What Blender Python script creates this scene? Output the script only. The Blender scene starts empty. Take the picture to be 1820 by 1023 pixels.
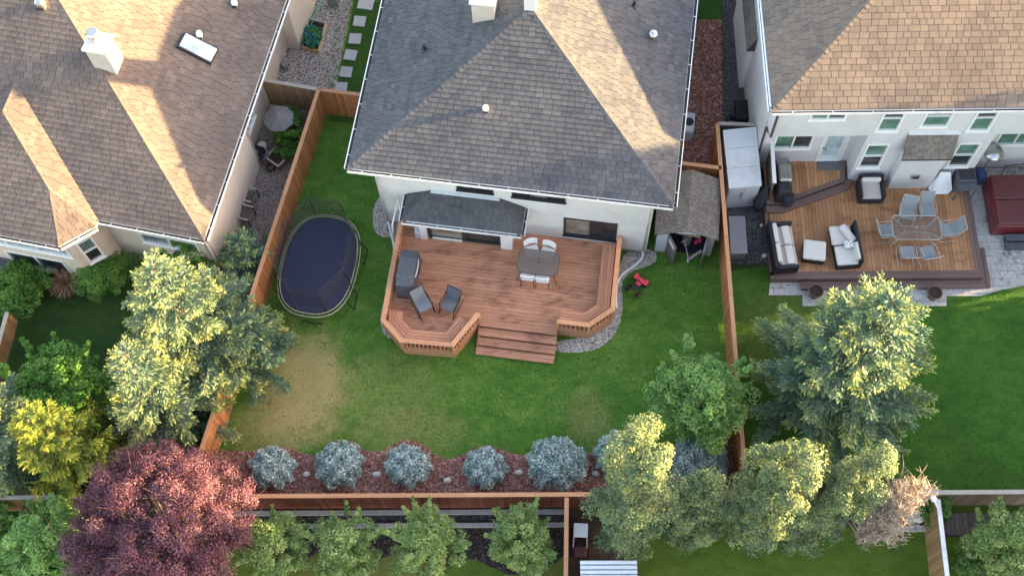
import bpy, bmesh, math, random
import numpy as np
from mathutils import Vector, Matrix
random.seed(7); RNG = np.random.default_rng(7)
scene = bpy.context.scene
C = scene.collection
PI = math.pi
rad = math.radians

# ------------------------------------------------------------------ camera
CH = 44.0                       # drone height in metres
FOC = 2200.0; CX, CY = 910.0, 511.5
_n = Vector((55.0, 958.5, FOC)).normalized()       # straight down, seen from the tilted camera
_ex = (Vector((1, 0, 0)) - _n * _n.x).normalized()
_up = -_n
_ey = _up.cross(_ex)
def c2w(c): return Vector((c.dot(_ex), c.dot(_ey), c.dot(_up)))
CAMP = Vector((0, 0, CH))
cam_d = bpy.data.cameras.new('camera'); cam = bpy.data.objects.new('camera', cam_d); C.objects.link(cam)
X, Y, Z = c2w(Vector((1, 0, 0))), c2w(Vector((0, -1, 0))), c2w(Vector((0, 0, -1)))
M = Matrix((X, Y, Z)).transposed().to_4x4(); M.translation = CAMP
cam.matrix_world = M
cam_d.sensor_width = 36; cam_d.lens = 36 * FOC / 1820; cam_d.clip_start = .5; cam_d.clip_end = 2000
scene.camera = cam

# ------------------------------------------------------------------ light
SUN_EL, SUN_AZ = rad(9), rad(6)      # low sun from the right of the picture
world = bpy.data.worlds.new('World'); scene.world = world; world.use_nodes = True
wn = world.node_tree.nodes; wl = world.node_tree.links
bg = wn['Background']; bg.inputs['Strength'].default_value = .12
sky = wn.new('ShaderNodeTexSky'); sky.sky_type = 'NISHITA'; sky.sun_disc = False
sky.sun_elevation = SUN_EL; sky.sun_rotation = PI / 2 - SUN_AZ
sky.altitude = 600; sky.air_density = 1.0; sky.dust_density = 2.2; sky.ozone_density = 1.0
wb = wn.new('ShaderNodeMix'); wb.data_type = 'RGBA'; wb.blend_type = 'MULTIPLY'; wb.inputs[0].default_value = 1; wb.inputs[7].default_value = (1.22, 1.0, .88, 1)   # camera white balance for open shade
wl.new(sky.outputs[0], wb.inputs[6]); wl.new(wb.outputs[2], bg.inputs[0])
sun_d = bpy.data.lights.new('sun', 'SUN'); sun = bpy.data.objects.new('sun', sun_d); C.objects.link(sun)
sun_d.energy = 4.2; sun_d.angle = rad(.7); sun_d.color = (1.0, .71, .35)
sdir = Vector((math.cos(SUN_EL) * math.cos(SUN_AZ), math.cos(SUN_EL) * math.sin(SUN_AZ), math.sin(SUN_EL)))
sun.rotation_euler = sdir.to_track_quat('Z', 'Y').to_euler()
scene.view_settings.view_transform = 'Standard'; scene.view_settings.look = 'None'
scene.view_settings.exposure = 3.42; scene.view_settings.gamma = 1; scene.view_settings.use_curve_mapping = False
scene.render.engine = 'CYCLES'

# ------------------------------------------------------------------ helpers
def ray(px, py): return c2w(Vector((px - CX, py - CY, FOC)))
def at(px, py, z=0.0):
    d = ray(px, py); return CAMP + d * ((z - CH) / d.z)
def onplane(px, py, P, n):
    d = ray(px, py); return CAMP + d * ((P - CAMP).dot(n) / d.dot(n))
def V2(a): return Vector((a[0], a[1], 0))
def lerp(a, b, t): return a + (b - a) * t
def dirang(d): return math.atan2(d[1], d[0])

class MB:
    def __init__(s): s.v = []; s.f = []
    def add(s, vs, fs):
        k = len(s.v); s.v += [Vector(p) for p in vs]; s.f += [tuple(i + k for i in f) for f in fs]; return s
    def hexa(s, b, t):          # two quads, bottom and top, same winding (ccw from above)
        return s.add(list(b) + list(t), [(3, 2, 1, 0), (4, 5, 6, 7), (0, 1, 5, 4), (1, 2, 6, 5), (2, 3, 7, 6), (3, 0, 4, 7)])
    def box(s, c, d, m=None):
        c = Vector(c); x, y, z = d[0] / 2, d[1] / 2, d[2] / 2
        P = [Vector(q) for q in ((-x, -y, -z), (x, -y, -z), (x, y, -z), (-x, y, -z), (-x, -y, z), (x, -y, z), (x, y, z), (-x, y, z))]
        if m is not None: P = [m @ q for q in P]
        P = [q + c for q in P]; return s.hexa(P[:4], P[4:])
    def rbox(s, c, d, r=.02, m=None, seg=2):
        bm = bmesh.new(); bmesh.ops.create_cube(bm, size=1)
        for q in bm.verts: q.co = Vector((q.co.x * d[0], q.co.y * d[1], q.co.z * d[2]))
        bmesh.ops.bevel(bm, geom=bm.edges[:], offset=min(r, min(d) * .48), segments=seg, affect='EDGES', profile=.5)
        bm.verts.ensure_lookup_table(); c = Vector(c)
        vs = [(m @ q.co if m is not None else q.co) + c for q in bm.verts]
        fs = [tuple(q.index for q in f.verts) for f in bm.faces]; bm.free(); return s.add(vs, fs)
    def beam(s, p, q, w, h, up=Vector((0, 0, 1))):
        p = Vector(p); q = Vector(q); d = (q - p)
        if d.length < 1e-6: return s
        d.normalize(); sd = d.cross(up)
        if sd.length < 1e-4: sd = d.cross(Vector((1, 0, 0)))
        sd.normalize(); u = sd.cross(d).normalized()
        a, b = sd * w / 2, u * h / 2
        return s.hexa([p - a - b, p + a - b, q + a - b, q - a - b], [p - a + b, p + a + b, q + a + b, q - a + b])
    def tube(s, pts, r, n=6, cap=True, rs=None):
        pts = [Vector(p) for p in pts]; rings = []; k = len(pts); prev = None
        for i, p in enumerate(pts):
            d = (pts[min(i + 1, k - 1)] - pts[max(i - 1, 0)]).normalized()
            a = d.cross(Vector((0, 0, 1)) if prev is None else prev.cross(d))
            if a.length < 1e-3: a = d.cross(Vector((1, 0, 0)))
            a.normalize(); b = a.cross(d).normalized(); prev = b if prev is None else b
            prev = d.cross(a).normalized() if False else b
            R = rs[i] if rs else r
            rings.append([p + (a * math.cos(2 * PI * j / n) + b * math.sin(2 * PI * j / n)) * R for j in range(n)])
        # re-align rings so they do not twist
        for i in range(1, k):
            best = min(range(n), key=lambda o: sum((rings[i][(j + o) % n] - rings[i - 1][j] - (pts[i] - pts[i - 1])).length for j in range(0, n, 2)))
            rings[i] = [rings[i][(j + best) % n] for j in range(n)]
        vs = [q for R in rings for q in R]; fs = []
        for i in range(k - 1):
            for j in range(n):
                fs.append((i * n + j, i * n + (j + 1) % n, (i + 1) * n + (j + 1) % n, (i + 1) * n + j))
        if cap: fs.append(tuple(range(n))[::-1]); fs.append(tuple((k - 1) * n + j for j in range(n)))
        return s.add(vs, fs)
    def prism(s, poly, z0, z1):
        n = len(poly); vs = [Vector((p[0], p[1], z0)) for p in poly] + [Vector((p[0], p[1], z1)) for p in poly]
        fs = [tuple(range(n))[::-1], tuple(range(n, 2 * n))] + [(i, (i + 1) % n, n + (i + 1) % n, n + i) for i in range(n)]
        return s.add(vs, fs)
    def lathe(s, prof, c=(0, 0, 0), n=16, m=None):
        c = Vector(c); vs = []; fs = []
        for r, z in prof:
            for j in range(n):
                q = Vector((r * math.cos(2 * PI * j / n), r * math.sin(2 * PI * j / n), z)); vs.append((m @ q if m is not None else q) + c)
        for i in range(len(prof) - 1):
            for j in range(n): fs.append((i * n + j, i * n + (j + 1) % n, (i + 1) * n + (j + 1) % n, (i + 1) * n + j))
        fs.append(tuple(range(n))[::-1]); fs.append(tuple((len(prof) - 1) * n + j for j in range(n)))
        return s.add(vs, fs)
    def build(s, name, mat, parent=None, loc=None, smooth=False):
        o = Vector((0, 0, 0))
        if parent is not None: o = WL.get(parent.name, Vector((0, 0, 0)))
        elif loc is not None: o = Vector(loc)
        me = bpy.data.meshes.new(name)
        me.from_pydata([tuple(p - o) for p in s.v], [], s.f); me.materials.append(mat); me.update()
        if smooth: me.shade_smooth()
        ob = bpy.data.objects.new(name, me); C.objects.link(ob)
        if parent is not None: ob.parent = parent
        else: ob.location = o
        WL[ob.name] = o
        return ob
WL = {}
def empty(name, loc=(0, 0, 0)):
    o = bpy.data.objects.new(name, None); C.objects.link(o); o.location = loc; o.empty_display_size = .2; WL[o.name] = Vector(loc); return o
def tag(o, label=None, cat=None, group=None, kind=None):
    if label: o['label'] = label
    if cat: o['category'] = cat
    if group: o['group'] = group
    if kind: o['kind'] = kind
    return o
def thing(name, loc, label, cat, group=None): return tag(empty(name, loc), label, cat, group)
def kids(o): return [c for c in bpy.data.objects if c.parent == o]
def dup(o, loc, rz, label, group=None):
    def cp(x, par):
        c = x.copy(); C.objects.link(c); c.parent = par; WL[c.name] = Vector((0, 0, 0))
        for ch in kids(x): cp(ch, c)
        return c
    r = cp(o, None); r.location = loc; r.rotation_euler = (0, 0, rz); r['label'] = label
    if group: r['group'] = group
    return r
def put(o, loc, rz): o.location = loc; o.rotation_euler = (0, 0, rz); return o
def inst(name, me, parent, mloc):
    o = bpy.data.objects.new(name, me); C.objects.link(o); o.parent = parent; o.matrix_local = mloc; return o
def Rz(a): return Matrix.Rotation(a, 3, 'Z')
def Rx(a): return Matrix.Rotation(a, 3, 'X')
def Ry(a): return Matrix.Rotation(a, 3, 'Y')

# ------------------------------------------------------------------ materials
def nodes(name):
    m = bpy.data.materials.new(name); m.use_nodes = True; nt = m.node_tree
    return m, nt.nodes, nt.links, nt.nodes['Principled BSDF']
def rgb(c): return (c[0], c[1], c[2], 1)
def ramp(N, stops):
    r = N.new('ShaderNodeValToRGB'); e = r.color_ramp.elements
    while len(e) < len(stops): e.new(.5)
    for x, (p, c) in zip(e, stops): x.position = p; x.color = rgb(c)
    return r
def noise(N, L, scale, det=4, rough=.6, coord=None, dim=None):
    t = N.new('ShaderNodeTexNoise'); t.inputs['Scale'].default_value = scale; t.inputs['Detail'].default_value = det; t.inputs['Roughness'].default_value = rough
    if coord is not None: L.new(coord, t.inputs['Vector'])
    return t
def coords(N, L, kind='Object', scale=None, rot=None):
    tc = N.new('ShaderNodeTexCoord'); o = tc.outputs[kind]
    if kind == 'World': pass
    if scale or rot:
        mp = N.new('ShaderNodeMapping'); L.new(o, mp.inputs[0])
        if scale: mp.inputs['Scale'].default_value = scale
        if rot: mp.inputs['Rotation'].default_value = rot
        o = mp.outputs[0]
    return o
def geo_pos(N, L, scale=None, rot=None):
    g = N.new('ShaderNodeNewGeometry'); o = g.outputs['Position']
    if scale or rot:
        mp = N.new('ShaderNodeMapping'); L.new(o, mp.inputs[0])
        if rot: mp.inputs['Rotation'].default_value = rot
        if scale: mp.inputs['Scale'].default_value = scale
        o = mp.outputs[0]
    return o
def mixc(N, L, f, a, b, mode='MIX'):
    m = N.new('ShaderNodeMix'); m.data_type = 'RGBA'; m.blend_type = mode
    for s, v in ((0, f), (6, a), (7, b)):
        if isinstance(v, (int, float)): m.inputs[s].default_value = v
        elif isinstance(v, tuple): m.inputs[s].default_value = rgb(v)
        else: L.new(v, m.inputs[s])
    return m.outputs[2]
def bump(N, L, h, strength, dist, bsdf):
    b = N.new('ShaderNodeBump'); b.inputs['Strength'].default_value = strength; b.inputs['Distance'].default_value = dist
    L.new(h, b.inputs['Height']); L.new(b.outputs[0], bsdf.inputs['Normal']); return b
def rndfac(N, L):          # random per object plus random per loose piece
    oi = N.new('ShaderNodeObjectInfo'); g = N.new('ShaderNodeNewGeometry')
    a = N.new('ShaderNodeMath'); a.operation = 'ADD'; L.new(oi.outputs['Random'], a.inputs[0]); L.new(g.outputs['Random Per Island'], a.inputs[1])
    f = N.new('ShaderNodeMath'); f.operation = 'FRACT'; L.new(a.outputs[0], f.inputs[0]); return f.outputs[0]
def plain(name, col, rough=.6, var=.12, scale=6, bstr=.15, metal=0, spec=.4, wear=None):
    m, N, L, B = nodes(name)
    p = geo_pos(N, L); n = noise(N, L, scale, 5, .65, p)
    r = ramp(N, [(.3, tuple(c * (1 - var) for c in col)), (.7, tuple(min(1, c * (1 + var)) for c in col))]); L.new(n.outputs[0], r.inputs[0])
    out = r.outputs[0]
    if wear:
        n2 = noise(N, L, scale * .22, 6, .7, p); rr = ramp(N, [(.52, (0, 0, 0)), (.72, (1, 1, 1))]); L.new(n2.outputs[0], rr.inputs[0])
        out = mixc(N, L, rr.outputs[0], out, wear)
    L.new(out, B.inputs['Base Color'])
    B.inputs['Roughness'].default_value = rough; B.inputs['Metallic'].default_value = metal; B.inputs['Specular IOR Level'].default_value = spec
    n3 = noise(N, L, scale * 8, 3, .6, p); bump(N, L, n3.outputs[0], bstr, .01, B)
    return m
def wood(name, dark, light, axis=(1, 14, 14), rough=.65, var=.22, stain=None, spec=.3, kind='Object', rot=None, grain=3.0):
    m, N, L, B = nodes(name)
    oi = N.new('ShaderNodeObjectInfo'); tc = N.new('ShaderNodeTexCoord')
    if kind == 'Geo': src = geo_pos(N, L, None, rot)
    else: src = tc.outputs[kind]
    ad = N.new('ShaderNodeVectorMath'); ad.operation = 'ADD'; L.new(src, ad.inputs[0])
    sc = N.new('ShaderNodeVectorMath'); sc.operation = 'SCALE'; sc.inputs[3].default_value = 37.0
    cb = N.new('ShaderNodeCombineXYZ'); L.new(oi.outputs['Random'], cb.inputs[0]); L.new(oi.outputs['Random'], cb.inputs[1]); L.new(cb.outputs[0], sc.inputs[0]); L.new(sc.outputs[0], ad.inputs[1])
    mp = N.new('ShaderNodeMapping'); mp.inputs['Scale'].default_value = axis; L.new(ad.outputs[0], mp.inputs[0])
    n = noise(N, L, grain, 6, .7, mp.outputs[0])
    r = ramp(N, [(.25, dark), (.75, light)]); L.new(n.outputs[0], r.inputs[0])
    hv = N.new('ShaderNodeHueSaturation'); mr = N.new('ShaderNodeMapRange'); mr.inputs[3].default_value = 1 - var; mr.inputs[4].default_value = 1 + var
    L.new(rndfac(N, L), mr.inputs[0]); L.new(mr.outputs[0], hv.inputs['Value']); L.new(r.outputs[0], hv.inputs['Color'])
    out = hv.outputs[0]
    if stain:
        g = geo_pos(N, L, (.9, 2.2, .9)); n2 = noise(N, L, 1.1, 5, .65, g)
        rr = ramp(N, [(.5, (0, 0, 0)), (.68, (1, 1, 1))]); L.new(n2.outputs[0], rr.inputs[0]); out = mixc(N, L, rr.outputs[0], out, stain)
    L.new(out, B.inputs['Base Color']); B.inputs['Roughness'].default_value = rough; B.inputs['Specular IOR Level'].default_value = spec
    bump(N, L, n.outputs[0], .25, .006, B)
    return m
def shingle(name, cols, speck=.35, patch=None):
    m, N, L, B = nodes(name)
    f = rndfac(N, L); k = len(cols)
    r = ramp(N, [((i + .5) / k, c) for i, c in enumerate(cols)]); L.new(f, r.inputs[0])
    p = geo_pos(N, L); n = noise(N, L, 34, 3, .8, p)
    rr = ramp(N, [(.3, (1 - speck,) * 3), (.7, (1 + speck * .6,) * 3)]); L.new(n.outputs[0], rr.inputs[0])
    c = mixc(N, L, 1.0, r.outputs[0], rr.outputs[0], 'MULTIPLY')
    n2 = noise(N, L, .55, 5, .65, p); r2 = ramp(N, [(.38, (.84, .84, .86)), (.62, (1.08, 1.06, 1.02))]); L.new(n2.outputs[0], r2.inputs[0])
    c = mixc(N, L, 1.0, c, r2.outputs[0], 'MULTIPLY')
    L.new(c, B.inputs['Base Color']); B.inputs['Roughness'].default_value = .9; B.inputs['Specular IOR Level'].default_value = .2
    n3 = noise(N, L, 120, 2, .7, p); bump(N, L, n3.outputs[0], .4, .006, B)
    return m
def leaf(name, cols, trans=.25, rough=.55):
    m, N, L, B = nodes(name)
    a = N.new('ShaderNodeAttribute'); a.attribute_name = 'tint'
    k = len(cols); r = ramp(N, [((i + .5) / k, c) for i, c in enumerate(cols)]); L.new(a.outputs['Fac'], r.inputs[0])
    L.new(r.outputs[0], B.inputs['Base Color']); B.inputs['Roughness'].default_value = rough; B.inputs['Specular IOR Level'].default_value = .25
    t = N.new('ShaderNodeBsdfTranslucent'); L.new(r.outputs[0], t.inputs[0])
    mx = N.new('ShaderNodeMixShader'); mx.inputs[0].default_value = trans; L.new(B.outputs[0], mx.inputs[1]); L.new(t.outputs[0], mx.inputs[2])
    L.new(mx.outputs[0], N['Material Output'].inputs[0])
    return m
def grass(name, dark, mid, light, dry=None, spots=(), dryamt=.5):
    m, N, L, B = nodes(name)
    p = geo_pos(N, L)
    n1 = noise(N, L, .33, 5, .65, p); n2 = noise(N, L, 1.5, 8, .78, geo_pos(N, L, (.8, 1.5, 1))); n3 = noise(N, L, 26, 3, .8, p)
    r = ramp(N, [(.38, dark), (.5, mid), (.62, light)])
    ad = N.new('ShaderNodeMath'); ad.operation = 'MULTIPLY_ADD'; ad.inputs[1].default_value = .6; L.new(n2.outputs[0], ad.inputs[0])
    m2 = N.new('ShaderNodeMath'); m2.operation = 'MULTIPLY'; m2.inputs[1].default_value = .4; L.new(n1.outputs[0], m2.inputs[0]); L.new(m2.outputs[0], ad.inputs[2])
    L.new(ad.outputs[0], r.inputs[0]); c = r.outputs[0]
    if dry:
        nn = noise(N, L, 1.3, 6, .8, p)
        for (q, rx, ry, amt) in spots:
            mp = N.new('ShaderNodeMapping'); mp.vector_type = 'POINT'; L.new(p, mp.inputs[0])
            mp.inputs['Scale'].default_value = (1 / rx, 1 / ry, 0); mp.inputs['Location'].default_value = (-q.x / rx, -q.y / ry, 0)
            ln = N.new('ShaderNodeVectorMath'); ln.operation = 'LENGTH'; L.new(mp.outputs[0], ln.inputs[0])
            a = N.new('ShaderNodeMath'); a.operation = 'MULTIPLY_ADD'; a.inputs[1].default_value = 1.6; L.new(nn.outputs[0], a.inputs[0])
            s_ = N.new('ShaderNodeMath'); s_.operation = 'SUBTRACT'; s_.inputs[0].default_value = .35; L.new(ln.outputs[1], s_.inputs[1]); L.new(s_.outputs[0], a.inputs[2])
            rr = ramp(N, [(.0, (0, 0, 0)), (.55, (amt,) * 3)]); L.new(a.outputs[0], rr.inputs[0]); c = mixc(N, L, rr.outputs[0], c, dry)
    rr = ramp(N, [(.28, (.68, .72, .66)), (.72, (1.3, 1.27, 1.32))]); L.new(n3.outputs[0], rr.inputs[0])
    c = mixc(N, L, 1.0, c, rr.outputs[0], 'MULTIPLY')
    L.new(c, B.inputs['Base Color']); B.inputs['Roughness'].default_value = .85; B.inputs['Specular IOR Level'].default_value = .15
    n4 = noise(N, L, 40, 3, .8, p); bump(N, L, n4.outputs[0], .8, .03, B)
    return m
def gravel(name, cols, scale=16):
    m, N, L, B = nodes(name)
    p = geo_pos(N, L); v = N.new('ShaderNodeTexVoronoi'); v.inputs['Scale'].default_value = scale; L.new(p, v.inputs['Vector'])
    sp = N.new('ShaderNodeSeparateColor'); L.new(v.outputs['Color'], sp.inputs[0])
    k = len(cols); r = ramp(N, [((i + .5) / k, c) for i, c in enumerate(cols)]); L.new(sp.outputs[0], r.inputs[0])
    rr = ramp(N, [(.3, (1, 1, 1)), (.7, (.35, .33, .32))]); L.new(v.outputs['Distance'], rr.inputs[0])
    c = mixc(N, L, 1.0, r.outputs[0], rr.outputs[0], 'MULTIPLY')
    L.new(c, B.inputs['Base Color']); B.inputs['Roughness'].default_value = .9
    b = bump(N, L, v.outputs['Distance'], .9, .03, B); b.invert = True
    return m
def pieces(name, cols, rough=.85):
    m, N, L, B = nodes(name)
    k = len(cols); r = ramp(N, [((i + .5) / k, c) for i, c in enumerate(cols)]); L.new(rndfac(N, L), r.inputs[0])
    L.new(r.outputs[0], B.inputs['Base Color']); B.inputs['Roughness'].default_value = rough; B.inputs['Specular IOR Level'].default_value = .2
    return m
def gloss(name, col, rough=.08, spec=.6, tint=None):
    m, N, L, B = nodes(name)
    p = geo_pos(N, L); n = noise(N, L, 1.4, 3, .5, p)
    r = ramp(N, [(.35, tuple(c * .7 for c in col)), (.65, tint or tuple(c * 1.3 for c in col))]); L.new(n.outputs[0], r.inputs[0])
    L.new(r.outputs[0], B.inputs['Base Color'])
    B.inputs['Roughness'].default_value = rough; B.inputs['Specular IOR Level'].default_value = spec
    return m
def sheer(name, col, alpha, rough=.3, spec=.5):
    m, N, L, B = nodes(name)
    B.inputs['Base Color'].default_value = rgb(col); B.inputs['Roughness'].default_value = rough; B.inputs['Alpha'].default_value = alpha; B.inputs['Specular IOR Level'].default_value = spec
    return m
def netmat(name, col, cell, cover):        # woven net: square holes in a real sheet
    m, N, L, B = nodes(name)
    B.inputs['Base Color'].default_value = rgb(col); B.inputs['Roughness'].default_value = .8; B.inputs['Alpha'].default_value = cover
    return m
MT = dict(
    roof_grey=shingle('grey_shingle', [(.081, .085, .095), (.104, .108, .116), (.092, .097, .107), (.121, .121, .124), (.101, .102, .108)], .42),
    roof_tan=shingle('tan_shingle', [(.160, .128, .104), (.190, .152, .122), (.175, .14, .114), (.208, .166, .132), (.183, .148, .12)], .3),
    roof_brown=shingle('brown_shingle', [(.140, .112, .098), (.167, .134, .116), (.151, .123, .107), (.184, .149, .128), (.158, .129, .111)], .38),
    roof_under=plain('roof_underlay', (.06, .055, .055), .95),
    roof_shed=shingle('shed_shingle', [(.168, .146, .131), (.197, .174, .153), (.218, .194, .172)], .2),
    white=plain('white_trim', (.78, .77, .75), .45, .05, 3, .05),
    alum=plain('gutter_white', (.74, .74, .74), .4, .08, 2, .05, wear=(.5, .47, .43)),
    stucco=plain('white_stucco', (.651, .642, .614), .9, .07, 1.2, .6, wear=(.521, .507, .474)),
    stucco3=plain('pale_grey_stucco', (.607, .607, .607), .9, .05, 1.2, .5, wear=(.534, .529, .520)),
    chimstucco=plain('cream_chimney', (.46, .42, .37), .9, .06, 2, .4),
    beige=plain('beige_stucco', (.62, .51, .42), .9, .05, 1.2, .5, wear=(.55, .45, .37)),
    fascia=plain('fascia_cream', (.66, .63, .58), .5, .06, 3, .05),
    debris=plain('gutter_debris', (.05, .042, .035), .95, .4, 14, .5),  # dark brown, for the strip inside the gutters
    foundation=plain('concrete_foundation', (.30, .29, .28), .9, .12, 3, .5),
    concrete=plain('concrete', (.38, .37, .36), .9, .15, 2.5, .4, wear=(.28, .27, .26)),
    frame_black=plain('black_frame', (.03, .03, .035), .4, .1, 5, .05),
    glass_dark=gloss('dark_glass', (.03, .036, .04)),
    glass_green=gloss('green_glass', (.085, .19, .14), .1, .5, (.14, .27, .21)),
    glass_teal=gloss('teal_glass', (.13, .19, .19), .08, .5, (.24, .30, .29)),
    glass_blind=gloss('blind_behind_glass', (.20, .165, .13), .12, .4, (.34, .30, .25)),
    glass_pale=gloss('pale_glass', (.42, .52, .56), .12, .5),
    deck=wood('deck_board', (.376, .161, .087), (.576, .288, .176), (1, 16, 16), .6, .12, (.240, .108, .064), grain=2.2, kind='Geo', rot=(0, 0, rad(8))),
    deckrail=wood('rail_wood', (.468, .221, .112), (.650, .325, .175), (3, 3, 3), .6, .14),
    bench=wood('bench_wood', (.405, .182, .104), (.567, .270, .163), (3, 3, 3), .6, .12),
    deck3=wood('composite_board', (.323, .152, .071), (.477, .244, .123), (12, 1, 12), .45, .2, kind='Geo', stain=(.245, .103, .047), grain=2.0),
    deck3b=wood('composite_border', (.132, .083, .071), (.204, .132, .115), (6, 6, 6), .5, .12),
    fence=wood('stained_picket', (.30, .115, .045), (.44, .185, .075), (14, 14, 1), .65, .24),
    fencered=wood('red_stained_picket', (.15, .045, .028), (.24, .08, .048), (14, 14, 1), .65, .24),
    fencegrey=wood('weathered_picket', (.15, .11, .085), (.26, .20, .15), (14, 14, 1), .8, .22),
    fenceold=wood('aged_brown_picket', (.20, .12, .06), (.33, .21, .11), (14, 14, 1), .75, .18),
    cap=wood('fence_cap', (.42, .20, .10), (.54, .28, .15), (4, 4, 4), .6, .1),
    capgrey=wood('weathered_cap', (.30, .27, .235), (.44, .40, .36), (4, 4, 4), .8, .12),
    plank_dark=wood('dark_plank', (.05, .045, .045), (.12, .105, .10), (14, 1, 14), .7, .3),
    bark=plain('bark', (.12, .085, .06), .9, .3, 9, .6),
    deadwood=plain('dead_twigs', (.38, .31, .26), .8, .25, 5, .3),
    lawn1=grass('lawn_main', (.052, .138, .018), (.090, .196, .026), (.162, .260, .051), (.394, .292, .127),
                [(at(540, 690), 1.85, 2.45, .80), (at(480, 765), 1.7, 1.2, .45), (at(690, 700), 2.3, 1.9, .22), (at(1045, 745), .9, 1.2, .32), (at(740, 770), 2.2, 1.1, .25), (at(300, 700), 2.2, 2.2, .3)]),
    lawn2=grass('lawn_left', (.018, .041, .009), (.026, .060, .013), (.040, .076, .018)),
    lawn3=grass('lawn_right', (.036, .095, .013), (.054, .140, .018), (.090, .181, .028), (.180, .167, .050), [(at(1400, 600), 2, 2, .3)]),
    lawn4=grass('lawn_rear', (.055, .094, .011), (.077, .127, .016), (.110, .160, .024), (.187, .165, .056), [(at(650, 1015), 3, 1, .5), (at(980, 1018), 1.6, .8, .5)]),
    turf=grass('artificial_turf', (.029, .078, .014), (.039, .101, .018), (.055, .124, .024)),
    ground=grass('rough_ground', (.025, .045, .015), (.038, .06, .02), (.05, .07, .028)),
    gravel=gravel('pale_gravel', [(.360, .324, .300), (.504, .456, .420), (.264, .228, .216), (.600, .552, .504), (.396, .324, .288)]),
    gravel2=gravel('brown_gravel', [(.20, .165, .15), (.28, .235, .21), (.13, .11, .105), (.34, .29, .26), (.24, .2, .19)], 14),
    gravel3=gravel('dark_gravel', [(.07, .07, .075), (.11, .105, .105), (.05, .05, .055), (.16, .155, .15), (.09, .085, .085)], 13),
    peb1=pieces('pebble_pale', [(.375, .338, .312), (.562, .512, .475), (.250, .225, .213), (.688, .650, .600), (.475, .362, .312)]),
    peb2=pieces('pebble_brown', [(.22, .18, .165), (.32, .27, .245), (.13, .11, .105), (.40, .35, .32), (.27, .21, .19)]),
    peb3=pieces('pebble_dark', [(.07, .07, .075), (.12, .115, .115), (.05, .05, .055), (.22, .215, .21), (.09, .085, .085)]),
    mulch=gravel('red_mulch_bed', [(.120, .054, .042), (.180, .084, .060), (.084, .036, .030), (.240, .132, .102)], 12),
    chips=pieces('mulch_chip', [(.195, .078, .059), (.336, .146, .107), (.124, .055, .044), (.566, .346, .286), (.248, .101, .077), (.425, .208, .156)]),
    mulchd=gravel('dark_mulch_bed', [(.035, .026, .024), (.055, .04, .036), (.022, .017, .017), (.085, .062, .055)], 12),
    chipsd=pieces('dark_mulch_chip', [(.035, .026, .024), (.07, .05, .044), (.025, .02, .019), (.12, .09, .08)]),
    rubber=plain('black_rubber', (.02, .02, .022), .7),
    metal_dark=plain('dark_metal', (.045, .04, .04), .4, .1, 5, .05, .5),
    metal=plain('silver_metal', (.5, .5, .5), .3, .1, 5, .05, .9),
    bronze=plain('bronze_metal', (.10, .085, .075), .45, .1, 5, .05, .3),
    greymetal=plain('pale_tube', (.50, .49, .46), .4, .08, 5, .05, .3),
    tabletop=sheer('bronze_table_glass', (.20, .17, .155), .62, .12, .6),
    clearglass=sheer('clear_table_glass', (.20, .21, .21), .16, .25, .3),
    whiteseat=plain('white_seat', (.76, .77, .78), .6, .03, 6, .1),
    sling=plain('grey_sling', (.19, .20, .22), .8, .08, 30, .3),
    sling2=plain('slate_sling', (.10, .11, .135), .8, .08, 30, .3),
    sling3=plain('pale_sling', (.27, .29, .30), .8, .08, 30, .3),
    bbqcover=plain('grey_cover', (.085, .09, .105), .7, .12, 4, .4),
    trampmat=plain('navy_mat', (.018, .022, .05), .7, .1, 3, .2),
    trimcream=plain('cream_edge', (.34, .31, .23), .6),
    net=netmat('black_net', (.03, .03, .04), .02, .38),
    wicker=plain('black_wicker', (.018, .018, .024), .6, .2, 60, .6),
    cushion=plain('cream_cushion', (.62, .58, .53), .9, .04, 12, .25),
    cushion2=plain('taupe_cushion', (.47, .41, .37), .9, .04, 12, .25),
    maroon=plain('maroon_cover', (.125, .036, .038), .45, .12, 2, .15),
    maroon2=plain('maroon_shell', (.14, .022, .025), .3, .12, 3, .1),
    pink=plain('pink_plastic', (.75, .05, .10), .35), 
    palepink=plain('pale_pink_paint', (.68, .42, .52), .4),
    plasticgrey=plain('grey_resin', (.22, .22, .235), .6, .05, 4, .1),
    resin=plain('pale_resin', (.47, .49, .52), .6, .06, 3, .1),
    taupe=plain('taupe_resin', (.115, .10, .095), .6, .06, 3, .1),
    shedwhite=plain('white_shed_panel', (.60, .61, .62), .5, .05, 3, .1, wear=(.5, .5, .5)),
    metalroof=plain('pale_corrugated', (.50, .56, .62), .4, .06, 3, .1),
    darkcloth=plain('dark_cloth', (.028, .03, .042), .85, .2, 9, .4),
    umbrella=plain('grey_canopy', (.155, .15, .155), .85, .08, 5, .2),
    woodlight=wood('light_wood', (.42, .28, .16), (.58, .42, .26), (4, 4, 4)),
    clay=plain('clay_pot', (.14, .085, .065), .8, .12, 6, .2),
    soil=plain('soil', (.04, .028, .022), .95, .3, 12, .8),
    stamped=None,
    stepstone=plain('stepping_stone', (.42, .42, .43), .9, .08, 3, .4, wear=(.33, .34, .34)),
    limestone=plain('pale_rock', (.62, .58, .50), .9, .12, 5, .5),
    greennet=plain('green_netting', (.02, .14, .13), .7, .4, 9, .5),
    hose=plain('green_hose', (.12, .42, .28), .5),
    blue=plain('navy_cloth', (.03, .05, .12), .8),
    pillow=None,
)
m, N, L, B = nodes('stamped_concrete')       # joints of an ashlar stamp, worn dark patches
p = geo_pos(N, L); br = N.new('ShaderNodeTexBrick'); L.new(p, br.inputs[0]); br.inputs['Scale'].default_value = .8; br.inputs['Mortar Size'].default_value = .012
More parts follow.
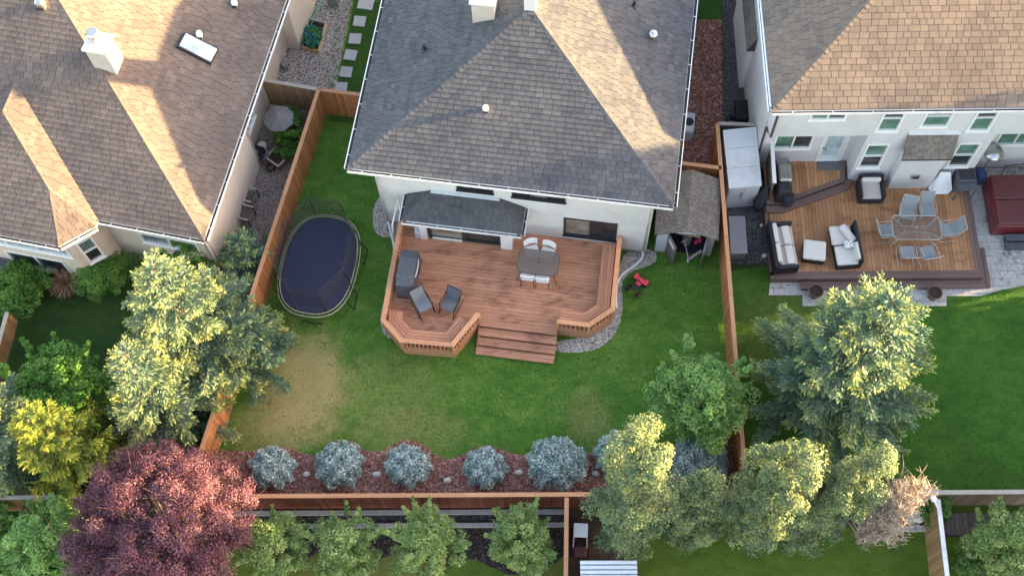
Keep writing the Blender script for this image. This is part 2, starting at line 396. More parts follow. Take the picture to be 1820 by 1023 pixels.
br.inputs['Color1'].default_value = rgb((.50, .475, .455)); br.inputs['Color2'].default_value = rgb((.44, .42, .40)); br.inputs['Mortar'].default_value = rgb((.31, .30, .285))
n1 = noise(N, L, 1.4, 6, .8, p); r1 = ramp(N, [(.53, (0, 0, 0)), (.66, (1, 1, 1))]); L.new(n1.outputs[0], r1.inputs[0])
n2 = noise(N, L, 9, 5, .8, p); r2 = ramp(N, [(.3, (.75,) * 3), (.7, (1.2,) * 3)]); L.new(n2.outputs[0], r2.inputs[0])
c = mixc(N, L, r1.outputs[0], br.outputs[0], (.16, .145, .13)); c = mixc(N, L, 1.0, c, r2.outputs[0], 'MULTIPLY'); L.new(c, B.inputs['Base Color']); B.inputs['Roughness'].default_value = .85
bump(N, L, n2.outputs[0], .3, .01, B); MT['stamped'] = m
m, N, L, B = nodes('patterned_pillow')
p = coords(N, L, 'Object', (1, 1, 1)); v = N.new('ShaderNodeTexVoronoi'); v.inputs['Scale'].default_value = 14; L.new(p, v.inputs[0]); r = ramp(N, [(.32, (.03, .03, .04)), (.36, (.7, .7, .68))]); L.new(v.outputs['Distance'], r.inputs[0]); L.new(r.outputs[0], B.inputs['Base Color']); MT['pillow'] = m
LEAF = dict(
    spruce=leaf('spruce_needles', [(.06, .125, .09), (.10, .18, .12), (.18, .255, .12), (.34, .37, .07)], .08),  # yellow end of the ramp paints sunlight on needle tips
    spruce_pale=leaf('pale_spruce_needles', [(.075, .135, .095), (.125, .195, .125), (.21, .27, .12), (.36, .37, .085)], .08),  # same painted sun colour at the yellow end
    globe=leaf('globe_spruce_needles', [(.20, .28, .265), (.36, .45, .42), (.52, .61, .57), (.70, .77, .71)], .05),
    pine=leaf('pine_needles', [(.07, .115, .03), (.15, .20, .035), (.28, .31, .045), (.42, .42, .05)], .15),
    aspen=leaf('aspen_leaves', [(.055, .095, .05), (.105, .16, .085), (.17, .23, .105), (.30, .32, .10)], .2),
    green=leaf('green_leaves', [(.040, .120, .022), (.080, .200, .034), (.136, .288, .048), (.208, .368, .072)], .3),
    greend=leaf('deep_green_leaves', [(.075, .166, .046), (.134, .268, .075), (.224, .383, .106), (.329, .485, .134)], .3),
    birch=leaf('birch_leaves', [(.097, .169, .053), (.162, .253, .074), (.259, .351, .112), (.356, .436, .163)], .3),
    burgundy=leaf('burgundy_leaves', [(.056, .021, .038), (.105, .041, .064), (.172, .072, .095), (.268, .133, .149)], .25),
    brown=leaf('brown_fronds', [(.16, .08, .045), (.25, .14, .08), (.33, .2, .12)], .15),
    yellow=leaf('yellow_leaves', [(.14, .16, .03), (.25, .24, .05), (.33, .28, .06)], .3),
    grass=leaf('grass_blades', [(.038, .101, .014), (.068, .155, .020), (.112, .209, .030), (.165, .232, .050)], .2),
)

# ------------------------------------------------------------------ bulk geometry
def fast(name, V, F, mat, parent=None, loc=(0, 0, 0), tint=None, kind=None):
    """V (n,3) world coordinates, F (m,k) all faces with k corners."""
    o = np.array(WL.get(parent.name, Vector((0, 0, 0))) if parent is not None else loc, float)
    V = np.asarray(V, float) - o; F = np.asarray(F, np.int32); k = F.shape[1]
    me = bpy.data.meshes.new(name); me.vertices.add(len(V)); me.vertices.foreach_set('co', V.astype(np.float32).ravel())
    me.loops.add(F.size); me.loops.foreach_set('vertex_index', F.ravel())
    me.polygons.add(len(F)); me.polygons.foreach_set('loop_start', np.arange(0, F.size, k, dtype=np.int32))
    try: me.polygons.foreach_set('loop_total', np.full(len(F), k, np.int32))
    except Exception: pass
    me.materials.append(mat); me.update(calc_edges=True)
    if tint is not None:
        a = me.attributes.new('tint', 'FLOAT', 'FACE'); a.data.foreach_set('value', np.asarray(tint, np.float32))
    ob = bpy.data.objects.new(name, me); C.objects.link(ob)
    if parent is not None: ob.parent = parent
    else: ob.location = loc
    WL[ob.name] = Vector(o)
    if kind: ob['kind'] = kind
    return ob
def inpoly(P, poly):
    x, y = P[:, 0], P[:, 1]; c = np.zeros(len(P), bool); n = len(poly); j = n - 1
    for i in range(n):
        xi, yi = poly[i][0], poly[i][1]; xj, yj = poly[j][0], poly[j][1]
        if yi != yj: c ^= ((yi > y) != (yj > y)) & (x < (xj - xi) * (y - yi) / (yj - yi) + xi)
        j = i
    return c
def scatter(poly, n, hole=None):
    a = np.array([(p[0], p[1]) for p in poly]); lo, hi = a.min(0), a.max(0); out = []
    area = (hi - lo).prod(); tot = 0
    while tot < n:
        q = RNG.uniform(lo, hi, (n * 2, 2)); q = q[inpoly(q, poly)]
        for h in hole or []: q = q[~inpoly(q, h)]
        out.append(q); tot += len(q)
        if len(q) == 0: break
    return np.concatenate(out)[:n]
OCT = np.array([(1, 0, 0), (0, 1, 0), (-1, 0, 0), (0, -1, 0), (0, 0, 1.), (0, 0, -.3)]); OCF = np.array([(0, 1, 4), (1, 2, 4), (2, 3, 4), (3, 0, 4)])
def pebbles(name, poly, dens, r0, r1, mat, label, cat, z=.01, hole=None, flat=.6):
    a = np.array([(p[0], p[1]) for p in poly]); x, y = a[:, 0], a[:, 1]
    area = abs(np.dot(x, np.roll(y, 1)) - np.dot(y, np.roll(x, 1))) / 2
    P = scatter(poly, int(area * dens), hole); n = len(P)
    s = RNG.uniform(r0, r1, (n, 1, 1)) * RNG.uniform(.7, 1.2, (n, 1, 3)); s[:, :, 2] *= flat
    th = RNG.uniform(0, 2 * PI, n); c, sn = np.cos(th)[:, None], np.sin(th)[:, None]
    V = OCT[None] * s; Vx = V[:, :, 0] * c - V[:, :, 1] * sn; Vy = V[:, :, 0] * sn + V[:, :, 1] * c
    V = np.stack([Vx + P[:, 0:1], Vy + P[:, 1:2], V[:, :, 2] + z], -1).reshape(-1, 3)
    F = (OCF[None] + (np.arange(n) * 6)[:, None, None]).reshape(-1, 3)
    o = fast(name, V, F, mat); tag(o, label, cat, kind='stuff'); return o
def chips(name, poly, dens, L0, L1, mat, label, cat, z=.012, hole=None):
    a = np.array([(p[0], p[1]) for p in poly]); x, y = a[:, 0], a[:, 1]
    area = abs(np.dot(x, np.roll(y, 1)) - np.dot(y, np.roll(x, 1))) / 2
    P = scatter(poly, int(area * dens), hole); n = len(P)
    l = RNG.uniform(L0, L1, n) / 2; w = l * RNG.uniform(.25, .6, n); th = RNG.uniform(0, 2 * PI, n)
    ti = RNG.uniform(-.5, .5, n); tj = RNG.uniform(-.5, .5, n)
    ax = np.stack([np.cos(th), np.sin(th), ti], 1) * l[:, None]; ay = np.stack([-np.sin(th), np.cos(th), tj], 1) * w[:, None]
    c = np.stack([P[:, 0], P[:, 1], z + .6 * (abs(ax[:, 2]) + abs(ay[:, 2]))], 1)
    V = np.stack([c - ax - ay, c + ax - ay, c + ax + ay, c - ax + ay], 1).reshape(-1, 3)
    F = np.arange(n * 4).reshape(-1, 4)
    o = fast(name, V, F, mat); tag(o, label, cat, kind='stuff'); return o
def blades(name, poly, dens, mat, label, z=.0, hole=None, h=.05, thin=None):
    a = np.array([(p[0], p[1]) for p in poly]); x, y = a[:, 0], a[:, 1]
    area = abs(np.dot(x, np.roll(y, 1)) - np.dot(y, np.roll(x, 1))) / 2
    P = scatter(poly, int(area * dens), hole)
    if thin:      # blades fade out towards the middle of a worn patch
        d = np.hypot((P[:, 0] - thin[0]) / thin[2], (P[:, 1] - thin[1]) / thin[3]) + .16 * np.sin(P[:, 0] * 3.1 + 1) * np.sin(P[:, 1] * 2.7); P = P[RNG.random(len(P)) < np.clip((d - .2) / 1.1, .18, 1)]
    n = len(P); th = RNG.uniform(0, 2 * PI, n)
    w = RNG.uniform(.006, .016, n); hh = RNG.uniform(.5, 1.1, n) * h; ln = RNG.normal(0, h * .8, (n, 2))
    b = np.stack([P[:, 0], P[:, 1], np.full(n, z)], 1); d = np.stack([np.cos(th) * w, np.sin(th) * w, np.zeros(n)], 1)
    t = b + np.stack([ln[:, 0], ln[:, 1], hh], 1)
    V = np.stack([b - d, b + d, t], 1).reshape(-1, 3)
    o = fast(name, V, np.arange(n * 3).reshape(-1, 3), mat, tint=RNG.uniform(0, 1, n)); tag(o, label, 'grass', kind='stuff'); return o
def sheet(name, poly, z, mat, kind='structure', th=0):
    b = MB()
    if th: b.prism(poly, z - th, z)
    else: b.add([(p[0], p[1], z) for p in poly], [tuple(range(len(poly)))])
    o = b.build(name, mat)
    for f in o.data.polygons:
        pass
    if not th and o.data.polygons[0].normal.z < 0: o.data.flip_normals()
    tag(o, kind=kind); return o
def pp(pts, z=0): return [at(x, y, z) for x, y in pts]
def smoothpoly(pts, it=2, closed=False):
    for _ in range(it):
        q = [] if closed else [pts[0]]
        rng_ = range(len(pts)) if closed else range(len(pts) - 1)
        for i in rng_:
            a, b = pts[i], pts[(i + 1) % len(pts)]; q += [lerp(a, b, .25), lerp(a, b, .75)]
        if not closed: q.append(pts[-1])
        pts = q
    return pts

# ------------------------------------------------------------------ ground
g = sheet('ground', [(-200, -200), (200, -200), (200, 200), (-200, 200)], 0, MT['ground'])
FT = 1.83
FL0, FL1 = at(566, 159, FT), at(331, 876, FT)      # left fence, top edge
FR0, FR1 = at(1275, 219, FT), at(1327, 876, FT)    # right fence
ly = FR1.y; FL1 = Vector((FL1.x, ly, FT)); FR1 = Vector((FR1.x, ly, FT))
A1 = at(618, 298, 5.4); B1 = at(1197, 365, 5.4)
h1u = V2(B1 - A1).normalized(); h1v = Vector((-h1u.y, h1u.x, 0)); W1 = V2(B1 - A1).length
def H1(a, b, z): 
    q = A1 + h1u * a + h1v * b; return Vector((q.x, q.y, z))
# back yard lawn
bed_edge = [(400, 800), (445, 804), (497, 791), (540, 809), (567, 809), (590, 790), (612, 781), (635, 790), (653, 803), (680, 804), (700, 790), (722, 781), (753, 790), (775, 812), (807, 818), (830, 803), (868, 790), (898, 803), (925, 810), (955, 806), (990, 788), (1031, 800), (1054, 809), (1085, 795), (1130, 784), (1180, 800), (1230, 800), (1268, 785), (1285, 740), (1290, 700)]
bedp = smoothpoly(pp(bed_edge), 1)
main_lawn = [V2(FL0)] + [Vector((FL0.x, FL0.y + 9, 0)), Vector((FR0.x - .2, FR0.y + 9, 0)), V2(FR0), V2(lerp(FR0, FR1, .72))] + bedp[::-1] + [V2(lerp(FL0, FL1, .93))]
sheet('lawn', main_lawn, .006, MT['lawn1'])
mulch_poly = bedp + [V2(lerp(FR0, FR1, .72)), V2(FR1), V2(FL1), V2(lerp(FL0, FL1, .93))]
sheet('mulch_bed', mulch_poly, .010, MT['mulch'])
chips('bark_mulch', mulch_poly, 900, .05, .16, MT['chips'], 'reddish brown bark mulch spread along the rear fence between the globe spruces', 'mulch')
# left neighbour: lawn and gravel side yard
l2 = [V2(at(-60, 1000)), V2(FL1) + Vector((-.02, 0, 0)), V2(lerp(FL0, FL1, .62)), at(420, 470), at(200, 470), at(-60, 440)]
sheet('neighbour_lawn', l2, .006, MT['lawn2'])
gp = [at(420, 500), V2(lerp(FL0, FL1, .47)), V2(FL0), at(640, -60), at(500, -60), at(470, 150), at(440, 280), at(392, 470)]
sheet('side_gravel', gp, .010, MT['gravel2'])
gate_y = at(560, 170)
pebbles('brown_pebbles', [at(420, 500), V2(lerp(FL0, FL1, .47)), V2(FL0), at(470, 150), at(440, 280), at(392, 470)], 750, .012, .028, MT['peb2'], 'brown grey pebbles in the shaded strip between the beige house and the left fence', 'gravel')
pebbles('pale_pebbles', [V2(FL0) + Vector((-3.2, .3, 0)), V2(FL0) + Vector((.2, .2, 0)), at(636, -40), at(540, -40), at(500, 80)], 700, .015, .035, MT['peb1'], 'pale mixed pebbles behind the gate between the two left houses', 'gravel', z=.014)
tf = [at(604, 172), at(620, 120), at(650, -60), at(760, -60), at(700, 215), at(602, 200)]
sheet('artificial_turf', [at(584, 215), at(600, 150), at(624, 40), at(640, -60), at(780, -60), at(720, 230)], .016, MT['turf'])
# between centre and right houses
sheet('side_mulch', [at(1190, 320), at(1283, 300), at(1283, 38), at(1200, 38)], .014, MT['mulch'])
chips('side_bark_mulch', [at(1195, 310), at(1283, 296), at(1282, 36), at(1210, 36)], 500, .05, .16, MT['chips'], 'dark red bark mulch in the narrow passage right of the grey roofed house', 'mulch', z=.018)
sheet('side_turf', [at(1200, 38), at(1283, 38), at(1280, -60), at(1200, -60)], .014, MT['turf'])
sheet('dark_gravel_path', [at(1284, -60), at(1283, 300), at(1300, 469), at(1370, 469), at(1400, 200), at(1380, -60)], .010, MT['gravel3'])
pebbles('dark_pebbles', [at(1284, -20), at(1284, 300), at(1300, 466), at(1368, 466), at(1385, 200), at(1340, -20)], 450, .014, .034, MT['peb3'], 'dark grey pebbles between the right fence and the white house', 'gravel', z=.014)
# right neighbour lawn
sheet('right_lawn', [V2(lerp(FR0, FR1, .38)) + Vector((.02, 0, 0)), V2(FR1) + Vector((.02, 0, 0)), Vector((26, FR1.y, 0)), Vector((26, 30, 0)), at(1375, 300), at(1372, 471)], .006, MT['lawn3'])
# rear neighbours
sheet('rear_lawn', [Vector((-30, FR1.y - .02, 0)), Vector((-30, 2, 0)), Vector((30, 2, 0)), Vector((30, FR1.y - .02, 0))], .005, MT['lawn4'])
rb = smoothpoly(pp([(440, 1000), (520, 1012), (570, 975), (600, 968), (635, 990), (655, 1008), (680, 990), (700, 985), (735, 1005), (770, 1018), (800, 1000), (840, 990), (880, 1010), (905, 1022), (950, 1014), (985, 1000), (1004, 985)]), 1)
rmulch = [at(430, 925)] + rb + [at(1004, 925)]
sheet('rear_mulch_bed', rmulch, .010, MT['mulchd'])
chips('dark_bark_mulch', rmulch, 600, .04, .12, MT['chipsd'], 'dark brown bark mulch around the small trees behind the rear fence', 'mulch')
sheet('dirt_strip', [at(1010, 893), at(1010, 1040), at(1150, 1040), at(1060, 893)], .012, plain('packed_dirt', (.085, .06, .045), .95, .4, 4, .6))
# grass relief, near the camera only as fine blades
dryc = at(535, 695); dryh = [(dryc.x + 1.9 * math.cos(a), dryc.y + 2.4 * math.sin(a)) for a in [2 * PI * i / 20 for i in range(20)]]
blades('lawn_grass', main_lawn, 420, LEAF['grass'], 'mown green grass with a worn brown patch in the middle yard', z=.006, thin=(dryc.x, dryc.y, 2.1, 2.6))
blades('right_lawn_grass', [V2(lerp(FR0, FR1, .4)) + Vector((.1, 0, 0)), V2(FR1) + Vector((.1, 0, 0)), Vector((18, FR1.y, 0)), Vector((19.5, 19, 0)), at(1425, 545), at(1372, 475)], 260, LEAF['grass'], 'lush green grass of the yard right of the right fence', z=.006)

# ------------------------------------------------------------------ roofs
def clip(poly, a, b, c):          # keep a*x+b*y>=c
    out = []
    for i in range(len(poly)):
        p, q = poly[i], poly[(i + 1) % len(poly)]; dp = a * p[0] + b * p[1] - c; dq = a * q[0] + b * q[1] - c
        if dp >= 0: out.append(p)
        if (dp >= 0) != (dq >= 0):
            t = dp / (dp - dq); out.append((p[0] + (q[0] - p[0]) * t, p[1] + (q[1] - p[1]) * t))
    return out
WID = (.82, .95, 1.08, 1.25)
TABM = {}
def roof_plane(roof, poly, ud, mat, tw, ch, collect, th=.016):
    """poly: 3-D convex polygon, ccw from above; ud: horizontal unit vector along the eave."""
    n = (poly[1] - poly[0]).cross(poly[2] - poly[1]).normalized()
    if n.z < 0: n = -n
    u = ud.normalized(); w = n.cross(u).normalized()
    if w.z < 0: w = -w; u = -u
    O = poly[0]; P2 = [((p - O).dot(u), (p - O).dot(w)) for p in poly]
    ar = sum(P2[i][0] * P2[(i + 1) % len(P2)][1] - P2[(i + 1) % len(P2)][0] * P2[i][1] for i in range(len(P2)))
    if ar < 0: P2 = P2[::-1]
    lo = [min(p[k] for p in P2) for k in (0, 1)]; hi = [max(p[k] for p in P2) for k in (0, 1)]
    edges = []
    for i in range(len(P2)):
        p, q = P2[i], P2[(i + 1) % len(P2)]; dx, dy = q[0] - p[0], q[1] - p[1]; l = math.hypot(dx, dy)
        if l > 1e-6: edges.append((-dy / l, dx / l, (-dy * p[0] + dx * p[1]) / l))
    rows = int((hi[1] - lo[1]) / ch) + 1
    Mw = Matrix((u, w, n)).transposed().to_4x4()
    for r in range(rows):
        v0 = lo[1] + r * ch; x = lo[0] - random.random() * tw
        while x < hi[0]:
            k = random.randrange(4); ww = WID[k] * tw; g = .018
            full = all(min(a * X_ + b * Y_ - c for X_ in (x, x + ww) for Y_ in (v0, v0 + ch)) >= 0 for a, b, c in edges)
            if full: collect.append((True, O + u * x + w * v0, Mw, k, mat, tw, ch, th, u, w, n, None))
            else:
                q = [(x, v0), (x + ww - g, v0), (x + ww - g, v0 + ch), (x, v0 + ch)]
                for a, b, c in edges:
                    q = clip(q, a, b, c)
                    if len(q) < 3: break
                if len(q) >= 3: collect.append((False, O, Mw, k, mat, tw, ch, th, u, w, n, [(p, (p[1] - v0) / ch) for p in q]))
            x += ww
def flush_shingles(roof, collect, mat, nmax=300, only=None):
    full = [c for c in collect if c[0]]; rest = [c for c in collect if not c[0]]
    def vis(c):
        p = c[1]; d = p - CAMP; z = d.dot(-Z); x = CX + FOC * d.dot(X) / z; y = CY - FOC * d.dot(Y) / z
        inside = -5 < x < 1815 and 0 < y < 1023
        return (not inside, z)
    full.sort(key=vis); parts, more = full[:nmax], full[nmax:]
    for c in parts:
        _, P, Mw, k, m_, tw, ch, th, u, w, n, _q = c; key = (k, m_.name, tw, ch)
        if key not in TABM:
            b = MB(); W_ = WID[k] * tw - .018
            b.hexa([(0, 0, 0), (W_, 0, 0), (W_, ch, 0), (0, ch, 0)], [(0, 0, th), (W_, 0, th), (W_, ch, .002), (0, ch, .002)])
            me = bpy.data.meshes.new('shingle'); me.from_pydata([tuple(q) for q in b.v], [], b.f[1:]); me.materials.append(m_); TABM[key] = me
        Ml = Mw.copy(); Ml.translation = P - WL[roof.name]; inst('shingle', TABM[key], roof, Ml)
    V = []; F = []
    b = MB()
    for c in more:
        _, P, Mw, k, m_, tw, ch, th, u, w, n, _q = c; W_ = WID[k] * tw - .018
        q = [P, P + u * W_, P + u * W_ + w * ch, P + w * ch]; t = [q[0] + n * th, q[1] + n * th, q[2] + n * .002, q[3] + n * .002]
        i = len(b.v); b.v += q + t; b.f += [(i + 4, i + 5, i + 6, i + 7), (i, i + 1, i + 5, i + 4), (i + 1, i + 2, i + 6, i + 5), (i + 3, i, i + 4, i + 7)]
    for c in rest:
        _, O, Mw, k, m_, tw, ch, th, u, w, n, q = c; i = len(b.v); kk = len(q)
        base = [O + u * p[0] + w * p[1] for p, f in q]; top = [O + u * p[0] + w * p[1] + n * lerp(th, .002, f) for p, f in q]
        b.v += base + top; b.f.append(tuple(range(i + kk, i + 2 * kk)))
        for j in range(kk): b.f.append((i + j, i + (j + 1) % kk, i + kk + (j + 1) % kk, i + kk + j))
    if b.v:
        o = b.build('small_shingles', mat, roof); o['kind'] = 'stuff'
def caps(roof, P, Q, mat, w=.27, step=.21, ratio=.31, part=True, lift=.006, gap=.03):
    """ridge or hip cap tabs, folded over the line P-Q."""
    d = (Q - P); L_ = d.length; d.normalize(); s = d.cross(Vector((0, 0, 1))).normalized(); up = s.cross(d).normalized()
    me = bpy.data.meshes.new('cap_shingle'); drop = ratio * w / 2
    me.from_pydata([(-w / 2, 0, -drop + .014), (0, 0, .014), (w / 2, 0, -drop + .014), (-w / 2, step, -drop), (0, step, .003), (w / 2, step, -drop), (-w / 2, 0, -drop - .02), (0, 0, -.01), (w / 2, 0, -drop - .02)], [],
                   [(0, 1, 4, 3), (1, 2, 5, 4), (6, 7, 1, 0), (7, 8, 2, 1)]); me.materials.append(mat)
    Mw = Matrix((s, d, up)).transposed().to_4x4()
    for i in range(int(L_ / step)):
        Ml = Mw.copy(); Ml.translation = P + d * (i * step) + up * (lift + random.uniform(0, .004)) - WL[roof.name]; inst('cap_shingle', me, roof, Ml)
def gutter(root, P, Q, out, wid=.13, hang=1.05, dirt=True):
    """open channel outside the fascia from P to Q (its rim height); out = outward unit vector."""
    b = MB(); z = Vector((0, 0, 1)); h = .11
    b.hexa([P - z * h, Q - z * h, Q - z * h + out * .012, P - z * h + out * .012] if out.cross(Q - P).z > 0 else [P - z * h + out * .012, Q - z * h + out * .012, Q - z * h, P - z * h],
           [P, Q, Q + out * .012, P + out * .012] if out.cross(Q - P).z > 0 else [P + out * .012, Q + out * .012, Q, P])
    o2 = out * wid
    b.beam(P + o2 - z * h / 2, Q + o2 - z * h / 2, .03, h); b.beam(P + out * wid / 2 - z * h, Q + out * wid / 2 - z * h, wid - .02, .012)
    gt = b.build('gutter', MT['alum'], root)
    b = MB(); b.beam(P + out * wid / 2 - z * (h - .035), Q + out * wid / 2 - z * (h - .035), wid - .035, .03); b.build('gutter_debris', MT['debris'], gt)  # dark strip along the bottom of the channel
    n = max(1, int((Q - P).length / hang)); me = None
    for i in range(n):
        c = lerp(P, Q, (i + .5) / n) + out * wid / 2 - z * .004; bb = MB(); bb.beam(c - out * wid / 2, c + out * wid / 2, .022, .012); bb.build('gutter_hanger', MT['alum'], gt)
    return gt

# walls with real openings -------------------------------------------------
def wall(root, P, Q, z0, z1, out, openings, mat, th=.16, name='wall'):
    """outer face from P to Q (plan points); openings (u0,u1,v0,v1), u along P-Q, v world height."""
    P = V2(P); Q = V2(Q); L_ = (Q - P).length; d = (Q - P) / L_; b = MB()
    us = sorted({0, L_} | {x for o in openings for x in o[:2]}); vs = sorted({z0, z1} | {x for o in openings for x in o[2:]})
    us = [x for x in us if 0 <= x <= L_]; vs = [x for x in vs if z0 <= x <= z1]
    def q(u, v, k): p_ = P + d * u - out * (th * k); return Vector((p_.x, p_.y, v))
    def hole(u, v): return any(o[0] < u < o[1] and o[2] < v < o[3] for o in openings)
    for i in range(len(us) - 1):
        for j in range(len(vs) - 1):
            if not hole((us[i] + us[i + 1]) / 2, (vs[j] + vs[j + 1]) / 2):
                for k in (0, 1): b.add([q(us[i], vs[j], k), q(us[i + 1], vs[j], k), q(us[i + 1], vs[j + 1], k), q(us[i], vs[j + 1], k)], [(0, 1, 2, 3) if k == 0 else (3, 2, 1, 0)])
    for o in openings + [(0, L_, z0, z1)]:
        r = [(o[0], o[2]), (o[1], o[2]), (o[1], o[3]), (o[0], o[3])]
        for i in range(4):
            a, c = r[i], r[(i + 1) % 4]; b.add([q(*a, 0), q(*c, 0), q(*c, 1), q(*a, 1)], [(0, 1, 2, 3)])
    return b.build(name, mat, root), P, d
def window(root, P, d, out, o, frame, panes, trim=.07, vsplit=1, hsplit=1, glass=None, name='window', proud=.03, sill=True, grid=None):
    """window of an opening o; panes = list of glass materials row by row (bottom first)."""
    u0, u1, v0, v1 = o
    def q(u, v, k): p_ = P + d * u + out * k; return Vector((p_.x, p_.y, v))
    b = MB()
    def bar(ua, ub, va, vb, k0, k1):
        pts = [q(ua, va, k1), q(ub, va, k1), q(ub, va, k0), q(ua, va, k0)]; tp = [q(ua, vb, k1), q(ub, vb, k1), q(ub, vb, k0), q(ua, vb, k0)]; b.hexa(pts[::-1], tp[::-1]) if d.cross(out).z > 0 else b.hexa(pts, tp)
    t = trim; e = .002
    bar(u0 - t, u1 + t, v0 - t, v0 + .015, -.09, proud); bar(u0 - t, u1 + t, v1 - .015, v1 + t, -.09, proud)
    bar(u0 - t, u0 + .015, v0 + .015, v1 - .015, -.09, proud); bar(u1 - .015, u1 + t, v0 + .015, v1 - .015, -.09, proud)
    nu, nv = vsplit, hsplit; bw = .055
    for i in range(1, nu): x = lerp(u0, u1, i / nu); bar(x - bw / 2, x + bw / 2, v0 + .015, v1 - .015, -.08, proud - .006)
    for j in range(1, nv): x = lerp(v0, v1, j / nv); bar(u0 + .015, u1 - .015, x - bw / 2, x + bw / 2, -.078, proud - .012)
    if sill: bar(u0 - t - .03, u1 + t + .03, v0 - t - .04, v0 - t, -.02, proud + .05)
    w = b.build(name, frame, root)
    k = 0
    for j in range(nv):
        for i in range(nu):
            a0, a1 = lerp(u0, u1, i / nu) + .01, lerp(u0, u1, (i + 1) / nu) - .01; c0, c1 = lerp(v0, v1, j / nv) + .01, lerp(v0, v1, (j + 1) / nv) - .01
            bb = MB(); kk = -.05 - .004 * (i + j)
            bb.add([q(a0, c0, kk), q(a1, c0, kk), q(a1, c1, kk), q(a0, c1, kk), q(a0, c0, kk - .02), q(a1, c0, kk - .02), q(a1, c1, kk - .02), q(a0, c1, kk - .02)], [(0, 1, 2, 3), (7, 6, 5, 4), (0, 4, 5, 1), (1, 5, 6, 2), (2, 6, 7, 3), (3, 7, 4, 0)])
            bb.build('pane', panes[k % len(panes)], w); k += 1
    return w
def wallpx(P, d, out, pts):     # px corners on the wall plane -> (u0,u1,v0,v1)
    P3 = Vector((P.x, P.y, 0)); q = [onplane(x, y, P3, out) for x, y in pts]
    us = [(p - P3).dot(d) for p in q]; vs = [p.z for p in q]; return (min(us), max(us), min(vs), max(vs))
def dash(*a): print('INFO', *[round(x, 2) if isinstance(x, float) else x for x in a])

# ------------------------------------------------------------------ centre house
h1 = thing('grey_roof_house', H1(W1 / 2, 6, 0), 'white stucco house with a dark grey hip roof behind the big brown deck, centre', 'house')
D1 = 15.0; ZE = 5.4; P1 = .44
def hip(root, fr, W, D, ze, p, mat, tw, ch, over, npart=300):
    k = W / 2; c = [fr(0, 0, ze), fr(W, 0, ze), fr(W, D, ze), fr(0, D, ze)]; r0, r1 = fr(k, k, ze + k * p), fr(k, D - k, ze + k * p)
    polys = [([c[0], c[1], r0], c[1] - c[0]), ([c[1], c[2], r1, r0], c[2] - c[1]), ([c[2], c[3], r1], c[3] - c[2]), ([c[3], c[0], r0, r1], c[0] - c[3])]
    b = MB()
    for P_, _ in polys: b.add(P_, [tuple(range(len(P_)))])
    b.add([q - Vector((0, 0, .03)) for q in c], [(3, 2, 1, 0)])
    roof = b.build('roof', MT['roof_under'], root); col = []
    for P_, u_ in polys: roof_plane(roof, [q + Vector((0, 0, .002)) for q in P_], u_, mat, tw, ch, col)
    flush_shingles(roof, col, mat, npart)
    for a, z_ in ((c[0], r0), (c[1], r0), (c[2], r1), (c[3], r1), (r0, r1)): caps(roof, a, z_, mat)
    b = MB(); cc = [q - Vector((0, 0, .13)) for q in c]; ins = []
    for i in range(4): b.beam(cc[i], cc[(i + 1) % 4], .03, .17)
    b.build('fascia', MT['white'], root)
    b = MB(); b.add([q - Vector((0, 0, .2)) for q in c], [(3, 2, 1, 0)]); b.add([q - Vector((0, 0, .185)) for q in c], [(0, 1, 2, 3)]); b.build('soffit', MT['white'], root)
    return roof, c, (r0, r1)
roof1, c1, rr1 = hip(h1, H1, W1, D1, ZE, P1, MT['roof_grey'], .27, .19, .6)
for a, b_, o_ in ((c1[0], c1[1], -h1v), (c1[1], c1[2], h1u), (c1[3], c1[0], -h1u)): gutter(h1, a - Vector((0, 0, .03)), b_ - Vector((0, 0, .03)), o_)
g1, g2 = at(688, 393), at(1147, 455)
aL, aR = (g1 - A1).dot(h1u), (g2 - A1).dot(h1u); bF = .5 * ((V2(g1 - A1)).dot(h1v) + V2(g2 - A1).dot(h1v)); bF = max(bF, .5)
dash('H1', aL, aR, bF, W1)
DZ = .6
wP, wQ = H1(aL, bF, 0), H1(aR, bF, 0)
dv = h1u; ov = -h1v
w_up1 = wallpx(wP, dv, ov, [(813, 326), (874, 336)]); w_up2 = wallpx(wP, dv, ov, [(911.6, 337.5), (1003, 357)]); w_main = wallpx(wP, dv, ov, [(1003.8, 415), (1092, 424), (1094, 396)])
dash('up1', *w_up1); dash('up2', *w_up2); dash('main', *w_main)
bot = lambda w_: w_[2]
z_up = min(w_up1[2], w_up2[2])
o1 = (w_up1[0] + .0, w_up1[1], z_up, z_up + 1.1); o2 = (w_up2[0], w_up2[1], z_up - .05, z_up + 1.1)
o3 = (w_main[0], w_main[1], w_main[2], w_main[3] - .1)
# sliding door in the wall under the small roof
dd = [onplane(x, y, H1(0, bF - .0, 0), ov) for x, y in ((756, 400),)]
wall1, Pw, dw = wall(h1, wP, wQ, .25, ZE - .2, ov, [o1, o2, o3], MT['stucco'])
window(h1, Pw, dw, ov, o1, MT['frame_black'], [MT['glass_dark']], trim=.05, vsplit=2)
window(h1, Pw, dw, ov, o2, MT['frame_black'], [MT['glass_dark'], MT['glass_teal'], MT['glass_dark']], trim=.05, vsplit=3)
window(h1, Pw, dw, ov, o3, MT['frame_black'], [MT['glass_blind'], MT['glass_dark']], trim=.06, vsplit=2)
wall(h1, H1(aR, bF + .16, 0), H1(aR, D1 - .6, 0), .25, ZE - .2, h1u, [], MT['stucco']); wall(h1, H1(aL, bF + .16, 0), H1(aL, D1 - .6, 0), .25, ZE - .2, -h1u, [], MT['stucco']); wall(h1, H1(aL + .16, D1 - .6, 0), H1(aR - .16, D1 - .6, 0), .25, ZE - .2, h1v, [], MT['stucco'])
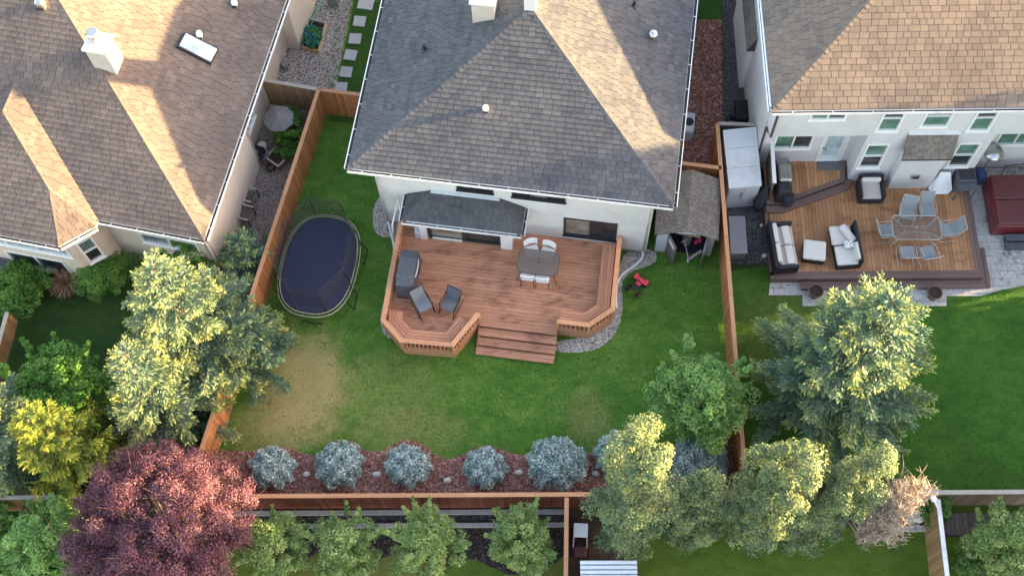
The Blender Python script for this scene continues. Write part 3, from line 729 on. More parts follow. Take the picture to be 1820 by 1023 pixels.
b = MB(); b.prism([H1(aL + .03, bF + .03, 0), H1(aR - .03, bF + .03, 0), H1(aR - .03, D1 - .63, 0), H1(aL + .03, D1 - .63, 0)], 0, .249); b.build('foundation', MT['foundation'], h1)
# kitchen bay with its own small hip roof
zb = onplane(932.6, 368.2, wP, ov).z; zt = onplane(827, 345, wP, ov).z
bl, brr = at(714, 391.4, zb), at(926.8, 416.4, zb)
ba0, ba1 = (bl - A1).dot(h1u), (brr - A1).dot(h1u); bb0 = (V2(brr - A1)).dot(h1v); bb0 = .5 * (bb0 + V2(bl - A1).dot(h1v))
f0 = at(753, 424.7, DZ); f1 = at(910, 444.6, DZ); fb = .5 * (V2(f0 - A1).dot(h1v) + V2(f1 - A1).dot(h1v)); fa0 = (at(748, 424.7, DZ) - A1).dot(h1u); fa1 = (at(911, 444.6, DZ) - A1).dot(h1u)
dash('bay', zb, zt, ba0, ba1, bb0, 'front', fb, fa0, fa1)
dep = bF - bb0; rise = max(.45, zt - zb); ins = dep * .85
E0, E1, E2, E3 = H1(ba0, bb0, zb), H1(ba1, bb0, zb), H1(ba1, bF - .01, zb), H1(ba0, bF - .01, zb); T0, T1 = H1(ba0 + ins, bF - .01, zb + rise), H1(ba1 - ins, bF - .01, zb + rise)
b = MB(); b.add([E0, E1, E2, E3, T0, T1], [(0, 1, 5, 4), (1, 2, 5), (3, 0, 4), (3, 2, 1, 0)]); br = b.build('bay_roof', MT['roof_under'], h1); col = []
for P_, u_ in (([E0, E1, T1, T0], E1 - E0), ([E1, E2, T1], E2 - E1), ([E3, E0, T0], E0 - E3)): roof_plane(br, [q + Vector((0, 0, .002)) for q in P_], u_, MT['roof_grey'], .27, .17, col)
flush_shingles(br, col, MT['roof_grey'], 300)
caps(br, E0, T0, MT['roof_grey'], ratio=.5); caps(br, E1, T1, MT['roof_grey'], ratio=.5)
b = MB(); b.beam(T0 + Vector((0, 0, .03)) - h1v * .05, T1 + Vector((0, 0, .03)) - h1v * .05, .10, .10); b.build('flashing', plain('pale_flashing', (.55, .62, .66), .35, .05, 3, .05), br)
b = MB(); zz = Vector((0, 0, .1))
for a, c_ in ((E0, E1), (E1, E2), (E3, E0)): b.beam(a - zz, c_ - zz, .03, .15)
b.add([q - Vector((0, 0, .16)) for q in (E0, E1, E2, E3)], [(3, 2, 1, 0)]); b.build('bay_fascia', MT['white'], h1)
for a, c_, o_ in ((E0, E1, -h1v), (E1, E2, h1u), (E3, E0, -h1u)): gutter(h1, a - zz * .2, c_ - zz * .2, o_, .11, .8)
pw = .32
for a0 in (fa0, fa1 - .45):
    b = MB(); b.prism([H1(a0, fb, 0), H1(a0 + (.28 if a0 == fa0 else .45), fb, 0), H1(a0 + (.28 if a0 == fa0 else .45), bF, 0), H1(a0, bF, 0)], DZ, zb - .16); b.build('bay_pillar', MT['white'], h1)
sl0, sl1 = fa0 + .28, fa1 - .45
fr_ = Vector((1, 1, 1)); b = MB(); k0 = fb + .12
def bx(a0, a1, b0, b1, z0, z1, mb): return mb.prism([H1(a0, b0, 0), H1(a1, b0, 0), H1(a1, b1, 0), H1(a0, b1, 0)], z0, z1)
mid = (sl0 + sl1) / 2
for a0, a1, z0, z1 in ((sl0, sl1, DZ, DZ + .12), (sl0, sl1, zb - .34, zb - .162), (sl0, sl0 + .16, DZ + .12, zb - .34), (sl1 - .12, sl1, DZ + .12, zb - .34), (mid - .08, mid + .08, DZ + .12, zb - .34)): bx(a0, a1, k0, k0 + .12, z0, z1, b)
sd_ = b.build('sliding_door', MT['frame_black'], h1)
b = MB(); bx(sl0 + .16, mid - .08, k0 + .05, k0 + .07, DZ + .12, zb - .34, b); b.build('pane', MT['glass_blind'], sd_)
b = MB(); bx(mid + .08, sl1 - .12, k0 + .05, k0 + .07, DZ + .12, zb - .34, b); b.build('pane', MT['glass_dark'], sd_)
b = MB(); bx(sl0 + .18, mid - .1, k0 - .06, k0 - .001, DZ + .02, DZ + .12, b); b.build('door_sill', MT['white'], sd_)
b = MB(); b.box(H1(mid - .14, k0 - .03, DZ + 1.05), (.04, .04, .3), Rz(dirang(h1u))); b.build('handle', MT['metal'], sd_)
# downspouts
def spout(root, pts, r=.045): return MB().tube(pts, r, 8).build('downspout', MT['alum'], root, smooth=True)
ax = H1(aR, bF, 0)
spout(h1, [c1[1] - Vector((0, 0, .2)) - h1u * .35 + -h1v * .02, H1(aR - .12, bF - .06, ZE - .5), H1(aR - .12, bF - .06, .35)], .05)
spout(h1, smoothpoly([H1(aR - .12, bF - .06, .35), at(1142, 458, .06), at(1128, 472, .06), at(1108, 484, .06), at(1097, 500, .06), at(1094, 525, .06), at(1096, 548, .06)], 2), .055)
spout(h1, [c1[0] - Vector((0, 0, .2)) + h1u * .45 - h1v * .02, H1(aL + .1, bF - .06, ZE - .5), H1(aL + .1, bF - .06, .35)], .05)
spout(h1, smoothpoly([H1(aL + .1, bF - .06, .35), at(697, 420, .06), at(702, 445, .06), at(694, 480, .06), at(687, 520, .06)], 2), .05)
spout(h1, [E0 - zz * 1.5 + h1u * .02, at(708, 353, zb - .25) , at(697, 400, 2.0), at(700, 425, .3)], .035)
# roof vents
def vent(root, P, n, kind='tube', s=1.0, mat='alum', lean=.25):
    b = MB()
    if kind == 'tube':
        b.lathe([(.16 * s, -.05), (.16 * s, .02), (.075 * s, .09), (.075 * s, .38 * s), (.055 * s, .385 * s)], P, 14); o = b.build('plumbing_vent', MT[mat], root)
        b = MB(); b.lathe([(.053 * s, .3 * s), (.053 * s, .388 * s)], P, 12); b.build('vent_opening', MT['rubber'], o)
    elif kind == 'hood':
        b.rbox(P + Vector((0, 0, .16)), (.26 * s, .3 * s, .36 * s), .1); o = b.build('roof_vent', MT[mat], root, smooth=False)
        b = MB(); b.box(P + Vector((0, -.15 * s, .1)), (.2 * s, .02, .1)); b.build('vent_opening', MT['rubber'], o)
    elif kind == 'dome':
        b.lathe([(.13 * s, -.05), (.13 * s, .12), (.21 * s, .14), (.2 * s, .22), (.12 * s, .3), (.02, .32)], P, 16); o = b.build('round_vent', MT[mat], root, smooth=True)
    return o
def onroof(px, py, poly): 
    n = (poly[1] - poly[0]).cross(poly[2] - poly[1]).normalized(); return onplane(px, py, poly[0], n)
fp = [c1[0], c1[1], rr1[0]]; rp = [c1[1], c1[2], rr1[1], rr1[0]]; lp = [c1[3], c1[0], rr1[0], rr1[1]]
vent(h1, onroof(863, 197, fp), None, 'hood', .8, 'white')
vent(h1, onroof(755, 90, lp), None, 'tube', .9, 'metal_dark')
vent(h1, onroof(1160, 66, rp), None, 'dome', .9, 'metal'); vent(h1, onroof(1127, 12, rp), None, 'tube', .8, 'metal_dark')
# two chimneys near the ridge
def chim(root, base, w, d, h, ang, mat, capmat, flue=True, zdown=.9, name='chimney', fr_=.15, fh=.55):
    R_ = Rz(ang); b = MB(); b.box(base + Vector((0, 0, (h - zdown) / 2)), (w, d, h + zdown), R_); ch = b.build(name, mat, root)
    b = MB(); b.box(base + Vector((0, 0, h + .04)), (w + .14, d + .14, .08), R_); b.build('chimney_cap', capmat, ch)
    b = MB(); b.box(base + Vector((0, 0, -.02)), (w + .1, d + .1, .5), R_)
    if flue:
        b = MB(); o_ = base + R_ @ Vector((-.05, .06, 0)); b.lathe([(fr_, h + .06), (fr_, h + fh * .6), (fr_ * 1.5, h + fh * .62), (fr_ * 1.5, h + fh * .9), (fr_ * 1.2, h + fh), (.02, h + fh)], o_, 16); b.build('flue', MT['metal'], ch, smooth=False)
    return ch
cb = onroof(863, 30, lp)
chim(h1, onroof(862, 24, lp), .80, .7, 1.0, dirang(h1u), MT['chimstucco'], MT['alum'], zdown=.9)
chim(h1, onroof(941, 10, lp) + Vector((.05, 0, 0)), .42, .42, .9, dirang(h1u), MT['stucco3'], MT['metal'], zdown=.6)
# air conditioner between the houses
acp = at(1221, 235); ac = thing('air_conditioner', acp, 'grey outdoor air conditioner on the mulch at the right wall of the grey roofed house', 'air conditioner')
b = MB(); b.rbox(acp + Vector((0, 0, .42)), (.45, .9, .8), .05, Rz(rad(-8))); b.build('casing', MT['resin'], ac)
b = MB(); b.lathe([(.19, .82), (.19, .835)], acp, 18); b.build('fan_grille', MT['rubber'], ac)

# ------------------------------------------------------------------ plank helpers
def seg_line(poly, O, d, n, off):      # intersections of the line (O + n*off) + d*t with polygon; sorted t
    ts = []
    for i in range(len(poly)):
        a, b = poly[i] - O, poly[(i + 1) % len(poly)] - O; fa, fb_ = a.dot(n) - off, b.dot(n) - off
        if (fa > 0) != (fb_ > 0): t = fa / (fa - fb_); ts.append(lerp(a, b, t).dot(d))
    return sorted(ts)
def planks(parent, poly, d, pitch, z, mat, th=.03, gap=.008, name='deck_board', jitter=.002):
    poly = [V2(p) for p in poly]; d = V2(d).normalized(); n = Vector((-d.y, d.x, 0)); O = poly[0]
    fs = [(p - O).dot(n) for p in poly]; k0 = math.floor(min(fs) / pitch); k1 = math.ceil(max(fs) / pitch); cnt = 0
    for k in range(k0, k1):
        a, c = k * pitch + gap / 2, (k + 1) * pitch - gap / 2; a = max(a, min(fs) + .001); c = min(c, max(fs) - .001)
        if c - a < .02: continue
        ta, tc = seg_line(poly, O, d, n, a), seg_line(poly, O, d, n, c)
        if len(ta) != len(tc): 
            m_ = seg_line(poly, O, d, n, (a + c) / 2); ta = tc = m_
        for i in range(0, len(ta) - 1, 2):
            dz = random.uniform(-jitter, 0); pts = [O + d * ta[i] + n * a, O + d * ta[i + 1] + n * a, O + d * tc[i + 1] + n * c, O + d * tc[i] + n * c]
            b = MB(); b.hexa([Vector((p.x, p.y, z - th)) for p in pts], [Vector((p.x, p.y, z + dz)) for p in pts]); b.build(name, mat, parent); cnt += 1
    return cnt
def offs(pts, d_, closed=False):      # mitred offset to the left of travel
    out = []
    n = len(pts)
    for i in range(n):
        a = pts[i - 1] if i > 0 else None; c = pts[i + 1] if i < n - 1 else None; p = pts[i]
        if a is None: t = (c - p).normalized(); out.append(p + Vector((-t.y, t.x, 0)) * d_); continue
        if c is None: t = (p - a).normalized(); out.append(p + Vector((-t.y, t.x, 0)) * d_); continue
        t1 = (p - a).normalized(); t2 = (c - p).normalized(); n1 = Vector((-t1.y, t1.x, 0)); n2 = Vector((-t2.y, t2.x, 0)); m_ = (n1 + n2).normalized(); out.append(p + m_ * (d_ / max(.3, m_.dot(n1))))
    return out
def strip(parent, pts, d0, d1, z0, z1, mat, name, one=False):
    A_, B_ = offs(pts, d0), offs(pts, d1); mb = MB()
    for i in range(len(pts) - 1):
        b = mb if one else MB(); q = [A_[i], A_[i + 1], B_[i + 1], B_[i]]
        if (q[1] - q[0]).cross(q[2] - q[1]).z < 0: q = q[::-1]
        b.hexa([Vector((p.x, p.y, z0)) for p in q], [Vector((p.x, p.y, z1)) for p in q])
        if not one: b.build(name, mat, parent)
    if one: return mb.build(name, mat, parent)

# ------------------------------------------------------------------ centre deck
dk = thing('wooden_deck', H1(5.5, -4, 0), 'large reddish brown wooden deck with railings, benches and wide steps behind the centre house', 'deck')
RZ = 1.38
Lr = [at(716, 372, RZ), at(681, 568, RZ), at(713, 604, RZ), at(804, 612, RZ), at(850, 557, RZ)]      # railing line, left
Rr = [at(1101.6, 420, RZ), at(1089, 549, RZ), at(1047, 577, RZ), at(991, 570, RZ)]
Lr = [V2(p) for p in Lr]; Rr = [V2(p) for p in Rr]
st0, st1 = V2(Lr[-1]), V2(Rr[-1])
stA = V2(at(851, 577, DZ)); stB = V2(at(990, 594, DZ))
front_l = Lr[-1]; 
wl_, wr_ = H1((Lr[0] - A1).dot(h1u), bF - .012, 0), H1((Rr[0] - A1).dot(h1u), bF - .012, 0)
dpoly = [V2(wl_), *Lr[1:4], V2(Lr[4]), stA, stB, V2(Rr[3]), Rr[2], Rr[1], V2(wr_)]
dash('deck', planks(dk, dpoly, h1u, .145, DZ, MT['deck']))
b = MB(); ins_ = [V2(p) for p in dpoly]
b.prism(ins_, .02, DZ - .05); 
# skirting follows the outline
b = MB(); strip(dk, [Lr[0], *Lr[1:]], -.02, .02, .02, DZ - .032, MT['deckrail'], 'skirt_board'); strip(dk, Rr, -.02, .02, .02, DZ - .032, MT['deckrail'], 'skirt_board')
def railing(pts, side):
    strip(dk, pts, -.09, .09, RZ - .04, RZ, MT['deckrail'], 'rail_cap')
    strip(dk, pts, -.025, .025, RZ - .14, RZ - .042, MT['deckrail'], 'top_rail'); strip(dk, pts, -.025, .025, DZ + .06, DZ + .13, MT['deckrail'], 'bottom_rail')
    strip(dk, pts, .03 * side, .05 * side, DZ - .03, DZ + .06, MT['deckrail'], 'rail_board')
    for i in range(len(pts) - 1):
        a, c = pts[i], pts[i + 1]; n_ = max(2, int((c - a).length / .15)); d_ = (c - a).normalized()
        for k in range(1, n_):
            p = lerp(a, c, k / n_); b = MB(); b.box(Vector((p.x, p.y, (DZ + .13 + RZ - .14) / 2)), (.045, .045, RZ - .14 - DZ - .13), Rz(dirang(d_))); b.build('baluster', MT['deckrail'], dk)
        for p in ((a, c) if i == len(pts) - 2 else (a,)):
            b = MB(); b.box(Vector((p.x, p.y, (DZ + RZ) / 2 - .05)), (.11, .11, RZ - DZ - .0), Rz(dirang(d_))); b.build('post', MT['deckrail'], dk)
railing(Lr, 1); railing(Rr, -1)
def bench(pts, side, nsl=4):
    bn = thing('built_in_bench', (pts[0] + pts[-1]) / 2, '', 'bench')
    for k in range(nsl):
        d0 = side * (.13 + k * .115); d1 = side * (.13 + k * .115 + .10); strip(bn, pts, d0, d1, DZ + .38, DZ + .42, MT['bench'], 'seat_slat')
    strip(bn, pts, side * (.10 + nsl * .115 + .02), side * (.10 + nsl * .115 + .05), DZ + .27, DZ + .42, MT['bench'], 'front_board')
    strip(bn, pts, side * .3, side * .36, DZ + .0, DZ + .379, MT['bench'], 'bench_support')
    return bn
lp0 = lerp(Lr[0], Lr[1], .88)
b1_ = bench([lp0, Lr[1], Lr[2], Lr[3], lerp(Lr[3], Lr[4], .72)], 1); b1_['label'] = 'built-in slatted bench wrapping the left front corner of the big brown deck'
b2_ = bench([lerp(Rr[0], Rr[1], .06), Rr[1], Rr[2], lerp(Rr[2], Rr[3], .95)], -1); b2_['label'] = 'long slatted bench along the right railing of the big brown deck'
# steps
stf = (stB - stA); std = stf.normalized(); stn = Vector((std.y, -std.x, 0))
rise_, tr = .15, .33
for k in range(3):
    z = DZ - rise_ * (k + 1); o0 = stn * (tr * k); o1_ = stn * (tr * (k + 1))
    planks(dk, [stA + o0, stB + o0, stB + o1_ + stn * .02, stA + o1_ + stn * .02][::-1], std, .165, z, MT['deck'], name='tread_board')
for k in range(4):
    z = DZ - rise_ * k; o0 = stn * (tr * k); b = MB(); b.hexa([Vector((p.x, p.y, max(.0, z - rise_ - .0))) for p in (stA + o0 - stn * .03, stB + o0 - stn * .03, stB + o0 - stn * .005, stA + o0 - stn * .005)][::-1], [Vector((p.x, p.y, z - .031)) for p in (stA + o0 - stn * .03, stB + o0 - stn * .03, stB + o0 - stn * .005, stA + o0 - stn * .005)][::-1]); b.build('riser_board', MT['deck'], dk)
for s0 in (stA, stB - std * .04):
    b = MB()
    for k in range(3):
        o0 = stn * (tr * k - .03); o1_ = stn * (tr * (k + 1)); z = DZ - rise_ * (k + 1) - .031; b.hexa([Vector((p.x, p.y, 0)) for p in (s0 + o0, s0 + std * .04 + o0, s0 + std * .04 + o1_, s0 + o1_)][::-1], [Vector((p.x, p.y, z)) for p in (s0 + o0, s0 + std * .04 + o0, s0 + std * .04 + o1_, s0 + o1_)][::-1])
    b.build('stringer', MT['deckrail'], dk)
# gravel beds around the deck
def edge_bed(name, pts, label, zz_=.012):
    P_ = pts; sheet(name, P_, zz_, MT['gravel'])
    pebbles('loose_' + name, P_, 900, .014, .034, MT['peb1'], label, 'gravel', z=zz_ + .003)
edge_bed('river_gravel', smoothpoly(pp([(985, 606), (985, 622), (1003, 626), (1040, 626), (1075, 614), (1100, 585), (1108, 540), (1103, 500), (1125, 480), (1150, 474), (1166, 466), (1168, 448), (1140, 440), (1100, 455), (1095, 550), (1047, 598)]), 2, True), 'pale river gravel curving around the right front corner of the brown deck')
edge_bed('corner_gravel', smoothpoly(pp([(672, 350), (662, 375), (663, 405), (672, 420), (700, 424), (704, 440), (694, 500), (678, 545), (676, 585), (690, 602), (705, 600), (725, 420), (735, 380), (690, 340)]), 2, True), 'pale gravel at the left corner of the white house beside the downspout')

# ------------------------------------------------------------------ left house
ZE2 = 4.2; P2_ = .45
E2 = at(362, 425, ZE2); ef = at(175, 388, ZE2); er = at(492, 0, ZE2)
u2 = V2(E2 - ef).normalized(); u2 = Vector((math.cos(rad(-12.0)), math.sin(rad(-12.0)), 0)); v2 = Vector((-u2.y, u2.x, 0))
def H2(a, b, z): q = E2 + u2 * a + v2 * b; return Vector((q.x, q.y, z))
h2 = thing('beige_house', H2(-5, 5, 0), 'beige stucco house with a brown shingle roof and octagonal bay, left edge of the picture', 'house')
HW = 9.0; D2 = 24.0
ad = (ef - E2).dot(u2); ec = at(105, 437, ZE2); dfb = -V2(ec - E2).dot(v2); ca = (V2(ec - E2)).dot(u2)
cc_ = ad - ca; hw = 4.0
dash('H2', ad, dfb, ca, cc_)
cb_ = min(dfb, 1.0) if dfb < cc_ else cc_
cch = cc_
def z2(d_): return ZE2 + P2_ * d_
S_ = 1.707 * cch
apx = (ad - hw, hw, z2(hw)); bapx = (ad - hw, hw - dfb, z2(hw))
F_ = lambda a, b_, z: H2(a, b_, z)
facets = [
    ([F_(ad, 0, ZE2), F_(0, 0, ZE2), F_(-HW, HW, z2(HW)), F_(*apx)], u2),
    ([F_(-2 * HW, 0, ZE2), F_(ad - 2 * hw, 0, ZE2), F_(*apx), F_(-HW, HW, z2(HW))], u2),
    ([F_(0, 0, ZE2), F_(0, D2, ZE2), F_(-HW, D2 - HW, z2(HW)), F_(-HW, HW, z2(HW))], v2),
    ([F_(0, D2, ZE2), F_(-2 * HW, D2, ZE2), F_(-HW, D2 - HW, z2(HW))], -u2),
    ([F_(-2 * HW, D2, ZE2), F_(-2 * HW, 0, ZE2), F_(-HW, HW, z2(HW)), F_(-HW, D2 - HW, z2(HW))], -v2),
    ([F_(ad - 2 * hw + cch, -dfb, ZE2), F_(ad - cch, -dfb, ZE2), F_(ad - S_, -dfb + S_, z2(S_)), F_(*bapx), F_(ad - 2 * hw + S_, -dfb + S_, z2(S_))], u2),
    ([F_(ad - cch, -dfb, ZE2), F_(ad, -dfb + cch, ZE2), F_(ad - S_, -dfb + S_, z2(S_))], (u2 + v2).normalized()),
    ([F_(ad, min(-dfb + cch, -.02), ZE2), F_(ad, 0, ZE2), F_(*apx), F_(*bapx), F_(ad - S_, -dfb + S_, z2(S_))], v2),
    ([F_(ad - 2 * hw, 0, ZE2), F_(ad - 2 * hw, -dfb + cch, ZE2), F_(ad - 2 * hw + S_, -dfb + S_, z2(S_)), F_(*bapx), F_(*apx)], -v2),
    ([F_(ad - 2 * hw, -dfb + cch, ZE2), F_(ad - 2 * hw + cch, -dfb, ZE2), F_(ad - 2 * hw + S_, -dfb + S_, z2(S_))], (u2 - v2).normalized()),
]
b = MB()
for P_, _ in facets: b.add(P_, [tuple(range(len(P_)))])
roof2 = b.build('roof', MT['roof_under'], h2); col = []
for P_, u_ in facets: roof_plane(roof2, [q + Vector((0, 0, .003)) for q in P_], u_, MT['roof_brown'], .30, .2, col)
flush_shingles(roof2, col, MT['roof_brown'], 300)
for a, c_ in ((F_(0, 0, ZE2), F_(-HW, HW, z2(HW))), (F_(-HW, HW, z2(HW)), F_(-HW, D2 - HW, z2(HW))), (F_(ad - cch, -dfb, ZE2), F_(ad - S_, -dfb + S_, z2(S_))), (F_(ad, -dfb + cch, ZE2), F_(ad - S_, -dfb + S_, z2(S_))), (F_(ad - S_, -dfb + S_, z2(S_)), F_(*bapx)), (F_(*bapx), F_(*apx))): caps(roof2, a, c_, MT['roof_brown'], ratio=.45)
ring = [F_(0, D2, ZE2), F_(0, 0, ZE2), F_(ad, 0, ZE2), F_(ad, -dfb + cch, ZE2), F_(ad - cch, -dfb, ZE2), F_(ad - 2 * hw + cch, -dfb, ZE2), F_(ad - 2 * hw, -dfb + cch, ZE2), F_(ad - 2 * hw, 0, ZE2), F_(-2 * HW, 0, ZE2)]
b = MB()
for i in range(len(ring) - 1): b.beam(ring[i] - Vector((0, 0, .12)), ring[i + 1] - Vector((0, 0, .12)), .03, .18)
b.build('fascia', MT['fascia'], h2)
for i in (0, 1, 3, 4):
    a, c_ = ring[i], ring[i + 1]; t = (c_ - a).normalized(); o_ = Vector((t.y, -t.x, 0)); o_ = -o_ if (a + o_ - (h2.location + Vector((0, 0, 0)))).length < (a - h2.location).length else o_
    gutter(h2, a - Vector((0, 0, .03)), c_ - Vector((0, 0, .03)), o_, .13, .95)
OV = .42
sf = [F_(-OV, D2, 0), F_(-OV, OV, 0), F_(ad - OV, OV, 0), F_(ad - OV, -dfb + cch + OV * .4, 0), F_(ad - cch - OV * .4, -dfb + OV, 0), F_(ad - 2 * hw + cch, -dfb + OV, 0)]
b = MB(); b.add([q - Vector((0, 0, .2)) for q in (ring[0], ring[1], ring[2], ring[7], ring[8], F_(-2 * HW, D2, ZE2))], [(0, 1, 2, 3, 4, 5)]); b.add([q - Vector((0, 0, .2)) for q in ring[2:8]], [(0, 1, 2, 3, 4, 5)]); b.build('soffit', MT['fascia'], h2)
ztop = ZE2 - .19
# right side wall in two depths, the front part stands further out
sideB = (at(463, 290) - E2).dot(v2) ; aF = .5 * ((at(463, 290) - E2).dot(u2) + (at(409, 461) - E2).dot(u2)); aBk = .5 * ((at(478, 183) - E2).dot(u2) + (at(452, 261) - E2).dot(u2))
dash('side', sideB, aF, aBk, (at(507.4, 84.8) - E2).dot(u2), (at(507.4, 84.8) - E2).dot(v2), (at(534, 89) - E2).dot(u2))
aF = min(aF, -.2); aBk = min(aBk, aF - .35)
o_ = wallpx(H2(aBk, 0, 0), v2, u2, [(440, 184.5), (449.6, 207.4), (441.7, 236.5), (432, 214.5)])
dash('latt', *o_)
_, P_, d_ = wall(h2, H2(aF, OV, 0), H2(aF, sideB, 0), 0, ztop, u2, [], MT['beige'])
wall(h2, H2(aBk, sideB, 0), H2(aF - .0, sideB, 0), 0, ztop, v2, [], MT['beige'])
lw = (sideB + .25 - 0, 0)
Lw = D2 - sideB - .01
op = (.55, 1.5, 1.1, 2.9)
_, P_, d_ = wall(h2, H2(aBk, sideB + .01, 0), H2(aBk, D2, 0), 0, ztop, u2, [op], MT['beige'])
window(h2, P_, d_, u2, op, MT['white'], [MT['glass_teal']], trim=.05, vsplit=3, hsplit=3)
q0, q1 = at(507.4, 84.8), at(534, 89); fa_, fbk = (q1 - E2).dot(u2), .5 * ((q0 - E2).dot(v2) + (q1 - E2).dot(v2))
b = MB(); b.prism([H2(aBk - .05, fbk, 0), H2(fa_, fbk, 0), H2(fa_, fbk + 5.5, 0), H2(aBk - .05, fbk + 5.5, 0)], 0, ztop - .02); b.build('fireplace_chase', MT['beige'], h2)
ow = (1.3, 2.0, 2.0, 2.9)
b = MB(); b.box(H2(fa_ + .02, fbk + 1.75, 2.4), (.04, .8, 1.0), Rz(dirang(u2))); b.build('window', MT['white'], h2)
b = MB(); b.box(H2(fa_ + .045, fbk + 1.75, 2.4), (.02, .62, .8), Rz(dirang(u2))); b.build('pane', MT['glass_teal'], h2)
# front wall right of the bay, with a wide window
Pw_ = H2(ad - OV, OV, 0); oo = wallpx(Pw_, u2, -v2, [(223, 405), (270, 420), (236, 432), (290, 440)])
dash('front2', *oo, ad)
Lf = (aF - (ad - OV)); o1_ = (1.35, min(Lf - .5, 3.6), 1.9, 3.3)
_, P_, d_ = wall(h2, Pw_, H2(aF, OV, 0), 0, ztop, -v2, [o1_, (1.6, 3.2, .3, 1.2)], MT['beige'])
window(h2, P_, d_, -v2, o1_, MT['white'], [MT['glass_teal'], MT['glass_green'], MT['glass_teal'], MT['glass_green']], trim=.06, vsplit=2, hsplit=2)
window(h2, P_, d_, -v2, (1.6, 3.2, .3, 1.2), MT['white'], [MT['glass_dark']], trim=.05, vsplit=2)
# bay walls
bw0, bw1, bw2, bw3 = H2(ad - OV, OV, 0), H2(ad - OV, -dfb + cch + OV * .41, 0), H2(ad - cch - OV * .41, -dfb + OV, 0), H2(ad - 2 * hw + cch, -dfb + OV, 0)
if (V2(bw0 - bw1)).length > .1: wall(h2, bw1, bw0, 0, ztop, u2, [], MT['beige'])
L_ = (bw1 - bw2).length; dg = (bw1 - bw2).normalized(); og = Vector((dg.y, -dg.x, 0)); wz = wallpx(bw2, dg, og, [(137, 436), (159.5, 422), (184.8, 456), (166, 466)]); dash('diag', *wz, L_)
wz = (max(.3, wz[0]), min(L_ - .25, wz[1]), max(1.5, wz[2]), min(3.6, wz[3]))
if wz[1] - wz[0] < .5: wz = (L_ * .3, L_ * .8, 1.9, 3.3)
_, P_, d_ = wall(h2, bw2, bw1, 0, ztop, og, [wz], MT['beige'])
window(h2, P_, d_, og, wz, MT['white'], [MT['glass_dark'], MT['glass_teal']], trim=.07, hsplit=2)
LL = (bw2 - bw3).length; big = (.5, LL - .25, 2.25, 3.75); low = (LL - 3.2, LL - .9, .35, 1.5)
_, P_, d_ = wall(h2, bw3, bw2, 0, ztop, -v2, [big, low], MT['beige'])
window(h2, P_, d_, -v2, big, MT['white'], [MT['glass_teal']], trim=.07, vsplit=4)
window(h2, P_, d_, -v2, low, MT['white'], [MT['glass_dark']], trim=.06, vsplit=2)
wall(h2, H2(-2 * HW + .4, .4, 0), bw3 + (-v2 * 0), 0, ztop, -v2, [], MT['beige'])
MB().tube([H2(-.25, OV - .1, ztop), H2(aF + .05, OV - .07, ztop - .5), H2(aF + .05, OV - .07, .3)], .045, 8).build('downspout', MT['fascia'], h2, smooth=True)
r2 = facets[2][0]; f2 = facets[0][0]
chb = onroof(190, 128, r2); hp = lerp(onroof(167, 117, r2), onroof(211, 136, r2), .5)
chim(h2, hp + Vector((.05, .36, 0)), .78, .72, 1.2, dirang(u2), MT['chimstucco'], MT['fascia'], zdown=.9, fr_=.16, fh=.62)
# skylight
sk = [onroof(*p_, r2) for p_ in ((314.6, 87.9), (326, 58), (387, 89.3), (377, 116.2))]
nrm = (r2[1] - r2[0]).cross(r2[2] - r2[1]).normalized(); ce = sum(sk, Vector()) / 4; su, sv = (sk[2] - sk[1]), (sk[0] - sk[1]); 
sw, sh = v2.dot(sv), 0
uu = v2; ww = nrm.cross(uu).normalized(); L1 = 1.45; L2 = .72
ax1 = (sk[2] - sk[1]).normalized(); ax1 = (ax1 - nrm * ax1.dot(nrm)).normalized(); ax2 = nrm.cross(ax1).normalized()
l1, l2 = (sk[2] - sk[1]).length, (sk[0] - sk[1]).length * .95
Msk = Matrix((ax1, ax2, nrm)).transposed()
b = MB(); b.rbox(ce + nrm * .07, (l1, l2, .16), .015, Msk); so = b.build('skylight', MT['metal_dark'], h2)
b = MB(); b.rbox(ce + nrm * .155, (l1 - .12, l2 - .12, .03), .012, Msk); b.build('pane', MT['glass_pale'], so)
vent(h2, onroof(356, 66, r2), None, 'hood', .9, 'white'); vent(h2, onroof(418, 10, r2), None, 'hood', .9, 'white'); vent(h2, onroof(75, 12, f2), None, 'hood', 1.3, 'metal')

# ------------------------------------------------------------------ right house
ZE3 = 6.3; P3_ = .46
E3_ = at(1373, 196, ZE3)
def H3(a, b_, z): return Vector((E3_.x + a, E3_.y + b_, z))
u3 = Vector((1, 0, 0)); v3 = Vector((0, 1, 0)); W3, D3 = 15.5, 19.0
h3 = thing('tan_roof_house', H3(7, 7, 0), 'white stucco house with a sunlit tan shingle roof and green tinted windows, upper right', 'house')
roof3, c3, rr3 = hip(h3, H3, W3, D3, ZE3, P3_, MT['roof_tan'], .315, .225, .6)
for a, b_, o_ in ((c3[0], c3[1], -v3), (c3[3], c3[0], -u3)): gutter(h3, a - Vector((0, 0, .03)), b_ - Vector((0, 0, .03)), o_, .13, 1.3)
b = MB(); b.beam(c3[0] - Vector((0, 0, .05)) + u3 * .0, c3[3] - Vector((0, 0, .05)), .16, .04); b.build('drip_edge', MT['white'], h3)
OF3 = .30; zt3 = ZE3 - .19; SH = 3.95      # the upper floor hangs over the recessed lower walls
PU = H3(.3, OF3, 0); LU = W3 - .6
def fx(pts): return wallpx(PU, u3, -v3, pts)
uw = []
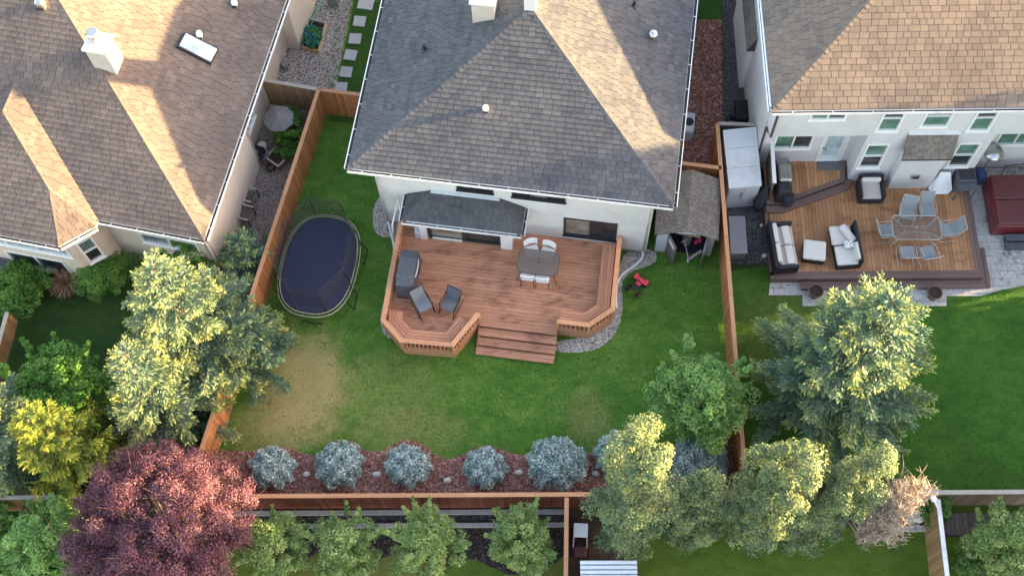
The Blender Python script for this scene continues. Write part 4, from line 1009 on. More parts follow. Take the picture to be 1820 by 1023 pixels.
for pts in ([(1441, 211), (1500, 211), (1502, 202)], [(1559.3, 231.3), (1593, 231.3), (1608, 201.5), (1578, 201)], [(1637.4, 223.9), (1681, 223.9), (1697, 201.2)], [(1721, 231), (1754.5, 231), (1772, 201.3)]):
    w_ = fx(pts); w_ = (w_[0] + .0, w_[1], w_[2], min(zt3 - .1, w_[3])); uw.append(w_)
dash('uw', *[x for w_ in uw for x in w_])
# parallelogram projection: left/right from the bottom edge
uw[1] = (fx([(1559.3, 231.3)])[0], fx([(1593, 231.3)])[0], uw[1][2], zt3 - .12)
uw[2] = (fx([(1637.4, 223.9)])[0], fx([(1681, 223.9)])[0], uw[2][2], zt3 - .12)
uw[3] = (fx([(1721, 231)])[0], fx([(1754.5, 231)])[0], uw[3][2], zt3 - .12)
uw[0] = (fx([(1441, 211)])[0], fx([(1500, 211)])[0], uw[0][2], zt3 - .12)
wall(h3, PU, PU + u3 * LU, SH, zt3, -v3, uw, MT['stucco3'], name='upper_wall')
for i, w_ in enumerate(uw): window(h3, PU, u3, -v3, w_, MT['white'], [MT['glass_green'], MT['glass_dark']] if i == 0 else [MT['glass_green'], MT['glass_dark']], trim=.07, vsplit=2 if i == 0 else 1, hsplit=1 if i == 0 else 2)
xa = (at(1504, 312, .45) - E3_).x; xb = H3(0, 0, 0)
ya = (at(1504, 312, .45) - E3_).y; yb = (at(1451, 280, .75) - E3_).y; yr = (at(1810, 287, .1) - E3_).y; xr = fx([(1768, 242)])[0] + .3
dash('H3', xa, ya, yb, yr, xr, E3_.x, E3_.y)
RB = OF3 + .75
xr2 = (onplane(1732, 298, H3(0, OF3, 0), v3) - E3_).x
# lower middle wall, flush with the upper floor
PM = H3(xa, OF3 + .005, 0)
w6 = wallpx(PM, u3, -v3, [(1526, 296), (1560, 296), (1581, 257.5)]); a6 = (wallpx(PM, u3, -v3, [(1526, 296)])[0], wallpx(PM, u3, -v3, [(1560, 296)])[0], w6[2], w6[3])
w7 = (wallpx(PM, u3, -v3, [(1682, 297)])[0], wallpx(PM, u3, -v3, [(1716, 297)])[0], a6[2], a6[3])
wall(h3, PM, H3(xr2, OF3 + .005, 0), .1, SH - .001, -v3, [a6, w7], MT['stucco3'], name='middle_wall')
for w_ in (a6, w7): window(h3, PM, u3, -v3, w_, MT['white'], [MT['glass_dark'], MT['glass_green']], trim=.07, hsplit=2)
wall(h3, H3(xa, OF3 + .165, 0), H3(xa, RB, 0), .1, SH - .001, -u3, [], MT['stucco3'], name='recess_wall')
wall(h3, H3(xr2, OF3 + .165, 0), H3(xr2, RB, 0), .1, SH - .001, u3, [], MT['stucco3'], name='recess_wall')
PL = H3(.3, RB, 0)
w5 = wallpx(PL, u3, -v3, [(1376, 263), (1376.5, 263)]); k5 = (wallpx(PL, u3, -v3, [(1375, 263)])[0], wallpx(PL, u3, -v3, [(1437, 263)])[0], w5[2], w5[2] + 1.05)
wd = wallpx(PL, u3, -v3, [(1453, 280), (1492, 280)]); kd = (wd[0], wd[1], .78, 2.9)
dash('k5', *k5, *kd)
wall(h3, PL, H3(xa + .0, RB, 0), .1, SH - .001, -v3, [k5, kd], MT['stucco3'], name='back_wall')
window(h3, PL, u3, -v3, k5, MT['white'], [MT['glass_green'], MT['glass_dark']], trim=.07, vsplit=2)
dr = window(h3, PL, u3, -v3, kd, MT['white'], [MT['white']], trim=.08, name='patio_door', sill=False)
b = MB(); b.box(Vector(((PL.x + (kd[0] + kd[1]) / 2), PL.y + .035, 1.95)), (kd[1] - kd[0] - .28, .02, 1.6)); b.build('door_pane', MT['glass_pale'], dr)
b = MB(); b.tube([Vector((PL.x + kd[0] + .08, PL.y + .03, 1.75)), Vector((PL.x + kd[0] + .08, PL.y - .05, 1.75)), Vector((PL.x + kd[0] + .2, PL.y - .05, 1.75))], .015, 6); b.build('handle', MT['metal_dark'], dr)
PR = H3(xr2, RB, 0); k8 = (.75, 2.1, 1.9, 2.95)
wall(h3, PR, H3(W3 - .3, RB, 0), .1, SH - .001, -v3, [k8], MT['stucco3'], name='back_wall')
window(h3, PR, u3, -v3, k8, MT['white'], [MT['glass_green'], MT['glass_green']], trim=.07, vsplit=2)
b = MB(); b.prism([H3(.3, OF3 + .16, 0), H3(W3 - .3, OF3 + .16, 0), H3(W3 - .3, RB, 0), H3(.3, RB, 0)], SH - .02, SH + .02); b.build('overhang_soffit', MT['stucco3'], h3)
wall(h3, H3(.3, OF3 + .16, 0), H3(.3, D3 - .3, 0), SH, zt3, -u3, [], MT['stucco3'], name='side_wall')
wall(h3, H3(.302, RB + .16, 0), H3(.302, D3 - .3, 0), 0, SH - .001, -u3, [], MT['stucco3'], name='side_wall')
wall(h3, H3(W3 - .3, OF3 + .16, 0), H3(W3 - .3, D3 - .3, 0), 0, zt3, u3, [], MT['stucco3'], name='side_wall'); wall(h3, H3(.46, D3 - .3, 0), H3(W3 - .46, D3 - .3, 0), 0, zt3, v3, [], MT['stucco3'], name='side_wall')
b = MB(); b.prism([H3(.33, RB + .03, 0), H3(W3 - .33, RB + .03, 0), H3(W3 - .33, D3 - .4, 0), H3(.33, D3 - .4, 0)], 0, .099); b.build('foundation', MT['foundation'], h3)
# fireplace chase on the rear wall with a little shed roof
q0, q1 = at(1577, 334.3, .45), at(1651, 334.3, .45); fa3, fb3, fy = q0.x, q1.x, .5 * (q0.y + q1.y)
ycl = E3_.y + OF3
def plane_y(px, py, y): return onplane(px, py, Vector((0, y, 0)), Vector((0, 1, 0)))
ez = plane_y(1648, 283, fy - .12).z; tz = plane_y(1650, 236, ycl).z; dash('chase', fa3, fb3, fy, ycl, ez, tz)
b = MB(); b.prism([Vector((fa3, fy, 0)), Vector((fb3, fy, 0)), Vector((fb3, ycl - .002, 0)), Vector((fa3, ycl - .002, 0))], 0, ez - .08); cs = b.build('fireplace_chase', MT['stucco3'], h3)
t3 = [Vector((fa3 - .1, fy - .12, ez)), Vector((fb3 + .14, fy - .12, ez)), Vector((fb3 + .14, ycl - .004, tz)), Vector((fa3 - .1, ycl - .004, tz))]
b = MB(); b.hexa([q - Vector((0, 0, .12)) for q in t3], t3); cr = b.build('chase_roof', MT['roof_under'], h3); col = []
roof_plane(cr, [q + Vector((0, 0, .004)) for q in t3], u3, MT['roof_shed'], .27, .17, col); flush_shingles(cr, col, MT['roof_shed'], 300)
b = MB(); b.box((t3[2] + t3[3]) / 2 + Vector((0, -.05, .05)), ((fb3 - fa3) + .26, .1, .08)); b.build('flashing', MT['alum'], cr)
b = MB(); mv = plane_y(1627, 312, fy); b.box(mv + Vector((0, -.04, 0)), (.3, .1, .24)); ve = b.build('exhaust_vent', MT['metal'], h3); b = MB(); b.box(mv + Vector((.02, -.095, -.02)), (.16, .02, .12)); b.build('vent_opening', MT['rubber'], ve)
# side chase with shingled top
q0, q1 = at(1311.4, 156.3), at(1304.6, 33.7); sx = .5 * (q0.x + q1.x); sy0, sy1 = q0.y, q1.y; wx = E3_.x + .3; 
szz = onplane(1332.7, 85.5, q0, Vector((0, 1, 0))).z; dash('schase', sx, sy0, sy1, szz, wx)
b = MB(); b.prism([Vector((sx, sy0, 0)), Vector((wx - .002, sy0, 0)), Vector((wx - .002, sy1, 0)), Vector((sx, sy1, 0))], .0, szz - .1); b.build('side_chase', MT['stucco3'], h3)
ts = [Vector((sx - .1, sy1 + .1, szz)), Vector((sx - .1, sy0 - .1, szz)), Vector((wx - .004, sy0 - .1, szz + .75)), Vector((wx - .004, sy1 + .1, szz + .75))]
b = MB(); b.add([ts[0] - Vector((0, 0, .1)), ts[1] - Vector((0, 0, .1)), ts[2] - Vector((0, 0, .85)), ts[3] - Vector((0, 0, .85)), *ts], [(4, 5, 6, 7), (3, 2, 1, 0), (0, 1, 5, 4), (1, 2, 6, 5), (3, 0, 4, 7)]); cr2 = b.build('side_chase_roof', MT['roof_under'], h3); col = []
roof_plane(cr2, [q + Vector((0, 0, .004)) for q in ts], -v3, MT['roof_shed'], .27, .17, col); flush_shingles(cr2, col, MT['roof_shed'], 300)
MB().tube([H3(.45, -.05, ZE3 - .2), H3(.34, OF3 - .06, ZE3 - .55), H3(.34, OF3 - .06, SH + .1), H3(.34, RB - .06, SH - .5), H3(.34, RB - .06, .8)], .045, 8).build('downspout', MT['bronze'], h3, smooth=True)

# ------------------------------------------------------------------ added houses, unseen outside the picture, put in to shade the yards
def far_house(name, ox, oy, ang, W, D, ze, p, roofm, wallm, label):
    u = Vector((math.cos(ang), math.sin(ang), 0)); v = Vector((-u.y, u.x, 0)); O = Vector((ox, oy, 0)); f = lambda a, b_, z: Vector((O.x + u.x * a + v.x * b_, O.y + u.y * a + v.y * b_, z))
    h = thing(name, f(W / 2, D / 2, 0), label, 'house'); k = min(W, D) / 2
    r0, r1 = (f(k, k, ze + k * p), f(k, D - k, ze + k * p)) if W <= D else (f(k, k, ze + k * p), f(W - k, k, ze + k * p))
    c = [f(0, 0, ze), f(W, 0, ze), f(W, D, ze), f(0, D, ze)]; b = MB()
    fs = [(0, 1, 4), (1, 2, 5, 4), (2, 3, 5), (3, 0, 4, 5)] if W <= D else [(0, 1, 5, 4), (1, 2, 5), (2, 3, 4, 5), (3, 0, 4)]
    b.add(c + [r0, r1], fs + [(3, 2, 1, 0)]); b.build('roof', roofm, h)
    b = MB(); b.prism([f(.5, .5, 0), f(W - .5, .5, 0), f(W - .5, D - .5, 0), f(.5, D - .5, 0)], 0, ze - .01); b.build('wall', wallm, h)
    for i in range(3):
        b = MB(); b.prism([f(1.5 + i * 3.2, .46, 0), f(3 + i * 3.2, .46, 0), f(3 + i * 3.2, .6, 0), f(1.5 + i * 3.2, .6, 0)], 3.6, 4.9); w_ = b.build('window', MT['white'], h)
        b = MB(); b.prism([f(1.6 + i * 3.2, .44, 0), f(2.9 + i * 3.2, .44, 0), f(2.9 + i * 3.2, .47, 0), f(1.6 + i * 3.2, .47, 0)], 3.7, 4.8); b.build('pane', MT['glass_dark'], w_)
    return h

# ------------------------------------------------------------------ fences
PICK = {}
def fence(P, Q, label, mat, capm, h=FT, pitch=.145, group=None, cap=True, posts=2.4, base=0.0, name='wooden_fence', inner=None, rails=True, side=1):
    P = V2(P); Q = V2(Q); L_ = (Q - P).length; d = (Q - P) / L_; n = Vector((-d.y, d.x, 0)); r = thing(name, P, label, 'fence', group); WL[r.name] = P.copy()
    key = (mat.name, h, pitch)
    if key not in PICK:
        b = MB(); b.box((0, 0, (h - .03) / 2 + .02), (pitch - .012, .022, h - .07)); me = bpy.data.meshes.new('picket'); me.from_pydata([tuple(v) for v in b.v], [], b.f); me.materials.append(mat); PICK[key] = me
    k = int(L_ / pitch); a = dirang(d)
    for i in range(k):
        m_ = (Matrix.Rotation(a, 4, 'Z')); m_.translation = d * ((i + .5) * L_ / k) + n * (side * .035) + Vector((0, 0, base + random.uniform(-.004, .004))); inst('picket', PICK[key], r, m_)
    np_ = max(2, int(round(L_ / posts)) + 1)
    for i in range(np_):
        c = P + d * (L_ * i / (np_ - 1)); b = MB(); b.box(Vector((c.x, c.y, (h - .03) / 2)) - n * side * .02, (.09, .085, h - .05), Rz(a)); b.build('post', mat, r)
        if i < np_ - 1:
            c2 = P + d * (L_ * (i + 1) / (np_ - 1)); zz_ = Vector((0, 0, 1))
            for z_ in (.3, h / 2, h - .22):
                b = MB(); b.beam(c - n * side * .012 + zz_ * z_ + d * .05, c2 - n * side * .012 + zz_ * z_ - d * .05, .035, .085); b.build('rail', mat, r)
            if cap: b = MB(); b.beam(c + zz_ * (h - .012), c2 + zz_ * (h - .012) - d * .006, .15, .034); b.build('fence_cap', capm, r)
    return r
ff = [('left', 0)]
fence(FL0, FL1, 'long orange stained wooden fence left of the lawn, running past the trampoline', MT['fence'], MT['cap'], side=1)
fence(FR0 + Vector((0, .0, 0)), FR1, 'long orange stained wooden fence between the lawn and the right neighbour', MT['fence'], MT['cap'], side=-1)
fence(FL1 + Vector((.02, -.0, 0)), FR1, 'rear wooden fence behind the mulch bed with red brown outer face', MT['fencered'], MT['cap'], side=-1, pitch=.145)
hL = (V2(FL0)); hR = H1(aL + .0, 0, 0)
w_end = Vector((at(640, 168, FT).x, at(640, 168, FT).y, 0))
fence(V2(FL0) + Vector((.06, 0, 0)), w_end + (w_end - V2(FL0)).normalized() * .8, 'short fence with gate between the long left fence and the grey roofed house', MT['fence'], MT['cap'], side=-1)
gq = at(470, 142, FT); fence(V2(gq) + Vector((-.1, .02, 0)), V2(FL0) - Vector((.08, -.03, 0)), 'weathered brown gate fence between the beige house and the left fence', MT['fenceold'], MT['capgrey'], side=-1)
fence(Vector((FR0.x, FR0.y, 0)) + Vector((.05, 0, 0)), V2(at(1350, 222, FT)), 'short grey fence behind the white roofed shed', MT['fencegrey'], MT['capgrey'], side=1)
q = at(1285, 298, FT); fence(V2(at(1206, 289, FT)) - Vector((1.1, -.16, 0)), V2(q) - Vector((.06, 0, 0)), 'short orange fence above the small grey garden shed', MT['fence'], MT['cap'], side=-1)
rr_ = lambda x: Vector((x, FR1.y, 0))
fence(rr_(at(-40, 878, FT).x), rr_(FL1.x - .03), 'weathered brown rear fence at lower left behind the yellow pine', MT['fenceold'], MT['capgrey'], side=-1)
fence(rr_(FR1.x + .03), rr_(at(1900, 880, FT).x), 'grey capped rear fence at lower right along the lawn', MT['fencegrey'], MT['capgrey'], side=-1)
fence(V2(at(1007, 881, FT)) - Vector((0, .05, 0)), V2(at(1005, 1100, FT)), 'thin fence running down from the rear fence between two back gardens', MT['fencered'], MT['cap'], side=1)
fence(V2(at(1667, 883, FT)) - Vector((0, .08, 0)), V2(at(1693, 1100, FT)), 'brown fence with white cap at the lower right corner', MT['fenceold'], MT['alum'], side=-1)
fence(V2(at(-25, 700, .9)), V2(at(14, 556, .9)), 'low pale wooden fence at the left edge below the flowering shrub', MT['fenceold'], MT['capgrey'], h=1.0, side=-1)
# retaining kerbs behind the rear fence
for i, (y0, y1, hh, lab) in enumerate(((906, 913, .16, 'pale concrete kerb right behind the rear fence'), (930, 936, .12, 'lower grey kerb above the small garden trees'))):
    a_, c_ = at(400, (y0 + y1) / 2, hh), at(1003, (y0 + y1) / 2, hh); o = MB().box((a_ + c_) / 2 - Vector((0, 0, hh / 2)), ((c_ - a_).x, .16, hh)).build('garden_kerb', MT['concrete'], loc=V2((a_ + c_) / 2)); tag(o, lab, 'kerb')
sheet('rear_gravel_strip', pp([(430, 899), (1003, 899), (1003, 926), (430, 926)]), .008, MT['gravel3'])

# ------------------------------------------------------------------ foliage
def norm(a): return a / np.maximum(np.linalg.norm(a, axis=-1, keepdims=True), 1e-9)
def quads(c, a, b): return np.stack([c - a - b * .15, c - b, c + a, c + b], 1)
def rhomb(c, d, n_, l, w):       # pointed leaf: centre, long direction, face normal
    d = norm(d); s = norm(np.cross(d, n_)); a = d * l[:, None] / 2; b_ = s * w[:, None] / 2
    return np.stack([c - a, c - b_, c + a, c + b_], 1).reshape(-1, 3)
def leafmesh(name, parts, mat, parent, tints):
    V = np.concatenate(parts); n = len(V) // 4; o = fast(name, V, np.arange(n * 4).reshape(-1, 4), mat, parent, tint=np.clip(np.concatenate(tints), 0, 1)); o['kind'] = 'stuff'; return o
def unit(n): return norm(RNG.normal(0, 1, (n, 3)))
def ball(cs, rs, per, size, up=.35, tint=None, aspect=.6, shell=.35, gap=0):
    """leaves on and inside clumps; cs (k,3), rs (k,)"""
    k = len(cs); idx = np.repeat(np.arange(k), per); n = len(idx); u = unit(n); u[:, 2] = np.where(u[:, 2] < -.3, -u[:, 2], u[:, 2])
    r = rs[idx] * (1 - shell * RNG.random(n) ** 1.5); c = cs[idx] + u * r[:, None] * np.array([1, 1, .85])
    nn = norm(u * .7 + np.array([0, 0, up]) + RNG.normal(0, .45, (n, 3))); d = norm(np.cross(nn, RNG.normal(0, 1, (n, 3))))
    l = size * RNG.uniform(.6, 1.3, n); V = rhomb(c, d, nn, l, l * aspect)
    ti = (RNG.random(k)[idx] * .45 + RNG.random(n) * .55) if tint is None else np.clip(tint[idx] + RNG.normal(0, .18, n), 0, 1)
    return V, ti
def trunk(root, base, top, r0, r1, mat=None, bend=.2, n=8):
    pts = [lerp(Vector(base), Vector(top), i / 5) + Vector((random.uniform(-bend, bend), random.uniform(-bend, bend), 0)) * (.5 if 0 < i < 5 else 0) for i in range(6)]
    return MB().tube(pts, r0, n, rs=[lerp(r0, r1, i / 5) for i in range(6)]).build('trunk', mat or MT['bark'], root, smooth=True)
def limbs(root, base, ends, r=.05, mat=None):
    b = MB()
    for e in ends:
        e = Vector(e); m_ = lerp(Vector(base), e, .5) + Vector((0, 0, -.15 * (e - Vector(base)).length * .3)); b.tube([base, m_, e], r, 5, rs=[r, r * .6, r * .2])
    o = b.build('limb', mat or MT['bark'], root); return o
def spruce(base, h, R, label, mat='spruce', nb=170, name='spruce_tree', low=.08, tw=.9, lean=(0, 0), tip=None, group=None, dens=1.0, droop=.25, big=1.0):
    """whorls of plume-like boughs: each bough is a tapering feather of needle twigs with a bright tip"""
    base = Vector(base); root = thing(name, base, label, 'tree', group); trunk(root, base, base + Vector((lean[0], lean[1], h * .97)), .14 * h / 7, .02, bend=.05)
    Vs = []; Ts = []; br = MB(); B0 = np.array(base); nb = int(nb * .80)
    for i in range(nb):
        t = low + (1 - low) * ((i + random.random()) / nb) ** .9; z = h * t; az = i * 2.39996 + random.uniform(-.45, .45)
        L = R * (1 - t) ** .74 * random.choice((.62, .85, 1.0, 1.06, 1.22)) * random.uniform(.92, 1.08) + .16
        rise = (.45 if t > .8 else .08) - droop * (1 - t) + random.uniform(-.08, .08); dirv = np.array([math.cos(az), math.sin(az), 0]); side = np.array([-math.sin(az), math.cos(az), 0])
        st = B0 + np.array([lean[0] * t, lean[1] * t, z]); ns = max(6, int(L / .085 * dens))
        ss = (np.arange(ns) + .5) / ns; ss = .12 + .88 * ss
        curve = st[None] + dirv[None] * (L * ss)[:, None] + side[None] * (.10 * L * np.sin(ss * 3 + i))[:, None] + np.array([0, 0, 1.])[None] * (L * rise * ss + L * .26 * ss ** 3)[:, None]
        br.tube([Vector(st), Vector(curve[ns // 2]), Vector(curve[-1])], .02, 3, cap=False, rs=[.024, .014, .005])
        bt = random.gauss(0, .10)
        for sg in (-1, 1, 0):
            env = np.sin(np.clip((ss - .02) / .98, 0, 1) * PI * .80 + .38) ** .8          # plume outline, widest near the middle
            tl = (min(.52, .16 + L * .17) * env + .05) * RNG.uniform(.65, 1.15, ns) * tw if sg else np.full(ns, .15)
            nd = 4 if sg else 2
            for q in range(nd):
                f = (q + .6) / nd; fwd = dirv[None] * (.95 if sg else 1.) + side[None] * (sg * .85); fwd = norm(fwd + RNG.normal(0, .14, (ns, 3)))
                c = curve + fwd * (tl * f)[:, None] + np.array([0, 0, -.07])[None] * (f * tl)[:, None] + np.array([0, 0, .05 if not sg else 0]) + RNG.normal(0, .012, (ns, 3))
                nn = norm(np.array([[0, 0, 1.]]) + RNG.normal(0, .45, (ns, 3))); d = norm(fwd + RNG.normal(0, .28, (ns, 3)) + np.array([[0, 0, .15]]))
                l = np.clip(tl / nd * 2.1, .08, .19) * RNG.uniform(.8, 1.25, ns) * big; Vs.append(rhomb(c, d, nn, l, l * RNG.uniform(.30, .46, ns))); Ts.append(np.clip(bt + .05 + .28 * f + .50 * ss ** 1.8 + RNG.normal(0, .10, ns), 0, 1))  # tint paints inner needles dark and bough tips sunlit
    br.build('branches', MT['bark'], root)
    leafmesh('crown', Vs, LEAF[mat], root, Ts)
    return root
def crown(root, base, cs, rs, per, size, mat, up=.35, aspect=.6, tint=None, shell=.35, name='crown'):
    V, t = ball(np.array(cs, float), np.array(rs, float), per, size, up, tint, aspect, shell); return leafmesh(name, [V], LEAF[mat], root, [t])
def bushy(base, h, R, label, mat, cat='tree', name='leafy_tree', ncl=70, cr=.33, per=130, size=.10, z0=.18, group=None, aspect=.6, trunkr=.07, spikes=0, up=.35, flat=1.0, pw=.5):
    base = Vector(base); root = thing(name, base, label, cat, group); B0 = np.array(base)
    cs = []; rs = []
    for i in range(ncl):
        t = z0 + (1 - z0) * random.random() ** .85; prof = math.sin(PI * min(1, max(.02, (t - z0) / (1 - z0) * .86 + .12))) ** pw
        a = i * 2.39996 + random.uniform(-.4, .4); rr = R * prof * (random.random() ** .42) * random.uniform(.8, 1.12)
        cs.append(B0 + np.array([rr * math.cos(a), rr * math.sin(a) * flat, h * t * .93])); rs.append(cr * random.uniform(.6, 1.25))
    for i in range(spikes):
        a = random.random() * 2 * PI; rr = R * random.uniform(.6, .98); t = random.uniform(.4, .95); e = B0 + np.array([rr * math.cos(a), rr * math.sin(a), h * t])
        for k in range(3): cs.append(e + np.array([math.cos(a) * .14 * k, math.sin(a) * .14 * k, .16 * k])); rs.append(cr * (.42 - .1 * k))
    top = base + Vector((0, 0, h * .8))
    if trunkr: trunk(root, base, top, trunkr, trunkr * .3); limbs(root, base + Vector((0, 0, h * .35)), [Vector(c) for c in cs[::5]], trunkr * .55)
    crown(root, base, cs, rs, per, size, mat, up, aspect)
    return root
def columnar(base, h, R, label, lean=(0, 0), mat='aspen', name='columnar_aspen', ncl=95, per=270, size=.075, z0=.08, group=None, top=.55):
    base = Vector(base); root = thing(name, base, label, 'tree', group); B0 = np.array(base); cs = []; rs = []
    nl = 6; lead = [(R * .50 * math.cos(k * 2.4 + h), R * .50 * math.sin(k * 2.4 + h), random.uniform(.68, 1.0) if k else 1.0) for k in range(nl)]
    ph = [random.random() * 6 for _ in range(4)]
    for k, (lx, ly_, lh) in enumerate(lead):
        m_ = int(ncl * .30 * lh) + 6
        for i in range(m_):
            t = (z0 + (1 - z0) * (i + random.random()) / m_) * lh; u_ = t / lh
            swell = (.55 + .45 * math.sin(u_ * 13 + ph[k % 4] + k)) ; taper = min(1, u_ / .16 + .35) * (1 - max(0, (u_ - .55) / .45) ** 1.7 * .85)
            a = random.random() * 2 * PI; rr = R * .52 * taper * (.35 + .65 * random.random()) * (.7 + .5 * swell); bow = math.sin(PI * min(1, u_ * .9)) 
            if random.random() < .14: continue
            cs.append(B0 + np.array([lx * (.4 + .75 * bow) + rr * math.cos(a) + lean[0] * t, ly_ * (.4 + .75 * bow) + rr * math.sin(a) + lean[1] * t, h * t])); rs.append(random.uniform(.16, .40) * (.75 + .45 * swell) * (R / 1.1) ** .6)
    trunk(root, base, base + Vector((lean[0], lean[1], h * .9)), .12, .03)
    limbs(root, base + Vector((0, 0, h * .2)), [Vector(c) for c in cs[::6]], .04)
    crown(root, base, cs, rs, int(per * .95), size, mat, .3, .72, shell=.6)
    return root
def globe(px, py, r, label, group):
    c = at(px, py, r * .75); base = V2(c); root = thing('globe_spruce', base, label, 'shrub', group); n = 8500; sq = (RNG.uniform(.9, 1.1), RNG.uniform(.9, 1.1))
    ang = RNG.random(9) * 6.28
    u = unit(n); u[:, 2] = np.abs(u[:, 2]) * np.where(RNG.random(n) < .85, 1, -.4)
    bumpy = 1 + .13 * np.sin(u[:, 0] * 7 + ang[0]) * np.sin(u[:, 1] * 8 + ang[1]) + .06 * np.sin(u[:, 0] * 15 + ang[2]) * np.sin(u[:, 2] * 13 + ang[3])
    rr = r * bumpy * RNG.uniform(.82, 1.05, n); c_ = np.array([base.x, base.y, r * .55])[None] + u * rr[:, None] * np.array([sq[0], sq[1], .92])
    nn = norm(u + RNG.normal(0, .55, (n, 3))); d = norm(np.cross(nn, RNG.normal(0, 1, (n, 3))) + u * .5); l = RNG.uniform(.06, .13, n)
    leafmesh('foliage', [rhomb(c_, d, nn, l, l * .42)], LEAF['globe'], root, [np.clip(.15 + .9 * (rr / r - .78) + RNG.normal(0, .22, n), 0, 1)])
    MB().tube([base, base + Vector((0, 0, r))], .05, 6).build('stem', MT['bark'], root)
    return root

# five clear globe spruces plus two half hidden ones
GL = [(483, 830, .76, 'leftmost blue globe spruce in the mulch bed, beside the burgundy tree'), (603, 824, .78, 'second blue globe spruce from the left in the mulch bed'), (725, 826, .79, 'third blue globe spruce from the left, wide and round'),
      (862, 830, .76, 'fourth blue globe spruce from the left, a little greener'), (990, 822, .97, 'largest blue globe spruce at the right part of the mulch bed'), (1098, 806, .8, 'blue globe spruce half hidden behind the tallest columnar aspen'), (1243, 822, .92, 'blue globe spruce in the right corner behind two columnar aspens')]
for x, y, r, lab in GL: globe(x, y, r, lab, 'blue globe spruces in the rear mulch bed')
# pale rocks in the bed
for i, (x, y, lab) in enumerate([(545, 842, 'small round white rock between the first and second globe spruce'), (670, 842, 'small cream rock between the second and third globe spruce'), (795, 853, 'flat white rock between the third and fourth globe spruce'), (922, 839, 'long pale rock between the fourth and fifth globe spruce'), (1059, 841, 'pale rock right of the largest globe spruce')]):
    p_ = at(x, y, .05); b = MB(); bm = bmesh.new(); bmesh.ops.create_icosphere(bm, subdivisions=2, radius=1)
    vs = [Vector((v.co.x * (.15 + .03 * (i % 2)), v.co.y * .11, v.co.z * .08)) * (1 + .12 * math.sin(v.co.x * 5 + i) * math.cos(v.co.y * 4)) + p_ for v in bm.verts]; bm.verts.index_update(); b.add(vs, [tuple(v.index for v in f.verts) for f in bm.faces]); bm.free()
    o = b.build('garden_rock', MT['limestone'], loc=p_, smooth=True); tag(o, lab, 'rock', 'pale rocks in the mulch bed')
# spruces of the left neighbour
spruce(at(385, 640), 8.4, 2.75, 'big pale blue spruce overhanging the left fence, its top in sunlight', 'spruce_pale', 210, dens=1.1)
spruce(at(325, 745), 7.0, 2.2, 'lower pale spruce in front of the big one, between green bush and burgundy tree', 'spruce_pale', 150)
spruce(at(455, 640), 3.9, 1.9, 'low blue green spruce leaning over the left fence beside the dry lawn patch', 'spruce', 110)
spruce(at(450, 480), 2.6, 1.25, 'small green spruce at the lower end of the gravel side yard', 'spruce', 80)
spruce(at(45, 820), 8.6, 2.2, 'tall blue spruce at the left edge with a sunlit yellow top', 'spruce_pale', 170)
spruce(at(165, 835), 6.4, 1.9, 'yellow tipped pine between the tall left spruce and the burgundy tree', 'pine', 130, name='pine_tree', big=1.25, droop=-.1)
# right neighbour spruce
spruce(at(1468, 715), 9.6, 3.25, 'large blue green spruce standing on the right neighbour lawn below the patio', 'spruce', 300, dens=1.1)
# columnar aspens
GA = 'tall columnar aspens along the rear fence'
columnar(at(1108, 948), 11.9, 1.22, 'tallest columnar aspen over the rear fence, left one of the row', group=GA, ncl=120)
columnar(at(1214, 945), 6.6, .92, 'slimmer columnar aspen between the tallest one and the right fence', group=GA, ncl=80)
columnar(at(1322, 948), 11.2, 1.28, 'columnar aspen just right of the right fence corner', group=GA, ncl=110)
columnar(at(1392, 948), 6.6, 1.1, 'short leafy aspen in front of the two tall ones on the right', group=GA, ncl=80)
columnar(at(1428, 945), 10.3, 1.05, 'columnar aspen leaning right beside the bare dead tree', group=GA, ncl=100, lean=(.5, .3))
# dead tree: a fan of bare twigs
db = at(1525, 962); dt = thing('dead_tree', db, 'bare brown dead columnar tree with upright twigs beside the lower right fence', 'tree')
b = MB(); random.seed(5)
for i in range(430):
    t = random.random() ** .9; z0_ = 9.0 * t * .62; a = random.random() * 2 * PI; r0 = .05 + .1 * random.random(); L = random.uniform(1.0, 2.9) * (1.1 - .35 * t); sp = random.uniform(.08, .46) * (1 if t < .7 else .6)
    p0 = db + Vector((math.cos(a) * r0, math.sin(a) * r0, .4 + z0_)); k1 = Vector((math.cos(a) * sp, math.sin(a) * sp, 1)); p1 = p0 + k1 * L * .5 + Vector((random.uniform(-.12, .12), random.uniform(-.12, .12), 0)); p2 = p0 + k1 * L * .9 + Vector((random.uniform(-.3, .3), random.uniform(-.3, .3), .15))
    b.tube([p0, p1, p2], .02, 4, cap=False, rs=[.026, .016, .006])
    for j in range(5):
        q = lerp(p1, p2, random.random()); e = q + Vector((random.uniform(-.28, .28), random.uniform(-.28, .28), random.uniform(.05, .4))); b.tube([q, e], .008, 3, cap=False, rs=[.011, .004])
for i in range(150):
    z0_ = random.uniform(.3, 3.4); a = random.random() * 2 * PI; p0 = db + Vector((0, 0, z0_)); e = p0 + Vector((math.cos(a) * .6, math.sin(a) * .6, 1.0)) * random.uniform(.4, 1.0); b.tube([p0, lerp(p0, e, .5) + Vector((0, 0, -.08)), e], .016, 4, cap=False, rs=[.022, .014, .005])
b.build('twigs', MT['deadwood'], dt)['kind'] = 'stuff'; trunk(dt, db, db + Vector((.1, .1, 5.5)), .11, .03, MT['deadwood'])
dt2b = at(1262, 935); dt2 = thing('dead_tree', dt2b, 'thin dead branches between two columnar aspens behind the right fence corner', 'tree'); b = MB()
